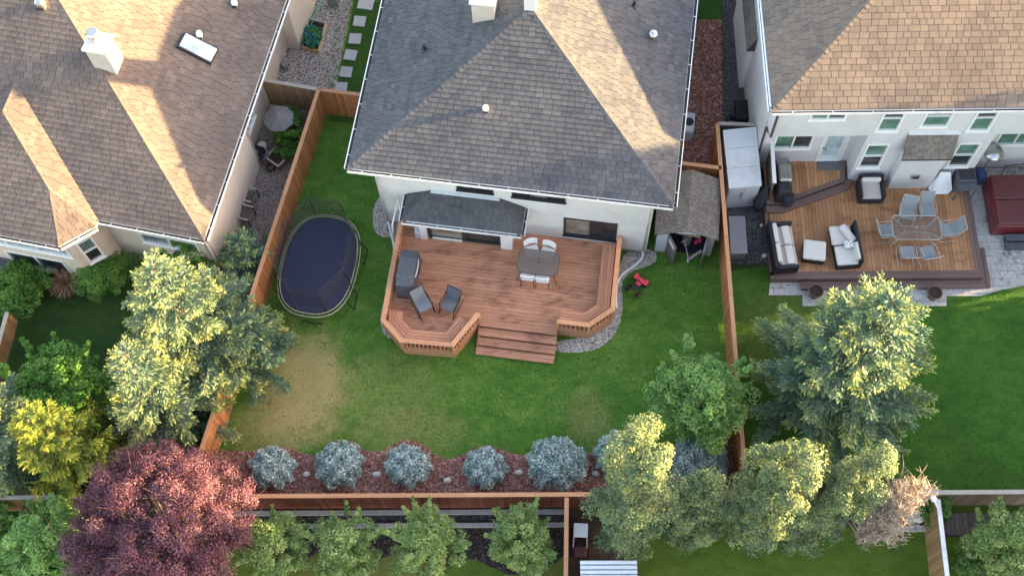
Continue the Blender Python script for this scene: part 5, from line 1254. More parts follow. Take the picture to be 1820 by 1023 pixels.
for i in range(60):
    a = random.uniform(-.4, 1.3); p0 = dt2b + Vector((0, 0, random.uniform(1, 3.8))); e = p0 + Vector((math.cos(a) * .6, math.sin(a) * .6, random.uniform(.8, 2))) * random.uniform(.5, 1.0); b.tube([p0, lerp(p0, e, .5) + Vector((random.uniform(-.1, .1), .05, 0)), e], .012, 4, cap=False, rs=[.016, .01, .004])
b.build('twigs', MT['deadwood'], dt2)['kind'] = 'stuff'; trunk(dt2, dt2b, dt2b + Vector((.1, 0, 4.6)), .05, .015, MT['deadwood'])
# leafy trees
bushy(at(1232, 750), 4.8, 1.68, 'fresh green leafy tree inside the right fence, above the columnar aspens', 'greend', ncl=150, cr=.34, per=150, size=.11, spikes=26, pw=.62)
bushy(at(152, 730), 4.2, 1.75, 'bright green leafy bush tree between the two left spruces', 'green', ncl=120, cr=.34, per=150, size=.12, spikes=22)
# burgundy tree
bc = at(340, 985); R_ = 2.95; random.seed(11); bt = thing('burgundy_tree', bc, 'large round burgundy leaved tree at the lower left over the rear fence', 'tree'); cs = []; rs = []
for i in range(380):
    u = Vector((random.gauss(0, 1), random.gauss(0, 1), random.gauss(0, 1) + .25)).normalized(); 
    if u.z < -.2: u.z = -u.z
    rr = R_ * random.uniform(.55, 1.03) ** .8; cs.append((bc.x + u.x * rr, bc.y + u.y * rr, 3.6 + u.z * rr * .72)); rs.append(random.uniform(.28, .5))
trunk(bt, bc, bc + Vector((0, 0, 3.4)), .16, .08); limbs(bt, bc + Vector((0, 0, 1.9)), [Vector(c) for c in cs[::4]], .05, MT['bark'])
crown(bt, bc, cs, rs, 360, .075, 'burgundy', .3, .5, shell=.75)
b = MB()
for c in cs[::2]:
    c = Vector(c); o_ = (c - Vector((bc.x, bc.y, 2.8))).normalized()
    for k in range(3):
        e = c + (o_ + Vector((random.gauss(0, .5), random.gauss(0, .5), random.gauss(0, .3)))) * .5; b.tube([c - o_ * .35, c, e], .008, 3, cap=False, rs=[.012, .008, .003])
b.build('twigs', plain('burgundy_twigs', (.16, .085, .08), .8), bt)['kind'] = 'stuff'
# small trees of the rear garden
GS = 'small round trees in the dark mulch behind the rear fence'
for i, (x, y, h, R, mat, lab) in enumerate([(500, 988, 3.0, 1.15, 'birch', 'leftmost small tree behind the rear fence, touching the burgundy tree'), (628, 992, 3.0, 1.25, 'birch', 'second small tree behind the rear fence, pale green'), (766, 985, 3.4, 1.3, 'birch', 'third and fullest small tree behind the rear fence'), (928, 975, 2.9, 1.08, 'birch', 'small bright tree standing alone left of the thin dividing fence')]):
    bushy(at(x, y), h, R, lab, mat, ncl=80, cr=.27, per=130, size=.095, spikes=16, group=GS, name='small_tree')
bushy(at(128, 985), 4.0, 1.4, 'green leafy tree at the bottom left corner next to the burgundy tree', 'greend', ncl=110, cr=.3, per=140, size=.10, spikes=14)
bushy(at(150, 1020), 3.0, 1.0, 'lighter green bush below the burgundy tree at the bottom left', 'green', ncl=60, cr=.3, per=130, size=.10, spikes=8)
bushy(at(-5, 950), 2.6, .95, 'green bush cut by the left edge near the bottom', 'greend', ncl=50, cr=.3, per=120, size=.10, spikes=8)
bushy(at(30, 1035), 2.2, .8, 'small green bush in the bottom left corner', 'greend', ncl=40, cr=.25, per=120, size=.09)
bushy(at(1752, 992), 4.0, 1.35, 'bright lime green tree at the bottom right corner beside the dark deck', 'birch', ncl=110, cr=.3, per=140, size=.10, spikes=18)
bushy(at(1718, 1012), 1.2, .75, 'low mixed shrub at the foot of the lime green tree', 'greend', 'shrub', 'shrub', ncl=40, cr=.24, per=120, size=.08, z0=.1)
bushy(at(1648, 912), 1.6, .55, 'dark green shrub squeezed against the fence corner under the lamp', 'green', 'shrub', 'shrub', ncl=30, cr=.22, per=110, size=.09, z0=.1)
# left house planting
bushy(at(45, 525), 1.3, 1.08, 'round flowering shrub with orange tinges below the bay window', 'green', 'shrub', 'shrub', ncl=70, cr=.3, per=140, size=.10, z0=.15, trunkr=.03)
bushy(at(190, 503), 1.3, 1.02, 'bright green mounded shrub in front of the diagonal bay window', 'green', 'shrub', 'shrub', ncl=70, cr=.3, per=150, size=.12, z0=.1, trunkr=.03, aspect=.35)
bushy(at(362, 462), 2.6, .95, 'green climber at the corner of the beige house behind the spruce', 'green', 'shrub', 'climbing_shrub', ncl=55, cr=.3, per=120, size=.1, z0=.1, trunkr=.03)
bushy(at(306, 448), 1.6, .7, 'loose green shrub under the wide window of the beige house', 'greend', 'shrub', 'shrub', ncl=35, cr=.26, per=110, size=.1, z0=.1, trunkr=.03)
def fronds(px, py, R, h, n, label, mat, name='fern', width=.05):
    base = at(px, py); root = thing(name, base, label, 'plant'); th = RNG.uniform(0, 2 * PI, n); L = R * RNG.uniform(.5, 1.1, n); Vs = []; Ts = []; tt = RNG.random(n)
    for k in range(6):
        s0, s1 = k / 6, (k + 1) / 6; f = lambda s: np.stack([base.x + np.cos(th) * L * s, base.y + np.sin(th) * L * s, .03 + h * np.sin(PI * .62 * s) * (.6 + .5 * tt)], 1)
        a, c = f(s0), f(s1); w = width * (1 - s0 * .8); sd = np.stack([-np.sin(th), np.cos(th), np.zeros(n)], 1) * w
        Vs.append(np.stack([a - sd, a + sd, c + sd * .7, c - sd * .7], 1).reshape(-1, 3)); Ts.append(np.clip(tt * .8 + RNG.normal(0, .12, n), 0, 1))
    leafmesh('fronds', Vs, LEAF[mat], root, Ts); MB().lathe([(.08, 0), (.05, .08)], base, 8).build('root_crown', MT['soil'], root); return root
fronds(124, 508, .72, .55, 230, 'dry brown fern between the two green shrubs at the beige house', 'brown')
fronds(236, 482, .85, .7, 220, 'arching grass clump right of the mounded shrub', 'greend', 'ornamental_grass', .02)
fronds(150, 505, .6, .6, 90, 'small green grass clump left of the mounded shrub', 'green', 'ornamental_grass', .02)
bushy(at(518, 248), 1.1, .75, 'dark green perennials against the left fence in the gravel side yard', 'green', 'shrub', 'shrub', ncl=60, cr=.2, per=100, size=.09, z0=.05, trunkr=.02, flat=1.6)
fronds(509, 252, .45, .5, 80, 'yellow green lily leaves among the dark perennials', 'yellow', 'lily', .03)

# ------------------------------------------------------------------ added houses and poplars beyond the picture, casting the yard shade
far_house('grey_house', 27.5, 4.0, rad(8), 13, 15, 5.8, .58, MT['roof_grey'], MT['stucco'], 'white house with a grey hip roof standing off to the right of the yards')
far_house('brown_house', 43.0, -12.0, rad(12), 12, 13, 5.2, .42, MT['roof_brown'], MT['beige'], 'beige house with a brown hip roof further down the row')
def shade_tree(x, y, h, R, label):  # unseen poplar put in for the shade it casts
    base = Vector((x, y, 0)); root = thing('poplar_tree', base, label, 'tree', 'poplars beyond the right neighbour'); cs = []; rs = []
    for i in range(150):
        t = .12 + .88 * random.random(); a = random.random() * 2 * PI; rr = R * math.sin(PI * min(.97, t * .8 + .18)) ** .5 * random.random() ** .4; cs.append((x + rr * math.cos(a), y + rr * math.sin(a), h * t * .95)); rs.append(random.uniform(.5, .9))
    trunk(root, base, base + Vector((0, 0, h * .8)), .2, .05); crown(root, base, cs, rs, 150, .22, 'greend')
for i, (x, y, h, R) in enumerate([(25.5, 23.0, 10.2, 1.5), (26.5, 20.0, 10.4, 2.3), (27.5, 17.2, 8.6, 2.0), (29, 22.0, 10.9, 1.9), (26, 14.8, 7.4, 2.0)]):
    shade_tree(x, y, h, R, ['tall poplar beyond the right edge, nearest the tan roof', 'second poplar beyond the right edge', 'shorter poplar beyond the right edge', 'poplar standing behind the other three off to the right', 'low broad poplar beyond the right edge, lowest of the group'][i])

# ------------------------------------------------------------------ stepping stones
SS = 'square stepping stones on the turf beside the grey roofed house'
for i, (x, y, lab) in enumerate([(606, 156, 'square stepping stone nearest the wooden gate'), (615, 128, 'stepping stone second from the wooden gate'), (623, 98, 'stepping stone third from the wooden gate'), (631, 69, 'stepping stone fourth from the wooden gate'), (639, 38, 'stepping stone fifth from the wooden gate'), (650, 8, 'stepping stone at the top edge of the picture, with a dark object beside it')]):
    p_ = at(x, y, .06); o = MB().rbox(p_ + Vector((0, 0, -.01)), (.52 if i < 5 else .68, .52, .07), .015, Rz(rad(-4 - 3 * (i % 3)))).build('stepping_stone', MT['stepstone'], loc=V2(p_)); tag(o, lab, 'paving stone', SS)

# ------------------------------------------------------------------ trampoline
tc = at(567, 470, .85); TA = rad(-9); tr_ = thing('trampoline', (tc.x, tc.y, 0), 'oval navy trampoline with a black safety net standing on the grass by the left fence', 'trampoline'); WL[tr_.name] = Vector((0, 0, 0)); tr_.rotation_euler = (0, 0, TA)
def oval(a, b_, n=48, e=2.6): 
    return [(a * abs(math.cos(t)) ** (2 / e) * (1 if math.cos(t) >= 0 else -1), b_ * abs(math.sin(t)) ** (2 / e) * (1 if math.sin(t) >= 0 else -1)) for t in [2 * PI * i / n for i in range(n)]]
AX, AY = 1.40, 2.06
b = MB(); o_ = oval(AX - .05, AY - .05); b.add([(x, y, .86) for x, y in o_] + [(x, y, .84) for x, y in o_], [tuple(range(48)), tuple(range(96))[95:47:-1]] + [(i, (i + 1) % 48, 48 + (i + 1) % 48, 48 + i) for i in range(48)]); b.build('jumping_mat', MT['trampmat'], tr_)
o_ = oval(AX, AY); b = MB(); b.tube([(x, y, .87) for x, y in o_ + o_[:2]], .022, 6); b.build('rim', MT['trimcream'], tr_, smooth=True)
o2_ = oval(AX + .10, AY + .10); b = MB(); b.tube([(x, y, .80) for x, y in o2_ + o2_[:2]], .022, 6); b.build('frame_tube', MT['trimcream'], tr_, smooth=True)
b = MB()
for i in range(48):
    for f in (0, .5):
        p0 = lerp(Vector((*o_[i], .86)), Vector((*o_[(i + 1) % 48], .86)), f); p1 = lerp(Vector((*o2_[i], .80)), Vector((*o2_[(i + 1) % 48], .80)), f); b.tube([p0, p1], .007, 3, cap=False)
b.build('springs', MT['rubber'], tr_)
tp = [(-.55, 1.95), (.55, 1.95), (1.30, .95), (1.30, -.75), (.62, -1.78), (-.40, -1.85), (-1.22, -.95), (-1.30, .8)]
tops = []
for x, y in tp:
    b = MB(); e = Vector((x * 1.02, y * 1.0, 2.55)); b.tube([(x * 1.09, y * 1.06, .45), (x * 1.12, y * 1.07, 1.1), (x * 1.10, y * 1.05, 1.9), e], .02, 6); b.build('net_pole', MT['metal_dark'], tr_, smooth=True); tops.append(e)
b = MB(); b.tube(tops + tops[:2], .010, 5); b.build('net_top_rope', MT['metal_dark'], tr_)
b = MB(); k = len(tops); lowr = [Vector((x * .98, y * .985, .9)) for x, y in tp]
for i in range(k):
    for s in range(4):
        a0, a1 = s / 4, (s + 1) / 4; lo0, lo1 = lerp(lowr[i], lowr[(i + 1) % k], a0), lerp(lowr[i], lowr[(i + 1) % k], a1); hi0, hi1 = lerp(tops[i], tops[(i + 1) % k], a0), lerp(tops[i], tops[(i + 1) % k], a1)
        sag = lambda f: Vector((0, 0, -.10 * math.sin(PI * f))); b.add([lo0, lo1, hi1 + sag(a1), hi0 + sag(a0)], [(0, 1, 2, 3)])
b.build('safety_net', MT['net'], tr_)
for x, y, a in ((1.45, -1.0, 0), (1.45, .9, 0), (-1.45, -.9, 0), (-1.45, .9, 0), (.15, -2.2, 90), (.3, 2.2, 90)):
    b = MB(); R2 = Rz(rad(a)); c = Vector((x, y, 0)); b.tube([c + R2 @ Vector((-.12, -.33, .8)), c + R2 @ Vector((.1, -.33, .05)), c + R2 @ Vector((.1, .33, .05)), c + R2 @ Vector((-.12, .33, .8))], .024, 6); b.build('leg', MT['metal_dark'], tr_)

# ------------------------------------------------------------------ seats and tables
def sling_chair(name, label, frame, sling, w=.56, arms=True, rock=False, white=False, group=None):
    r = thing(name, (0, 0, 0), label, 'chair', group); x = w / 2
    b = MB(); b.hexa([(-x + .03, -.24, .40), (x - .03, -.24, .40), (x - .03, .25, .44), (-x + .03, .25, .44)], [(-x + .03, -.24, .425), (x - .03, -.24, .425), (x - .03, .25, .465), (-x + .03, .25, .465)]); b.build('seat', sling, r)
    b = MB(); b.hexa([(-x + .03, -.26, .44), (x - .03, -.26, .44), (x - .03, -.235, .44), (-x + .03, -.235, .44)], [(-x + .03, -.50, .98), (x - .03, -.50, .98), (x - .03, -.475, .98), (-x + .03, -.475, .98)]); b.build('backrest', sling, r)
    for s in (-1, 1):
        b = MB(); b.tube([(s * x, -.50, 1.0), (s * x, -.25, .42), (s * x, .27, .45)], .016, 6); b.build('side_rail', frame, r, smooth=True)
        if rock:
            b = MB(); b.tube([(s * x, .20, .64), (s * (x + .01), .27, .3), (s * (x + .01), .36, .03), (s * (x + .01), .0, .02), (s * (x + .01), -.42, .04), (s * x, -.55, .10)], .016, 6); b.build('rocker', frame, r, smooth=True)
            b = MB(); b.tube([(s * x, -.38, .70), (s * (x + .015), .0, .68), (s * (x + .015), .24, .66)], .022, 6); b.build('armrest', frame, r, smooth=True)
        else:
            b = MB(); b.tube([(s * x, .27, .45), (s * (x + .01), .33, .22), (s * (x + .01), .28, .015), (s * (x + .01), -.36, .015)], .014, 6); b.build('leg', frame, r, smooth=True)
            b = MB(); b.tube([(s * x, -.36, .68), (s * (x + .015), .1, .66), (s * (x + .015), .24, .62), (s * x, .27, .45)], .014, 6); b.build('armrest', frame, r, smooth=True)
    b = MB(); b.tube([(-x, -.50, 1.0), (x, -.50, 1.0)], .016, 6); b.build('top_bar', frame, r)
    return r
def white_chair(name, label, group=None):
    r = thing(name, (0, 0, 0), label, 'chair', group); b = MB(); b.rbox((0, .0, .45), (.46, .46, .05), .04, seg=3); b.build('seat', MT['whiteseat'], r, smooth=False)
    b = MB(); n = 8
    for k in range(n):
        a0, a1 = lerp(-1, 1, k / n), lerp(-1, 1, (k + 1) / n); f = lambda a, z, o: Vector((a * .24, -.25 - .10 * (z - .5) - .0 + .06 * a * a + o, z + (.03 if z > .7 else 0) * (1 - a * a)))
        b.hexa([f(a0, .60, -.02), f(a1, .60, -.02), f(a1, .60, .02), f(a0, .60, .02)], [f(a0, .90, -.02), f(a1, .90, -.02), f(a1, .90, .02), f(a0, .90, .02)])
    b.build('backrest', MT['whiteseat'], r)
    for s in (-1, 1):
        b = MB(); b.tube([(s * .21, .19, .43), (s * .23, .23, .01)], .013, 6); b.build('leg', MT['metal_dark'], r)
        b = MB(); b.tube([(s * .23, -.28, .66), (s * .21, -.22, .44), (s * .23, -.28, .01)], .013, 6); b.build('leg', MT['metal_dark'], r)
    return r
def dirpx(x0, y0, x1, y1, z): a, c = at(x0, y0, z), at(x1, y1, z); return c - a
def place(ch, px, py, z, d, base): q = at(px, py, z); put(ch, Vector((q.x, q.y, base)), dirang(d) - PI / 2)
G = 'white chairs around the glass dining table'
first = white_chair('dining_chair', 'white dining chair at the far left side of the bronze glass table, nearest the wall', G); 
place(first, 946, 447, DZ + .45, dirpx(938, 420, 950, 460, DZ), DZ)
for x, y, d, lab in ((972, 451, dirpx(984, 425, 966, 465, DZ), 'white dining chair at the far right of the bronze glass table, turned to the table'), (939, 488, dirpx(936, 500, 942, 465, DZ), 'white dining chair at the near left of the bronze glass table'), (965, 492, dirpx(965, 505, 969, 470, DZ), 'white dining chair at the near right of the bronze glass table')):
    c = dup(first, (0, 0, 0), 0, lab, G); place(c, x, y, DZ + .45, d, DZ)
def glass_table(name, label, L, Wd, glass, frame, inner=True):
    r = thing(name, (0, 0, 0), label, 'table'); c = .14; pts = [(-L / 2 + c, -Wd / 2), (L / 2 - c, -Wd / 2), (L / 2, -Wd / 2 + c), (L / 2, Wd / 2 - c), (L / 2 - c, Wd / 2), (-L / 2 + c, Wd / 2), (-L / 2, Wd / 2 - c), (-L / 2, -Wd / 2 + c)]
    b = MB(); b.prism([Vector((x * .985, y * .985, 0)) for x, y in pts], .715, .722); b.build('glass_top', glass, r)
    b = MB(); b.tube([(x, y, .715) for x, y in pts + pts[:2]], .018, 6); b.build('rim', frame, r)
    for sx_ in (-1, 1):
        for sy_ in (-1, 1):
            b = MB(); b.tube([(sx_ * (L / 2 - .08), sy_ * (Wd / 2 - .08), .70), (sx_ * L * .24, sy_ * Wd * .12, .55), (sx_ * L * .3, sy_ * Wd * .25, .3), (sx_ * (L / 2 - .02), sy_ * (Wd / 2 - .02), .01)] if inner else [(sx_ * (L / 2 - .16), sy_ * (Wd / 2 - .12), .70), (sx_ * (L / 2 - .10), sy_ * (Wd / 2 - .06), .3), (sx_ * (L / 2 - .0), sy_ * (Wd / 2 + .04), .01)], .016, 6); b.build('leg', frame, r)
    if inner: b = MB(); b.tube([(-L * .24, -Wd * .12, .55), (L * .24, -Wd * .12, .55), (L * .24, Wd * .12, .55), (-L * .24, Wd * .12, .55), (-L * .24, -Wd * .12, .55)], .013, 6); b.build('shelf_rim', frame, r)
    b = MB(); b.lathe([(.03, .70), (.03, .73)], (0, 0, 0), 10); b.build('umbrella_ring', MT['metal_dark'] if not inner else frame, r); return r
for o_c in [o_c for o_c in bpy.data.objects if o_c.name.startswith('dining_chair')]: o_c.scale = (1.12, 1.12, 1.05)
t = glass_table('dining_table', 'rectangular bronze tinted glass table with clipped corners between four white chairs', 1.55, 1.0, MT['tabletop'], MT['bronze'], False); q = at(957, 466, DZ + .72); put(t, Vector((q.x, q.y, DZ)), dirang(h1u))
c = sling_chair('rocking_chair', 'grey sling rocking chair next to the covered grill', MT['metal_dark'], MT['sling'], .58, rock=True); place(c, 752, 541, DZ + .44, dirpx(737, 515, 762, 556, DZ), DZ)
c = sling_chair('rocking_chair', 'slate sling rocking chair facing left, in the middle of the brown deck', MT['metal_dark'], MT['sling2'], .58, rock=True); place(c, 799, 541, DZ + .44, dirpx(812, 516, 790, 556, DZ), DZ)
# covered grill
q = at(724, 478, DZ + .9); gr_ = thing('covered_grill', (q.x, q.y, DZ), 'large grill under a grey fabric cover by the left deck railing', 'grill'); WL[gr_.name] = Vector((0, 0, 0)); gr_.rotation_euler = (0, 0, dirang(Lr[0] - Lr[1]) - PI / 2)
bm = bmesh.new(); bmesh.ops.create_cube(bm, size=1); bmesh.ops.subdivide_edges(bm, edges=bm.edges[:], cuts=7, use_grid_fill=True); vs = []
for v in bm.verts:
    x, y, z = v.co; s = 1.06 - .12 * (z + .5); hz = (z + .5) * (1.12 + (.07 if abs(y) < .3 else -.10 * (abs(y) - .3) * 5)); rip = .012 * math.sin(y * 23 + z * 9) + .012 * math.sin(x * 17 + z * 14)
    vs.append(Vector((x * .66 * s + rip, y * 1.58 * s + rip, hz + .008 * math.sin(x * 19 + y * 13))))
bm.verts.index_update(); b = MB(); b.add(vs, [tuple(v.index for v in f.verts) for f in bm.faces]); bm.free(); b.build('fabric_cover', MT['bbqcover'], gr_, smooth=False)
b = MB(); b.tube([(.36, -.35, 1.0), (.40, -.1, 1.03), (.40, .22, 1.03), (.36, .4, 1.0)], .018, 6); b.build('handle', MT['alum'], gr_)
q = at(742, 412, DZ + .3); o = thing('hose_reel', (q.x, q.y, DZ), 'small white and grey hose reel tucked left of the sliding door', 'hose reel'); b = MB(); b.rbox((q.x, q.y, DZ + .3), (.2, .35, .5), .05); b.build('housing', MT['resin'], o); b = MB(); b.tube([(q.x + .12 * math.cos(t_), q.y + .16 + .02 * t_ / 9, DZ + .3 + .12 * math.sin(t_)) for t_ in [i * .5 for i in range(26)]], .015, 5); b.build('hose', MT['whiteseat'], o)

# pink ride-on quad
q = at(1133, 507, .15); o = thing('toy_quad', (q.x, q.y, 0), 'pink and black ride-on toy quad left on the grass right of the deck', 'toy'); WL[o.name] = Vector((0, 0, 0)); o.rotation_euler = (0, 0, rad(-38)); o.scale = (1.15,) * 3
b = MB(); b.rbox((0, -.02, .24), (.17, .46, .10), .04); b.rbox((0, .16, .28), (.28, .16, .07), .03); b.build('body', MT['pink'], o)
b = MB(); b.rbox((0, -.17, .30), (.2, .22, .07), .03); b.build('seat', MT['rubber'], o)
b = MB(); b.tube([(0, .1, .3), (0, .05, .42)], .018, 6); b.tube([(-.17, .0, .44), (0, .06, .44), (.17, .0, .44)], .015, 6); b.build('handlebar', MT['rubber'], o)
for x, y in ((-.21, -.24), (.21, -.24), (-.2, .22), (.2, .22)):
    b = MB(); b.lathe([(.02, -.045), (.10, -.045), (.115, -.02), (.115, .02), (.10, .045), (.02, .045)], (x, y, .115), 14, Ry(PI / 2)); w_ = b.build('wheel', MT['rubber'], o); b = MB(); b.lathe([(.055, -.05), (.055, .05)], (x, y, .115), 10, Ry(PI / 2)); b.build('hub', MT['pink'], w_)
for s in (-1, 1): b = MB(); b.rbox((s * .2, .2, .27), (.12, .2, .03), .01); b.build('fender', MT['pink'], o)

# garden shed with open doors
sL, sR = at(1163, 446), at(1262, 455); su_ = V2(sR - sL).normalized(); sv_ = Vector((-su_.y, su_.x, 0)); SW = V2(sR - sL).length; SD = 2.35
sh = thing('garden_shed', (sL + sR) / 2, 'small grey resin garden shed with a shingled gable roof and both doors open', 'shed')
def S(a, b_, z): q = sL + su_ * a + sv_ * b_; return Vector((q.x, q.y, z))
EH, RH = 1.72, 2.25; dash('shed', SW)
b = MB(); b.prism([S(0, 0, 0), S(.42, 0, 0), S(.42, .05, 0), S(0, .05, 0)], 0, EH); b.prism([S(SW - .32, 0, 0), S(SW, 0, 0), S(SW, .05, 0), S(SW - .32, .05, 0)], 0, EH)
b.prism([S(0, .05, 0), S(.05, .05, 0), S(.05, SD, 0), S(0, SD, 0)], 0, EH); b.prism([S(SW - .05, .05, 0), S(SW, .05, 0), S(SW, SD, 0), S(SW - .05, SD, 0)], 0, EH); b.prism([S(0, SD, 0), S(SW, SD, 0), S(SW, SD + .05, 0), S(0, SD + .05, 0)], 0, EH); b.build('wall', MT['resin'], sh)
b = MB(); b.prism([S(.05, .05, 0), S(SW - .05, .05, 0), S(SW - .05, SD, 0), S(.05, SD, 0)], .01, .05); b.build('floor_panel', MT['rubber'], sh)
for yy in (0, SD): b = MB(); b.add([S(0, yy, EH), S(SW, yy, EH), S(SW / 2, yy, RH - .02), S(0, yy + .05, EH), S(SW, yy + .05, EH), S(SW / 2, yy + .05, RH - .02)], [(0, 1, 2), (5, 4, 3), (0, 2, 5, 3), (1, 4, 5, 2), (0, 3, 4, 1)]); b.build('gable', MT['resin'], sh)
for sgn, (a0, a1) in ((0, (-.12, SW / 2)), (1, (SW + .12, SW / 2))):
    dz = (RH - EH) / (SW / 2) * .12; P_ = [S(a0, -.12, EH - dz), S(a1, -.12, RH), S(a1, SD + .15, RH), S(a0, SD + .15, EH - dz)]
    if sgn: P_ = [P_[1], P_[0], P_[3], P_[2]]
    b = MB(); b.hexa([q - Vector((0, 0, .05)) for q in P_], P_); rf = b.build('roof', MT['roof_under'], sh); col = []
    ud_ = (P_[3] - P_[0]) if not sgn else (P_[1] - P_[2]); roof_plane(rf, [q + Vector((0, 0, .003)) for q in P_], sv_, MT['roof_shed'], .20, .10, col, th=.004); flush_shingles(rf, col, MT['roof_shed'], 300)
def door_leaf(hinge, ang, w_, name, mat):
    d_ = (Rz(ang) @ su_); b = MB(); n_ = Vector((-d_.y, d_.x, 0)); h0 = hinge; b.hexa([h0 + Vector((0, 0, .06)), h0 + d_ * w_ + Vector((0, 0, .06)), h0 + d_ * w_ + n_ * .05 + Vector((0, 0, .06)), h0 + n_ * .05 + Vector((0, 0, .06))], [h0 + Vector((0, 0, 1.62)), h0 + d_ * w_ + Vector((0, 0, 1.62)), h0 + d_ * w_ + n_ * .05 + Vector((0, 0, 1.62)), h0 + n_ * .05 + Vector((0, 0, 1.62))]); o = b.build('door', mat, sh)
    b = MB(); b.hexa([h0 + d_ * .12 - n_ * .006 + Vector((0, 0, 1.25)), h0 + d_ * (w_ - .1) - n_ * .006 + Vector((0, 0, 1.25)), h0 + d_ * (w_ - .1) + n_ * .056 + Vector((0, 0, 1.25)), h0 + d_ * .12 + n_ * .056 + Vector((0, 0, 1.25))], [h0 + d_ * .12 - n_ * .006 + Vector((0, 0, 1.5)), h0 + d_ * (w_ - .1) - n_ * .006 + Vector((0, 0, 1.5)), h0 + d_ * (w_ - .1) + n_ * .056 + Vector((0, 0, 1.5)), h0 + d_ * .12 + n_ * .056 + Vector((0, 0, 1.5))]); b.build('door_panel', MT['resin'], o)
door_leaf(S(.40, -.01, 0), rad(-62), .66, 'door', MT['taupe']); door_leaf(S(SW - .32, -.01, 0), rad(-100), .66, 'door', MT['taupe'])
# things in the shed
o = thing('kick_scooter', at(1225, 455), 'pale pink kick scooter leaning in the open shed door', 'scooter'); q = at(1224, 448, .5)
b = MB(); b.tube([q + Vector((-.2, .25, .5)), q + Vector((-.05, .0, -.05)), q + Vector((.02, -.1, -.42))], .02, 6); b.build('stem', MT['palepink'], o); b = MB(); b.beam(q + Vector((.02, -.12, -.4)), q + Vector((.5, .2, -.38)), .1, .04); b.build('footboard', MT['palepink'], o)
b = MB(); b.tube([q + Vector((-.32, .18, .52)), q + Vector((-.08, .34, .5))], .02, 6); b.build('handlebar', MT['palepink'], o)
for v_ in (Vector((.0, -.16, -.42)), Vector((.52, .22, -.42))): b = MB(); b.lathe([(.03, -.02), (.075, -.02), (.075, .02), (.03, .02)], q + v_, 12, Ry(PI / 2)); b.build('wheel', MT['whiteseat'], o)
p_ = S(SW - .9, .6, 0); o = MB().rbox(p_ + Vector((0, 0, .75)), (.85, .35, .08), .01, Rz(rad(-12))).rbox(p_ + Vector((0, 0, .38)), (.08, .3, .7), .01, Rz(rad(-12))).build('wooden_shelf', MT['woodlight'], loc=V2(p_)); tag(o, 'light wooden shelf board inside the open shed', 'shelf')
p_ = S(SW / 2 + .12, .45, 0); o = MB().lathe([(.14, 0), (.17, .35), (.18, .5), (.10, .52)], V2(p_), 14).build('grey_bucket', MT['plasticgrey'], loc=V2(p_), smooth=False); tag(o, 'round grey bucket inside the open shed', 'bucket')
p_ = S(SW - .55, .35, 0); o = MB().rbox(V2(p_) + Vector((0, 0, .5)), (.3, .12, .25), .03, Rz(.4)).build('red_toolbox', MT['pink'], loc=V2(p_)); tag(o, 'red box at the right side inside the shed', 'box')

# ------------------------------------------------------------------ right neighbour: deck
ZD, ZL = .45, .75
d3 = thing('composite_deck', at(1550, 430), 'tan composite deck with dark brown border in front of the white house', 'deck')
dl, dr_ = at(1364, 385, ZD), at(1733, 345, ZD); fl_, frt = at(1365, 497, ZD), at(1749, 491, ZD)
x0, x1 = .5 * (dl.x + fl_.x), frt.x; yf = .5 * (fl_.y + frt.y); yw = E3_.y + OF3 - .005
xr1 = at(1725, 380, ZD).x + .12
BW = .30
outer = [Vector((x0, yw + .0, 0)), Vector((x0, yf, 0)), Vector((x1, yf, 0)), Vector((x1, yw, 0))]
dash('d3', x0, x1, yf, yw)
inner = [Vector((x0 + BW * .6, yw, 0)), Vector((x0 + BW * .6, yf + BW, 0)), Vector((x1 - BW, yf + BW, 0)), Vector((x1 - BW, yw, 0))]
planks(d3, inner, v3, .15, ZD, MT['deck3'])
bord = [Vector((x0, yw, 0)), Vector((x0, yf, 0)), Vector((x1, yf, 0)), Vector((x1, yw, 0))]
strip(d3, bord, .004, BW * .5, ZD - .03, ZD + .001, MT['deck3b'], 'border_board'); strip(d3, bord[1:], BW * .5 + .006, BW - .004, ZD - .03, ZD + .001, MT['deck3b'], 'border_board')
strip(d3, bord, .03, .06, .02, ZD - .031, MT['deck3b'], 'skirt_board')
# one step lower along front and right
st_ = [Vector((at(1425, 516, .2).x, yf, 0)), Vector((x1, yf, 0)), Vector((x1, at(1740, 440, .2).y, 0))]
strip(d3, [Vector((at(1425, 516, .2).x, yf - .32, 0)), Vector((x1 + .12, yf - .32, 0))], .004, .155, .17, .205, MT['deck3b'], 'step_board'); strip(d3, [Vector((at(1425, 516, .2).x, yf - .16, 0)), Vector((x1 + .12, yf - .16, 0))], .004, .155, .17, .205, MT['deck3b'], 'step_board')
strip(d3, [Vector((at(1425, 516, .2).x, yf - .30, 0)), Vector((x1 + .1, yf - .30, 0))], .0, .03, 0, .169, MT['deck3b'], 'step_riser')
yk = at(1745, 440, .2).y; strip(d3, [Vector((x1 + .3, yf - .32, 0)), Vector((x1 + .3, yk, 0))], .004, .145, .17, .205, MT['deck3b'], 'step_board'); strip(d3, [Vector((x1 + .15, yf - .01, 0)), Vector((x1 + .15, yk, 0))], .004, .145, .17, .205, MT['deck3b'], 'step_board'); strip(d3, [Vector((x1 + .28, yf - .30, 0)), Vector((x1 + .28, yk, 0))], .0, .03, 0, .169, MT['deck3b'], 'step_riser')
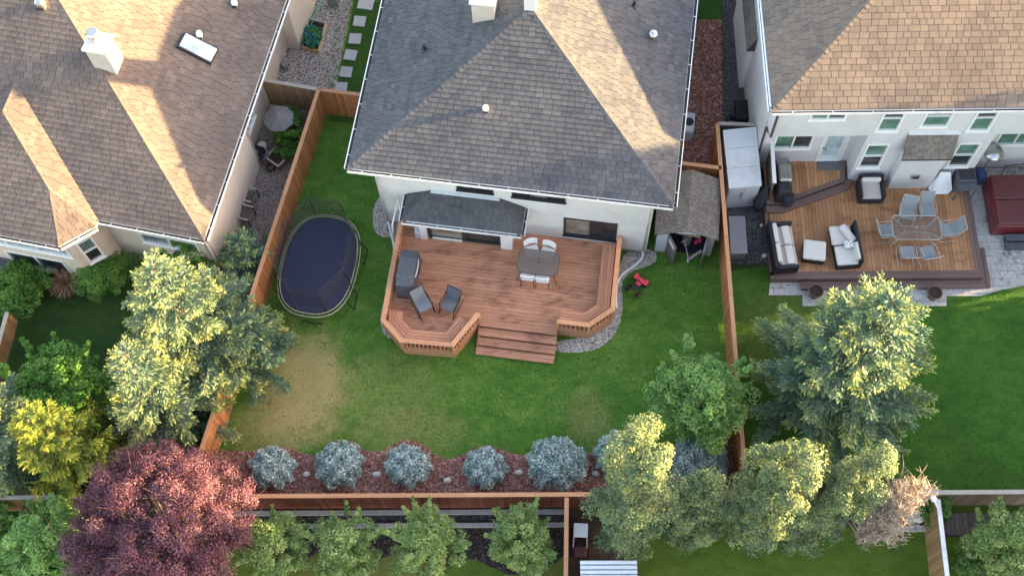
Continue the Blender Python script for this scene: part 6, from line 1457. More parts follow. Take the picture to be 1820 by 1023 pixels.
# upper landing at the door with angled steps
la = at(1372, 350, ZL); 
land = [Vector((PL.x + .0, PL.y - .006, 0)), V2(at(1362, 358, ZL)), V2(at(1391, 358, ZL)), V2(at(1496, 316, ZL)), Vector((xa + E3_.x - .01, PL.y - .75, 0)), Vector((xa + E3_.x - .01, PL.y - .006, 0))]
land = [Vector((x0 + .05, PL.y - .006, 0)), Vector((x0 + .05, at(1362, 361, ZL).y, 0)), V2(at(1390, 361, ZL)), V2(at(1499, 322, ZL)), V2(at(1503, 286, ZL)), Vector((xa + E3_.x - .01, PL.y - .006, 0))]
planks(d3, offs(land[:1] + land[1:], 0) and land, v3, .15, ZL - .002, MT['deck3'], name='landing_board')
strip(d3, land[1:5], -.02, .15, ZL - .03, ZL + .012, MT['deck3b'], 'landing_border'); strip(d3, land[1:5], .02, .05, ZD + .002, ZL - .031, MT['deck3b'], 'landing_riser')
strip(d3, land[1:5], -.32, -.03, ZD + .115, ZD + .15, MT['deck3b'], 'step_board'); strip(d3, land[1:5], -.30, -.27, ZD + .002, ZD + .114, MT['deck3b'], 'step_riser')
# patio
pat = [Vector((xr2 + E3_.x - 1.2, PR.y, 0)), Vector((26, PR.y, 0)), Vector((26, at(1820, 505).y, 0)), V2(at(1820, 508)), V2(at(1780, 515)), V2(at(1742, 526)), V2(at(1682, 526)), V2(at(1682, 544)), V2(at(1426, 544)), V2(at(1426, 525)), V2(at(1366, 525)), Vector((x0 + .1, yf + .3, 0)), Vector((x1 - .3, yf + .3, 0))]
sheet('patio_slab', pat[::-1], .03, MT['stamped'], th=.03)
# privacy screen by the landing
o = thing('privacy_screen', at(1362, 330), 'tall grey brown privacy screen with a white top rail beside the landing', 'screen'); sp0, sp1 = at(1372, 246, 2.2), at(1377, 325, 2.2); sp0, sp1 = V2(sp0), V2(sp1)
n_ = int((sp0 - sp1).length / .15)
for k in range(n_): p_ = lerp(sp0, sp1, (k + .5) / n_); b = MB(); b.box(Vector((p_.x, p_.y, 1.1)), (.02, .14, 2.1)); b.build('board', MT['fencegrey'], o)
b = MB(); b.beam(sp0 + Vector((0, 0, 2.18)), sp1 + Vector((0, 0, 2.18)), .14, .04); b.build('top_rail', MT['alum'], o)
# grill on the landing
q = at(1394, 310, ZL + 1.0); o = thing('gas_grill', (q.x, q.y, ZL), 'stainless lidded gas grill on the upper landing by the privacy screen', 'grill'); WL[o.name] = Vector((0, 0, 0))
b = MB(); b.rbox((0, 0, .45), (.55, 1.5, .8), .03); b.build('cabinet', MT['rubber'], o)
b = MB(); b.rbox((0.02, .05, 1.0), (.52, .78, .26), .11, seg=4); b.build('lid', MT['metal'], o, smooth=False); b = MB(); b.rbox((0, -.56, .93), (.50, .42, .12), .04); b.build('side_burner', MT['frame_black'], o); b = MB(); b.rbox((0, .62, .88), (.45, .34, .04), .01); b.build('side_shelf', MT['plasticgrey'], o)
b = MB(); b.tube([(.33, -.28, .98), (.36, -.2, 1.0), (.36, .3, 1.0), (.33, .38, .98)], .018, 6); b.build('handle', MT['maroon'], o)
q = at(1402, 352, ZL + .4); o = thing('covered_bucket', (q.x, q.y, ZL), 'small dark covered stove at the near end of the gas grill', 'stove'); b = MB(); b.lathe([(.2, ZL), (.25, ZL + .3), (.22, ZL + .55), (.05, ZL + .6)], (q.x, q.y, 0), 14); b.build('cover', MT['darkcloth'], o)
m_ = at(1475, 292, ZL + .02); o = MB().rbox(Vector((m_.x, m_.y, ZL + .022)), (.98, .52, .02), .008).build('door_mat', plain('mat_grey', (.14, .135, .14), .95, .1, 20, .5), loc=m_); tag(o, 'grey door mat on the landing in front of the patio door', 'mat')
# rattan set
def sofa_cushion(b, c, d, r=.06): b.rbox(c, d, r, seg=3)
q = at(1392, 436, ZD + .5); o = thing('rattan_sofa', (q.x, q.y, ZD), 'black rattan two seat sofa with cream cushions at the left side of the tan deck', 'sofa'); WL[o.name] = Vector((0, 0, 0)); o.rotation_euler = (0, 0, rad(4))
b = MB(); b.rbox((0, 0, .18), (.82, 1.95, .34), .03); b.rbox((-.42, 0, .40), (.14, 2.0, .78), .05); b.rbox((.05, .92, .32), (.84, .14, .56), .04); b.rbox((.05, -.92, .32), (.84, .14, .56), .04); b.build('frame', MT['wicker'], o)
for y in (-.42, .42):
    b = MB(); sofa_cushion(b, (.12, y, .42), (.66, .82, .15)); b.build('seat_cushion', MT['cushion2'], o); b = MB(); m_ = Ry(rad(-14)); b.rbox((-.24, y, .66), (.17, .8, .46), .06, m_, 3); b.build('back_cushion', MT['cushion'], o); b = MB(); b.rbox((.18, y, .53), (.30, .78, .12), .05, Rz(.03), 3); b.build('loose_cushion', MT['cushion'], o)
q = at(1448, 444, ZD + .42); o = thing('ottoman', (q.x, q.y, ZD), 'square ottoman with a cream cushion between the sofa and the love seat', 'ottoman'); WL[o.name] = Vector((0, 0, 0)); o.rotation_euler = (0, 0, rad(-8)); b = MB(); b.rbox((0, 0, .16), (.84, .80, .30), .03); b.build('base', MT['wicker'], o); b = MB(); b.rbox((0, 0, .38), (.86, .82, .14), .06, None, 3); b.build('cushion', MT['cushion'], o)
q = at(1503, 435, ZD + .42); o = thing('rattan_love_seat', (q.x, q.y, ZD), 'black rattan love seat with untidy cream cushions facing the ottoman', 'sofa'); WL[o.name] = Vector((0, 0, 0)); o.rotation_euler = (0, 0, rad(4)); b = MB(); b.rbox((0, 0, .16), (.90, 1.70, .30), .03); b.rbox((.44, 0, .40), (.12, 1.74, .74), .05); b.build('frame', MT['wicker'], o)
for y, dx in ((-.42, .02), (.43, -.04)): b = MB(); b.rbox((-.06 + dx, y, .38), (.82, .80, .15), .06, None, 3); b.build('seat_cushion', MT['cushion'], o)
b = MB(); b.rbox((.12, .42, .54), (.30, .80, .15), .06, Rz(rad(28)), 3); b.build('back_cushion', MT['cushion'], o); b = MB(); b.rbox((.30, -.40, .58), (.14, .74, .40), .06, Ry(rad(10)), 3); b.build('back_cushion', MT['cushion'], o)
q2 = at(1509, 434, ZD + .62); o = MB().rbox((0, 0, 0), (.38, .32, .12), .06, Rz(.15) @ Rx(.2), 3).build('patterned_pillow', MT['pillow'], loc=(0, 0, 0)); o.location = q2; tag(o, 'black and white patterned pillow lying on the love seat', 'pillow')
q = at(1548, 336, ZD + .42); o = thing('rattan_armchair', (q.x, q.y, ZD), 'black rattan armchair with cream cushions standing against the white wall', 'armchair'); WL[o.name] = Vector((0, 0, 0)); b = MB(); b.rbox((0, -.02, .17), (.92, .86, .32), .04); b.rbox((0, .42, .42), (.98, .14, .78), .06); b.rbox((.44, 0, .34), (.13, .86, .56), .05); b.rbox((-.44, 0, .34), (.13, .86, .56), .05); b.build('frame', MT['wicker'], o)
b = MB(); b.rbox((0, -.04, .40), (.74, .74, .15), .05, None, 3); b.build('seat_cushion', MT['cushion2'], o); b = MB(); b.rbox((-.02, .28, .62), (.74, .18, .42), .07, Rx(rad(12)), 3); b.build('back_cushion', MT['cushion'], o)
# glass dining set
G = 'pale framed sling chairs around the clear glass table'
tq = at(1629, 404, ZD + .72); t = glass_table('glass_table', 'large clear glass table with pale frame in the middle of six sling chairs', 1.85, 1.02, MT['clearglass'], MT['greymetal'], True); put(t, Vector((tq.x, tq.y, ZD)), rad(-1))
ch = sling_chair('sling_chair', 'pale framed sling chair behind the clear glass table on the left', MT['greymetal'], MT['sling3'], .56, group=G); place(ch, 1613, 378, ZD + .5, dirpx(1615, 365, 1612, 395, ZD), ZD)
for x, y, d, lab in ((1648, 372, (.05, -1), 'pale framed sling chair behind the clear glass table on the right, pulled out furthest'), (1577, 410, (1, .08), 'pale framed sling chair at the left end of the clear glass table'), (1686, 408, (-1, -.1), 'pale framed sling chair at the right end of the clear glass table'), (1613, 448, (-.03, 1), 'pale framed sling chair in front of the clear glass table on the left'), (1649, 448, (-.22, 1), 'slightly turned sling chair in front of the clear glass table on the right')):
    c = dup(ch, (0, 0, 0), 0, lab, G); place(c, x, y, ZD + .45, Vector((d[0], d[1], 0)), ZD)
# pots
for x, y, lab in ((1450, 518, 'round brown clay pot of soil on the patio, left one'), (1661, 521, 'round brown clay pot of soil on the patio, right one')):
    q = at(x, y, .35); o = thing('plant_pot', (q.x, q.y, .03), lab, 'plant pot', 'clay pots flanking the deck step'); b = MB(); b.lathe([(.17, .03), (.27, .40), (.29, .44), (.25, .44), (.245, .36)], (q.x, q.y, 0), 22); o2 = b.build('pot', MT['clay'], o); b = MB(); b.lathe([(.24, .34), (.24, .375), (.1, .39)], (q.x, q.y, 0), 16); b.build('soil', MT['soil'], o)
# folded white table, smoker, covered thing, heater
q = at(1668, 325, ZD + .3); o = thing('folding_table', (q.x, q.y, ZD), 'white plastic table top leaning beside the fireplace chase', 'table'); b = MB(); P0 = [at(1652, 343, ZD + .05), at(1685, 345, ZD + .05), at(1692, 334, ZD + .2), at(1690, 308, ZD + .8), at(1676, 306, ZD + .85)]; P0 = [at(1650, 335, ZD + .12), at(1655, 345, ZD + .05), at(1684, 345, ZD + .05), at(1692, 337, ZD + .15), at(1690, 306, ZD + .95), at(1672, 306, ZD + .95)]; nn_ = (P0[2] - P0[1]).cross(P0[4] - P0[2]).normalized(); b.add(P0 + [p_ - nn_ * .05 for p_ in P0], [(0, 1, 2, 3, 4, 5), (11, 10, 9, 8, 7, 6)] + [(i, (i + 1) % 6, 6 + (i + 1) % 6, 6 + i) for i in range(6)]); b.build('table_top', MT['whiteseat'], o); b = MB(); b.tube([P0[5] - nn_ * .1, P0[0] - nn_ * .35 + Vector((0, .25, 0))], .015, 6); b.tube([P0[4] - nn_ * .1, P0[3] - nn_ * .35 + Vector((0, .25, 0))], .015, 6); b.build('leg', MT['metal'], o)
q = at(1714, 322, ZD + .6); o = thing('charcoal_smoker', (q.x, q.y, ZD), 'dark boxy charcoal smoker with a slatted top and front shelf by the house wall', 'smoker'); WL[o.name] = Vector((0, 0, 0)); b = MB(); b.rbox((0, .12, .5), (.72, .6, .9), .03); b.build('cabinet', MT['bbqcover'], o)
for k in range(5): b = MB(); b.rbox((0, -.08 + k * .1, .97), (.6, .045, .03), .008); b.build('slat', MT['metal_dark'], o)
b = MB(); b.rbox((0, -.36, .82), (.78, .34, .04), .01); b.build('front_shelf', MT['bbqcover'], o)
for s in (-1, 1): b = MB(); b.box((s * .33, -.48, .4), (.05, .05, .8)); b.build('leg', MT['bbqcover'], o)
q = at(1741, 312, .5); o = thing('bagged_cushions', V2(q), 'dark navy bag of cushions on the patio under the heater', 'bag'); b = MB(); b.rbox(V2(q) + Vector((0, 0, .42)), (.42, .5, .8), .16, Rz(.3), 4); b.build('bag', MT['blue'], o)
q = at(1768, 269, 2.15); o = thing('patio_heater', V2(q), 'silver domed patio heater standing on the patio at the right of the white house', 'heater'); b = MB(); prof = [(.40, 2.0), (.41, 2.02), (.34, 2.14), (.22, 2.22), (.08, 2.26), (.01, 2.27)]; b.lathe(prof, V2(q), 28); b.build('dome', MT['metal'], o, smooth=True); b = MB(); b.lathe([(.03, 0.4), (.03, 1.75)], V2(q), 10); b.build('pole', MT['metal'], o); b = MB(); b.lathe([(.22, .03), (.22, .1), (.16, .65), (.05, .72)], V2(q), 18); b.build('base', MT['metal'], o); b = MB(); b.lathe([(.09, 1.74), (.10, 2.0)], V2(q), 14); b.build('burner', MT['metal_dark'], o)
# hot tub
q = at(1822, 354, .95); hx, hy = at(1766, 354, .95).x, q.y; o = thing('hot_tub', (hx + 1.1, hy, .03), 'maroon hot tub with a folded vinyl cover at the right edge of the picture', 'hot tub'); WL[o.name] = Vector((0, 0, 0)); TW = 2.3
b = MB(); b.rbox((0, 0, .42), (TW, TW - .05, .84), .12, None, 3); b.build('shell', MT['maroon2'], o)
for s in (-1, 1): b = MB(); b.rbox((0.02, s * (TW / 4 - .03), .90), (TW - .12, TW / 2 - .09, .12), .05, None, 3); b.build('cover_half', MT['maroon'], o)
b = MB(); b.tube([(-.6, 1.15, .8), (-.5, 1.35, 1.15), (.2, 1.4, 1.2), (.9, 1.35, 1.15)], .02, 6); b.build('cover_lifter', MT['metal_dark'], o)
for k in (0, 1):
    b = MB(); b.rbox((-.15, -1.36 - k * .28, .36 - k * .16), (1.0, .27, .05), .01); b.build('step_tread', MT['bbqcover'], o)
    for j in range(6): b = MB(); b.box((-.58 + j * .17, -1.36 - k * .28, .18 - k * .08), (.1, .22, .32 - k * .16)); b.build('step_side', MT['bbqcover'], o)
# white roofed storage shed, chest, umbrella, racks
TL_, TR_, BR_, BL_ = at(1285, 231, 1.95), at(1344, 225, 1.95), at(1354, 330, 1.80), at(1296, 335, 1.80); o = thing('storage_shed', V2((TL_ + BR_) / 2), 'low storage shed with a white three panel roof against the right fence', 'shed')
for k in range(3):
    a0, a1 = k / 3 + .003, (k + 1) / 3 - .003; q = [lerp(TL_, BL_, a1), lerp(TR_, BR_, a1), lerp(TR_, BR_, a0), lerp(TL_, BL_, a0)]; b = MB(); b.hexa([p_ - Vector((0, 0, .05)) for p_ in q], q)
    for j in range(1, 9): s0, s1 = lerp(q[0], q[1], j / 9), lerp(q[3], q[2], j / 9); b.beam(s0 + Vector((0, 0, .004)), s1 + Vector((0, 0, .004)), .03, .012)
    b.build('roof_panel', MT['shedwhite'], o)
iw = [V2(lerp(p_, (TL_ + BR_) / 2, .05)) for p_ in (BL_, BR_, TR_, TL_)]; b = MB(); b.prism(iw, .02, 1.76); b.build('body', MT['shedwhite'], o)
fm = lerp(iw[0], iw[1], .45); 
for s, (a0, a1) in enumerate(((.03, .49), (.51, .97))): p0, p1 = lerp(iw[0], iw[1], a0), lerp(iw[0], iw[1], a1); n_ = Vector((0, -1, 0)); b = MB(); b.hexa([p0 + n_ * .02 + Vector((0, 0, .08)), p1 + n_ * .02 + Vector((0, 0, .08)), p1 + Vector((0, 0, .08)), p0 + Vector((0, 0, .08))], [p0 + n_ * .02 + Vector((0, 0, 1.66)), p1 + n_ * .02 + Vector((0, 0, 1.66)), p1 + Vector((0, 0, 1.66)), p0 + Vector((0, 0, 1.66))]); b.build('door', MT['resin'], o)
b = MB(); b.tube([fm + Vector((0, -.05, .9)), fm + Vector((0, -.05, 1.3))], .015, 6); b.build('handle', MT['metal_dark'], o)
c4 = [at(1295, 384, .62), at(1324, 384, .62), at(1329, 450, .62), at(1299, 451, .62)]; o = thing('deck_box', V2(c4[0]), 'flat lidded grey storage chest on the dark gravel right of the fence', 'storage box'); q = [c4[3], c4[2], c4[1], c4[0]]; b = MB(); b.hexa([p_ - Vector((0, 0, .06)) for p_ in q], q); b.build('lid', MT['plasticgrey'], o); m_ = sum(c4, Vector()) / 4; q2 = [V2(lerp(p_, m_, .04)) for p_ in q]; b = MB(); b.prism(q2, .02, .555); b.build('chest', MT['plasticgrey'], o)
o = thing('covered_umbrella', V2(at(1350, 362)), 'closed dark cloth umbrella slumped between the storage shed and the deck', 'umbrella'); q0, q1 = at(1342, 372, .25), at(1366, 328, 1.55); b = MB(); b.tube([q0, lerp(q0, q1, .25), lerp(q0, q1, .6), q1], .2, 10, rs=[.06, .24, .20, .05]); b.build('folded_canopy', MT['darkcloth'], o); b = MB(); b.tube([V2(q0) + Vector((0, 0, .02)), q0], .025, 6); b.build('pole', MT['metal_dark'], o)
q = at(1322, 192, .6); o = thing('stacked_rack', V2(q), 'black basket rack standing by the wall behind the white roofed shed', 'rack'); WL[o.name] = Vector((0, 0, 0)); b = MB(); b.rbox((0, 0, .25), (.62, .95, .5), .04); b.build('box', MT['rubber'], o)
for k in range(5): b = MB(); b.beam((-.3, -.4 + k * .2, .53), (.3, -.4 + k * .2, .53), .035, .03); b.build('slat', MT['metal_dark'], o)
for k in range(4): b = MB(); b.beam((-.24 + k * .16, -.46, .56), (-.24 + k * .16, .46, .56), .03, .02); b.build('slat', MT['metal_dark'], o)
q = at(1303, 214, .15); o = MB().lathe([(.14, .0), (.27, .0), (.30, .07), (.30, .13), (.27, .2), (.15, .2), (.14, .0)], V2(q), 20).build('old_tyre', MT['rubber'], loc=V2(q), smooth=False); tag(o, 'black tyre lying on the gravel beside the black rack', 'tyre')
q = at(1330, 166, .3); o = MB().rbox(V2(q) + Vector((0, 0, .25)), (.16, .35, .5), .02).build('wood_stack', MT['woodlight'], loc=V2(q)); tag(o, 'small stack of wood between the rack and the white wall', 'wood')
for x, y, s, lab in ((1353, 401, .14, 'pale rock on the dark gravel beside the deck, upper one'), (1358, 455, .2, 'larger pale rock on the dark gravel beside the deck, lower one')):
    q = at(x, y, .05); b = MB(); b.rbox(q + Vector((0, 0, .03)), (s, s * .8, s * .7), s * .3, Rz(.5), 3); o = b.build('garden_rock', MT['limestone'], loc=V2(q)); tag(o, lab, 'rock')

# ------------------------------------------------------------------ left neighbour: side yard
q = at(494, 207, 1.75); o = thing('parasol', V2(q), 'square grey parasol open over the gravel between the beige house and the fence', 'parasol'); WL[o.name] = Vector((0, 0, 0)); o.rotation_euler = (0, 0, rad(20)); n8 = 8
b = MB(); rim = [Vector((.62 * math.cos(a), .62 * math.sin(a), 1.62 - (.03 if k % 2 else .0))) * (1 if True else 1) for k, a in enumerate([2 * PI * i / n8 for i in range(n8)])]; b.add([Vector((0, 0, 1.92))] + rim + [r_ - Vector((0, 0, .06)) for r_ in rim], [(0, i + 1, (i + 1) % n8 + 1) for i in range(n8)] + [(i + 1, i + 1 + n8, (i + 1) % n8 + 1 + n8, (i + 1) % n8 + 1) for i in range(n8)]); b.build('canopy', MT['umbrella'], o)
b = MB(); b.lathe([(.02, 0), (.02, 1.95)], (0, 0, 0), 8); b.build('pole', MT['metal'], o); b = MB(); b.lathe([(.22, 0), (.22, .05), (.05, .09)], (0, 0, 0), 14); b.build('base', MT['metal_dark'], o)
for i in range(n8): b = MB(); b.tube([(0, 0, 1.88), rim[i] - Vector((0, 0, .02))], .008, 4); b.build('rib', MT['metal'], o)
q = at(466, 259, .4); o = thing('side_stool', V2(q), 'small round cream stool beside the wall of the beige house', 'stool'); b = MB(); b.lathe([(.12, .0), (.10, .1), (.14, .36), (.19, .4), (.17, .46), (.05, .47)], V2(q), 18); b.build('seat', MT['cushion'], o)
q = at(467, 281, .3); o = thing('folded_chair', V2(q), 'dark folded garden chair leaning at the beige wall corner', 'chair'); WL[o.name] = Vector((0, 0, 0)); o.rotation_euler = (0, 0, rad(-18)); b = MB(); b.rbox((0, 0, .42), (.38, .4, .04), .01); b.build('seat', MT['darkcloth'], o); b = MB(); b.rbox((-.1, .2, .66), (.4, .05, .45), .02); b.build('backrest', MT['darkcloth'], o)
for x_ in (-.2, .2): b = MB(); b.tube([(x_, -.2, .0), (x_, -.2, .62), (x_, .22, .64)], .014, 5); b.build('armrest', MT['metal'], o)
q = at(492, 280, .35); o = thing('planter_box', V2(q), 'square wooden planter box with pale rim full of soil in the gravel side yard', 'planter'); WL[o.name] = Vector((0, 0, 0)); o.rotation_euler = (0, 0, rad(-38))
for s in (-1, 1):
    b = MB(); b.box((s * .33, 0, .2), (.035, .58, .36)); b.build('side_board', MT['fenceold'], o); b = MB(); b.box((0, s * .27, .2), (.62, .035, .36)); b.build('side_board', MT['fenceold'], o); b = MB(); b.box((s * .34, 0, .395), (.07, .62, .03)); b.build('rim_board', MT['capgrey'], o); b = MB(); b.box((0, s * .28, .397), (.60, .07, .03)); b.build('rim_board', MT['capgrey'], o)
b = MB(); b.box((0, 0, .3), (.6, .5, .04)); b.build('soil', MT['soil'], o)
q = at(481, 297, .2); o = thing('hose_pot', V2(q), 'dark coiled garden hose next to the wooden planter box', 'garden hose'); b = MB(); b.tube([V2(q) + Vector((.17 * math.cos(t_ * .6), .17 * math.sin(t_ * .6), .05 + t_ * .006)) for t_ in range(34)], .016, 5); b.build('hose', MT['rubber'], o)
def wood_chair(px, py, a, lab):
    q = at(px, py, .4); o = thing('slatted_chair', V2(q), lab, 'chair', 'dark slatted wooden chairs on the gravel'); WL[o.name] = Vector((0, 0, 0)); o.rotation_euler = (0, 0, a); ms = MT['slatdark']
    for k in range(6): b = MB(); b.box((0, -.22 + k * .085, .42), (.52, .07, .025)); b.build('slat', ms, o)
    for k in range(5): b = MB(); b.box((-.2 + k * .1, -.30 - 0, .68), (.08, .025, .5), Rx(rad(12))); b.build('back_slat', ms, o)
    for s in (-1, 1):
        b = MB(); b.box((s * .3, -.02, .64), (.06, .52, .03)); b.build('armrest', MT['capgrey'], o)
        for y in (-.26, .22): b = MB(); b.box((s * .28, y, .31), (.05, .05, .62)); b.build('leg', ms, o)
MT['slatdark'] = wood('dark_slats', (.09, .075, .065), (.16, .135, .115), (4, 4, 4))
wood_chair(444, 350, rad(-107), 'dark slatted wooden garden chair against the beige wall, upper one'); wood_chair(438, 382, rad(-107), 'dark slatted wooden garden chair against the beige wall, lower one with pale arms')
# raised bed under netting
q = [at(536, 82, .25), at(566, 90, .25), at(579, 40, .25), at(549, 33, .25)]; o = thing('raised_bed', V2(q[0]), 'wooden raised bed under green netting beside the fireplace chase of the beige house', 'raised bed')
for i in range(4): b = MB(); b.beam(q[i] - Vector((0, 0, .12)), q[(i + 1) % 4] - Vector((0, 0, .12)), .06, .26); b.build('side_board', MT['woodlight'] if i < 2 else MT['capgrey'], o)
b = MB(); b.prism([V2(p_) for p_ in q], .02, .12); b.build('soil', MT['soil'], o)
cs = [lerp(lerp(q[0], q[1], RNG.uniform(.1, .9)), lerp(q[3], q[2], RNG.uniform(.1, .9)), RNG.uniform(.05, .7)) + Vector((0, 0, RNG.uniform(-.05, .12))) for _ in range(26)]
crown(o, q[0], [tuple(c) for c in cs], [.14] * 26, 40, .10, 'green', .5, name='plants')
b = MB(); gx, gy = 10, 14; pts = []
for j in range(gy + 1):
    for i in range(gx + 1): p_ = lerp(lerp(q[0], q[1], i / gx), lerp(q[3], q[2], i / gx), j / gy * .72); pts.append(p_ + Vector((0, 0, .14 + random.uniform(-.06, .10))))
b.add(pts, [(j * (gx + 1) + i, j * (gx + 1) + i + 1, (j + 1) * (gx + 1) + i + 1, (j + 1) * (gx + 1) + i) for j in range(gy) for i in range(gx) if random.random() < .8]); b.build('netting', MT['greennet'], o)
o = thing('garden_hose', V2(at(568, 20)), 'pale green garden hose trailing over the gravel beside the raised bed', 'garden hose'); b = MB(); b.tube(smoothpoly([at(548, 60, .3), at(558, 30, .3), at(570, 10, .05), at(572, -10, .05), at(560, -14, .05), at(566, 8, .06), at(556, 34, .05)], 2), .018, 5); b.build('hose', MT['hose'], o)
q = at(591, 1, .3); o = MB().rbox(V2(q) + Vector((0, 0, .3)), (.42, .34, .6), .08, Rz(.2), 3).build('storage_bin', plain('sage_plastic', (.16, .21, .19), .5), loc=V2(q)); tag(o, 'grey green plastic bin on the pale gravel at the top edge', 'bin')
q = at(506, 117, .15); o = MB().rbox(q, (.25, .3, .3), .05, Rz(.3)).build('utility_box', MT['plasticgrey'], loc=V2(q)); tag(o, 'small grey utility box at the beige wall above the gate', 'box')
q = at(499, 100, .3); o = MB().rbox(q, (.10, .16, .2), .02).build('hose_tap', MT['metal_dark'], loc=V2(q)); tag(o, 'dark outdoor tap on the beige wall above the gate', 'tap')
# things under the bay
q = at(6, 472, .8); o = thing('covered_lounger', V2(q), 'dark slatted garden swing seat at the left edge under the bay window', 'garden seat'); WL[o.name] = Vector((0, 0, 0)); o.rotation_euler = (0, 0, rad(-14))
for k in range(9): b = MB(); b.rbox((-.05, -.62 + k * .15, .82 - .02 * k), (1.0, .13, .04), .01); b.build('slat', MT['bbqcover'], o)
for s in (-.4, .35): b = MB(); b.box((s, 0, .38), (.06, 1.3, .72)); b.build('side_frame', MT['darkcloth'], o)
q = at(35, 462, .3); o = thing('wooden_crate', V2(q), 'red brown wooden crate between the dark seat and the flowering shrub', 'crate'); WL[o.name] = Vector((0, 0, 0)); o.rotation_euler = (0, 0, rad(-25))
for k in range(5): b = MB(); b.box((-.24 + k * .12, 0, .42), (.105, .6, .03)); b.build('plank', MT['fencered'], o)
for s in (-1, 1): b = MB(); b.box((0, s * .28, .2), (.6, .03, .38)); b.build('side_board', MT['fence'], o)

# ------------------------------------------------------------------ rear neighbours: small things
q = at(1031, 962, .4); o = thing('toy_car', V2(q), 'white roofed maroon ride-in toy car beside the thin dividing fence', 'toy car'); WL[o.name] = Vector((0, 0, 0)); o.rotation_euler = (0, 0, rad(-3))
b = MB(); b.rbox((0, -.32, .26), (.50, .46, .30), .10, None, 3); b.rbox((-.25, .1, .24), (.06, .9, .26), .03); b.rbox((.25, .1, .24), (.06, .9, .26), .03); b.rbox((0, .48, .26), (.5, .12, .3), .05); b.rbox((0, .1, .1), (.5, .9, .06), .02); b.build('body', MT['maroon'], o)
b = MB(); b.rbox((0, .30, .88), (.50, .50, .05), .03, None, 2); b.build('roof', MT['whiteseat'], o)
for s in (-1, 1):
    b = MB(); b.tube([(s * .24, .5, .3), (s * .23, .48, .88)], .02, 5); b.tube([(s * .24, -.2, .35), (s * .23, .08, .87)], .02, 5); b.build('roof_pillar', MT['whiteseat'], o)
    for y in (-.34, .4): b = MB(); b.lathe([(.02, -.04), (.12, -.04), (.12, .04), (.02, .04)], (s * .27, y, .12), 12, Ry(PI / 2)); b.build('wheel', MT['rubber'], o)
b = MB(); b.rbox((0, .3, .4), (.36, .3, .2), .05); b.build('seat', MT['rubber'], o); b = MB(); b.lathe([(.07, .46), (.09, .47), (.07, .48)], (0, -.12, 0), 12); b.build('steering_wheel', MT['rubber'], o)
q = at(1081, 1040, 2.1); o = thing('metal_roof_shed', V2(q), 'garden shed with a pale corrugated metal roof at the bottom edge below the aspen', 'shed'); a_, c_ = at(1031, 994, 2.1), at(1132, 994, 2.1)
for k in range(13): y_ = a_.y - .08 - k * .16; b = MB(); b.hexa([Vector((a_.x, y_ - .075, 2.02)), Vector((c_.x, y_ - .075, 2.02)), Vector((c_.x, y_ + .075, 2.02)), Vector((a_.x, y_ + .075, 2.02))], [Vector((a_.x, y_ - .04, 2.10)), Vector((c_.x, y_ - .04, 2.10)), Vector((c_.x, y_ + .04, 2.10)), Vector((a_.x, y_ + .04, 2.10))]); b.build('roof_rib', MT['metalroof'], o)
b = MB(); b.prism([Vector((a_.x + .08, a_.y - 2.1, 0)), Vector((c_.x - .08, a_.y - 2.1, 0)), Vector((c_.x - .08, a_.y - .08, 0)), Vector((a_.x + .08, a_.y - .08, 0))], 0, 2.015); b.build('wall', MT['taupe'], o)
o = thing('plank_platform', at(1700, 940), 'low dark weathered plank deck in the bottom right corner under the lime green tree', 'deck'); pl = [V2(at(1672, 911, .25)), V2(at(1672, 950, .25)), V2(at(1860, 950, .25)), V2(at(1860, 911, .25))]; planks(o, pl, v3, .15, .25, MT['plank_dark'], name='plank', jitter=.01)
b = MB(); b.prism([V2(lerp(p_, sum(pl, Vector()) / 4, .02)) for p_ in pl], .01, .2); b.build('joist_frame', MT['rubber'], o)
q = at(1659, 885, FT + .25); o = thing('yard_lamp', V2(q), 'white floodlight on an arm fixed to the lower right fence corner', 'lamp'); b = MB(); b.rbox(q, (.20, .22, .14), .04, Rz(.4), 3); b.build('lamp_head', MT['whiteseat'], o); b = MB(); b.tube([q, q + Vector((.12, -.25, -.12)), q + Vector((.28, -.35, -.4))], .03, 6); b.build('arm', MT['whiteseat'], o)
q = at(1627, 918, .3); o = MB().rbox(V2(q) + Vector((0, 0, .18)), (.55, .3, .34), .05, Rz(-.1), 3).build('storage_tub', MT['shedwhite'], loc=V2(q)); tag(o, 'white plastic tub behind the dead tree near the fence corner', 'tub')
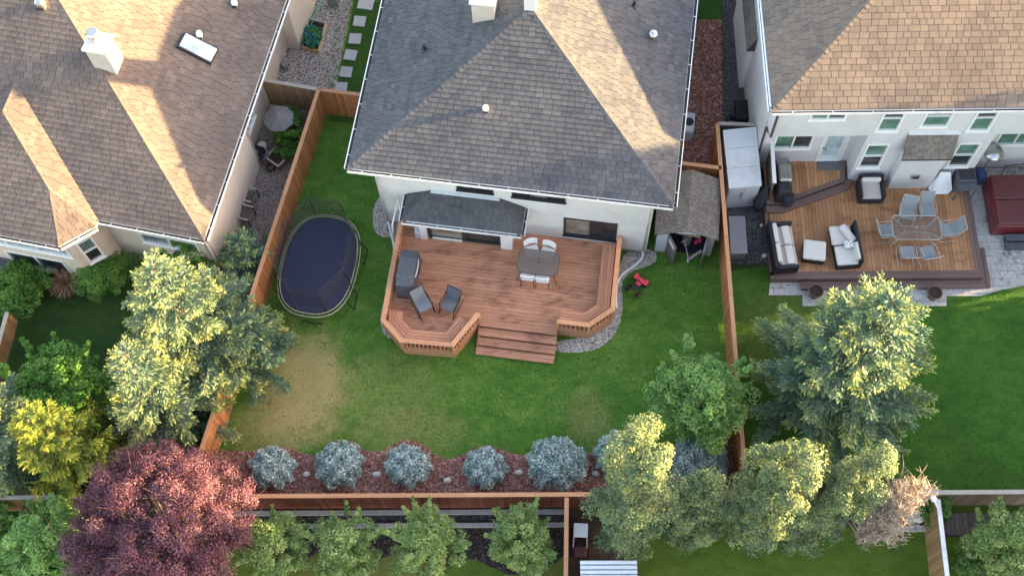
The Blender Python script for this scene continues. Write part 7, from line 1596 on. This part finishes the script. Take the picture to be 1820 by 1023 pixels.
o = thing('stone_edging', at(1590, 938), 'pale concrete edging running from the dead tree to the brown corner fence', 'kerb'); 
for k in range(5): a_, c_ = at(1560 + k * 17, 938, .12), at(1575.5 + k * 17, 938, .12); b = MB(); b.beam(a_ - Vector((0, 0, .06)), c_ - Vector((0, 0, .06)), .2, .13); b.build('edging_block', MT['concrete'], o)
sheet('dark_path', pp([(1340, 900), (1650, 900), (1650, 935), (1340, 935)]), .010, MT['gravel3'])
q = at(1716, 877, .1); o = MB().rbox(V2(q) + Vector((0, .05, .1)), (.35, .16, .2), .03).build('clay_brick_box', MT['clay'], loc=V2(q)); tag(o, 'small brown box on the grass just behind the grey capped fence', 'box')

# ------------------------------------------------------------------ fallen leaves on deck, patio and lawn
def litter(name, poly, n, z, mat, label):
    P = scatter(poly, n); k = len(P); th = RNG.uniform(0, 6.28, k); l = RNG.uniform(.015, .04, k); w = l * .6
    c = np.stack([P[:, 0], P[:, 1], np.full(k, z)], 1); a = np.stack([np.cos(th) * l, np.sin(th) * l, RNG.uniform(-.01, .01, k)], 1); b_ = np.stack([-np.sin(th) * w, np.cos(th) * w, RNG.uniform(-.01, .01, k)], 1)
    V = np.stack([c - a, c - b_, c + a, c + b_], 1).reshape(-1, 3); tag(fast(name, V, np.arange(k * 4).reshape(-1, 4), mat), label, 'leaves', kind='stuff')
litter('fallen_leaves', [p for p in dpoly], 90, DZ + .012, pieces('dry_leaf', [(.30, .20, .08), (.2, .12, .06), (.42, .34, .14)]), 'a few small dry leaves scattered on the big brown deck')
litter('lawn_leaves', main_lawn, 420, .05, pieces('pale_leaf', [(.34, .30, .12), (.26, .2, .09), (.40, .36, .2)]), 'tiny pale leaves and clover heads dotted over the main lawn')
litter('patio_litter', [Vector((x1 + .5, yf - .3, 0)), Vector((x1 + 2.2, yf - .3, 0)), Vector((x1 + 2.0, PR.y - 1, 0)), Vector((x1 + .5, PR.y - 1, 0))], 160, .045, pieces('wet_leaf', [(.06, .045, .03), (.12, .08, .045)]), 'dark leaf litter on the patio between the deck and the hot tub')
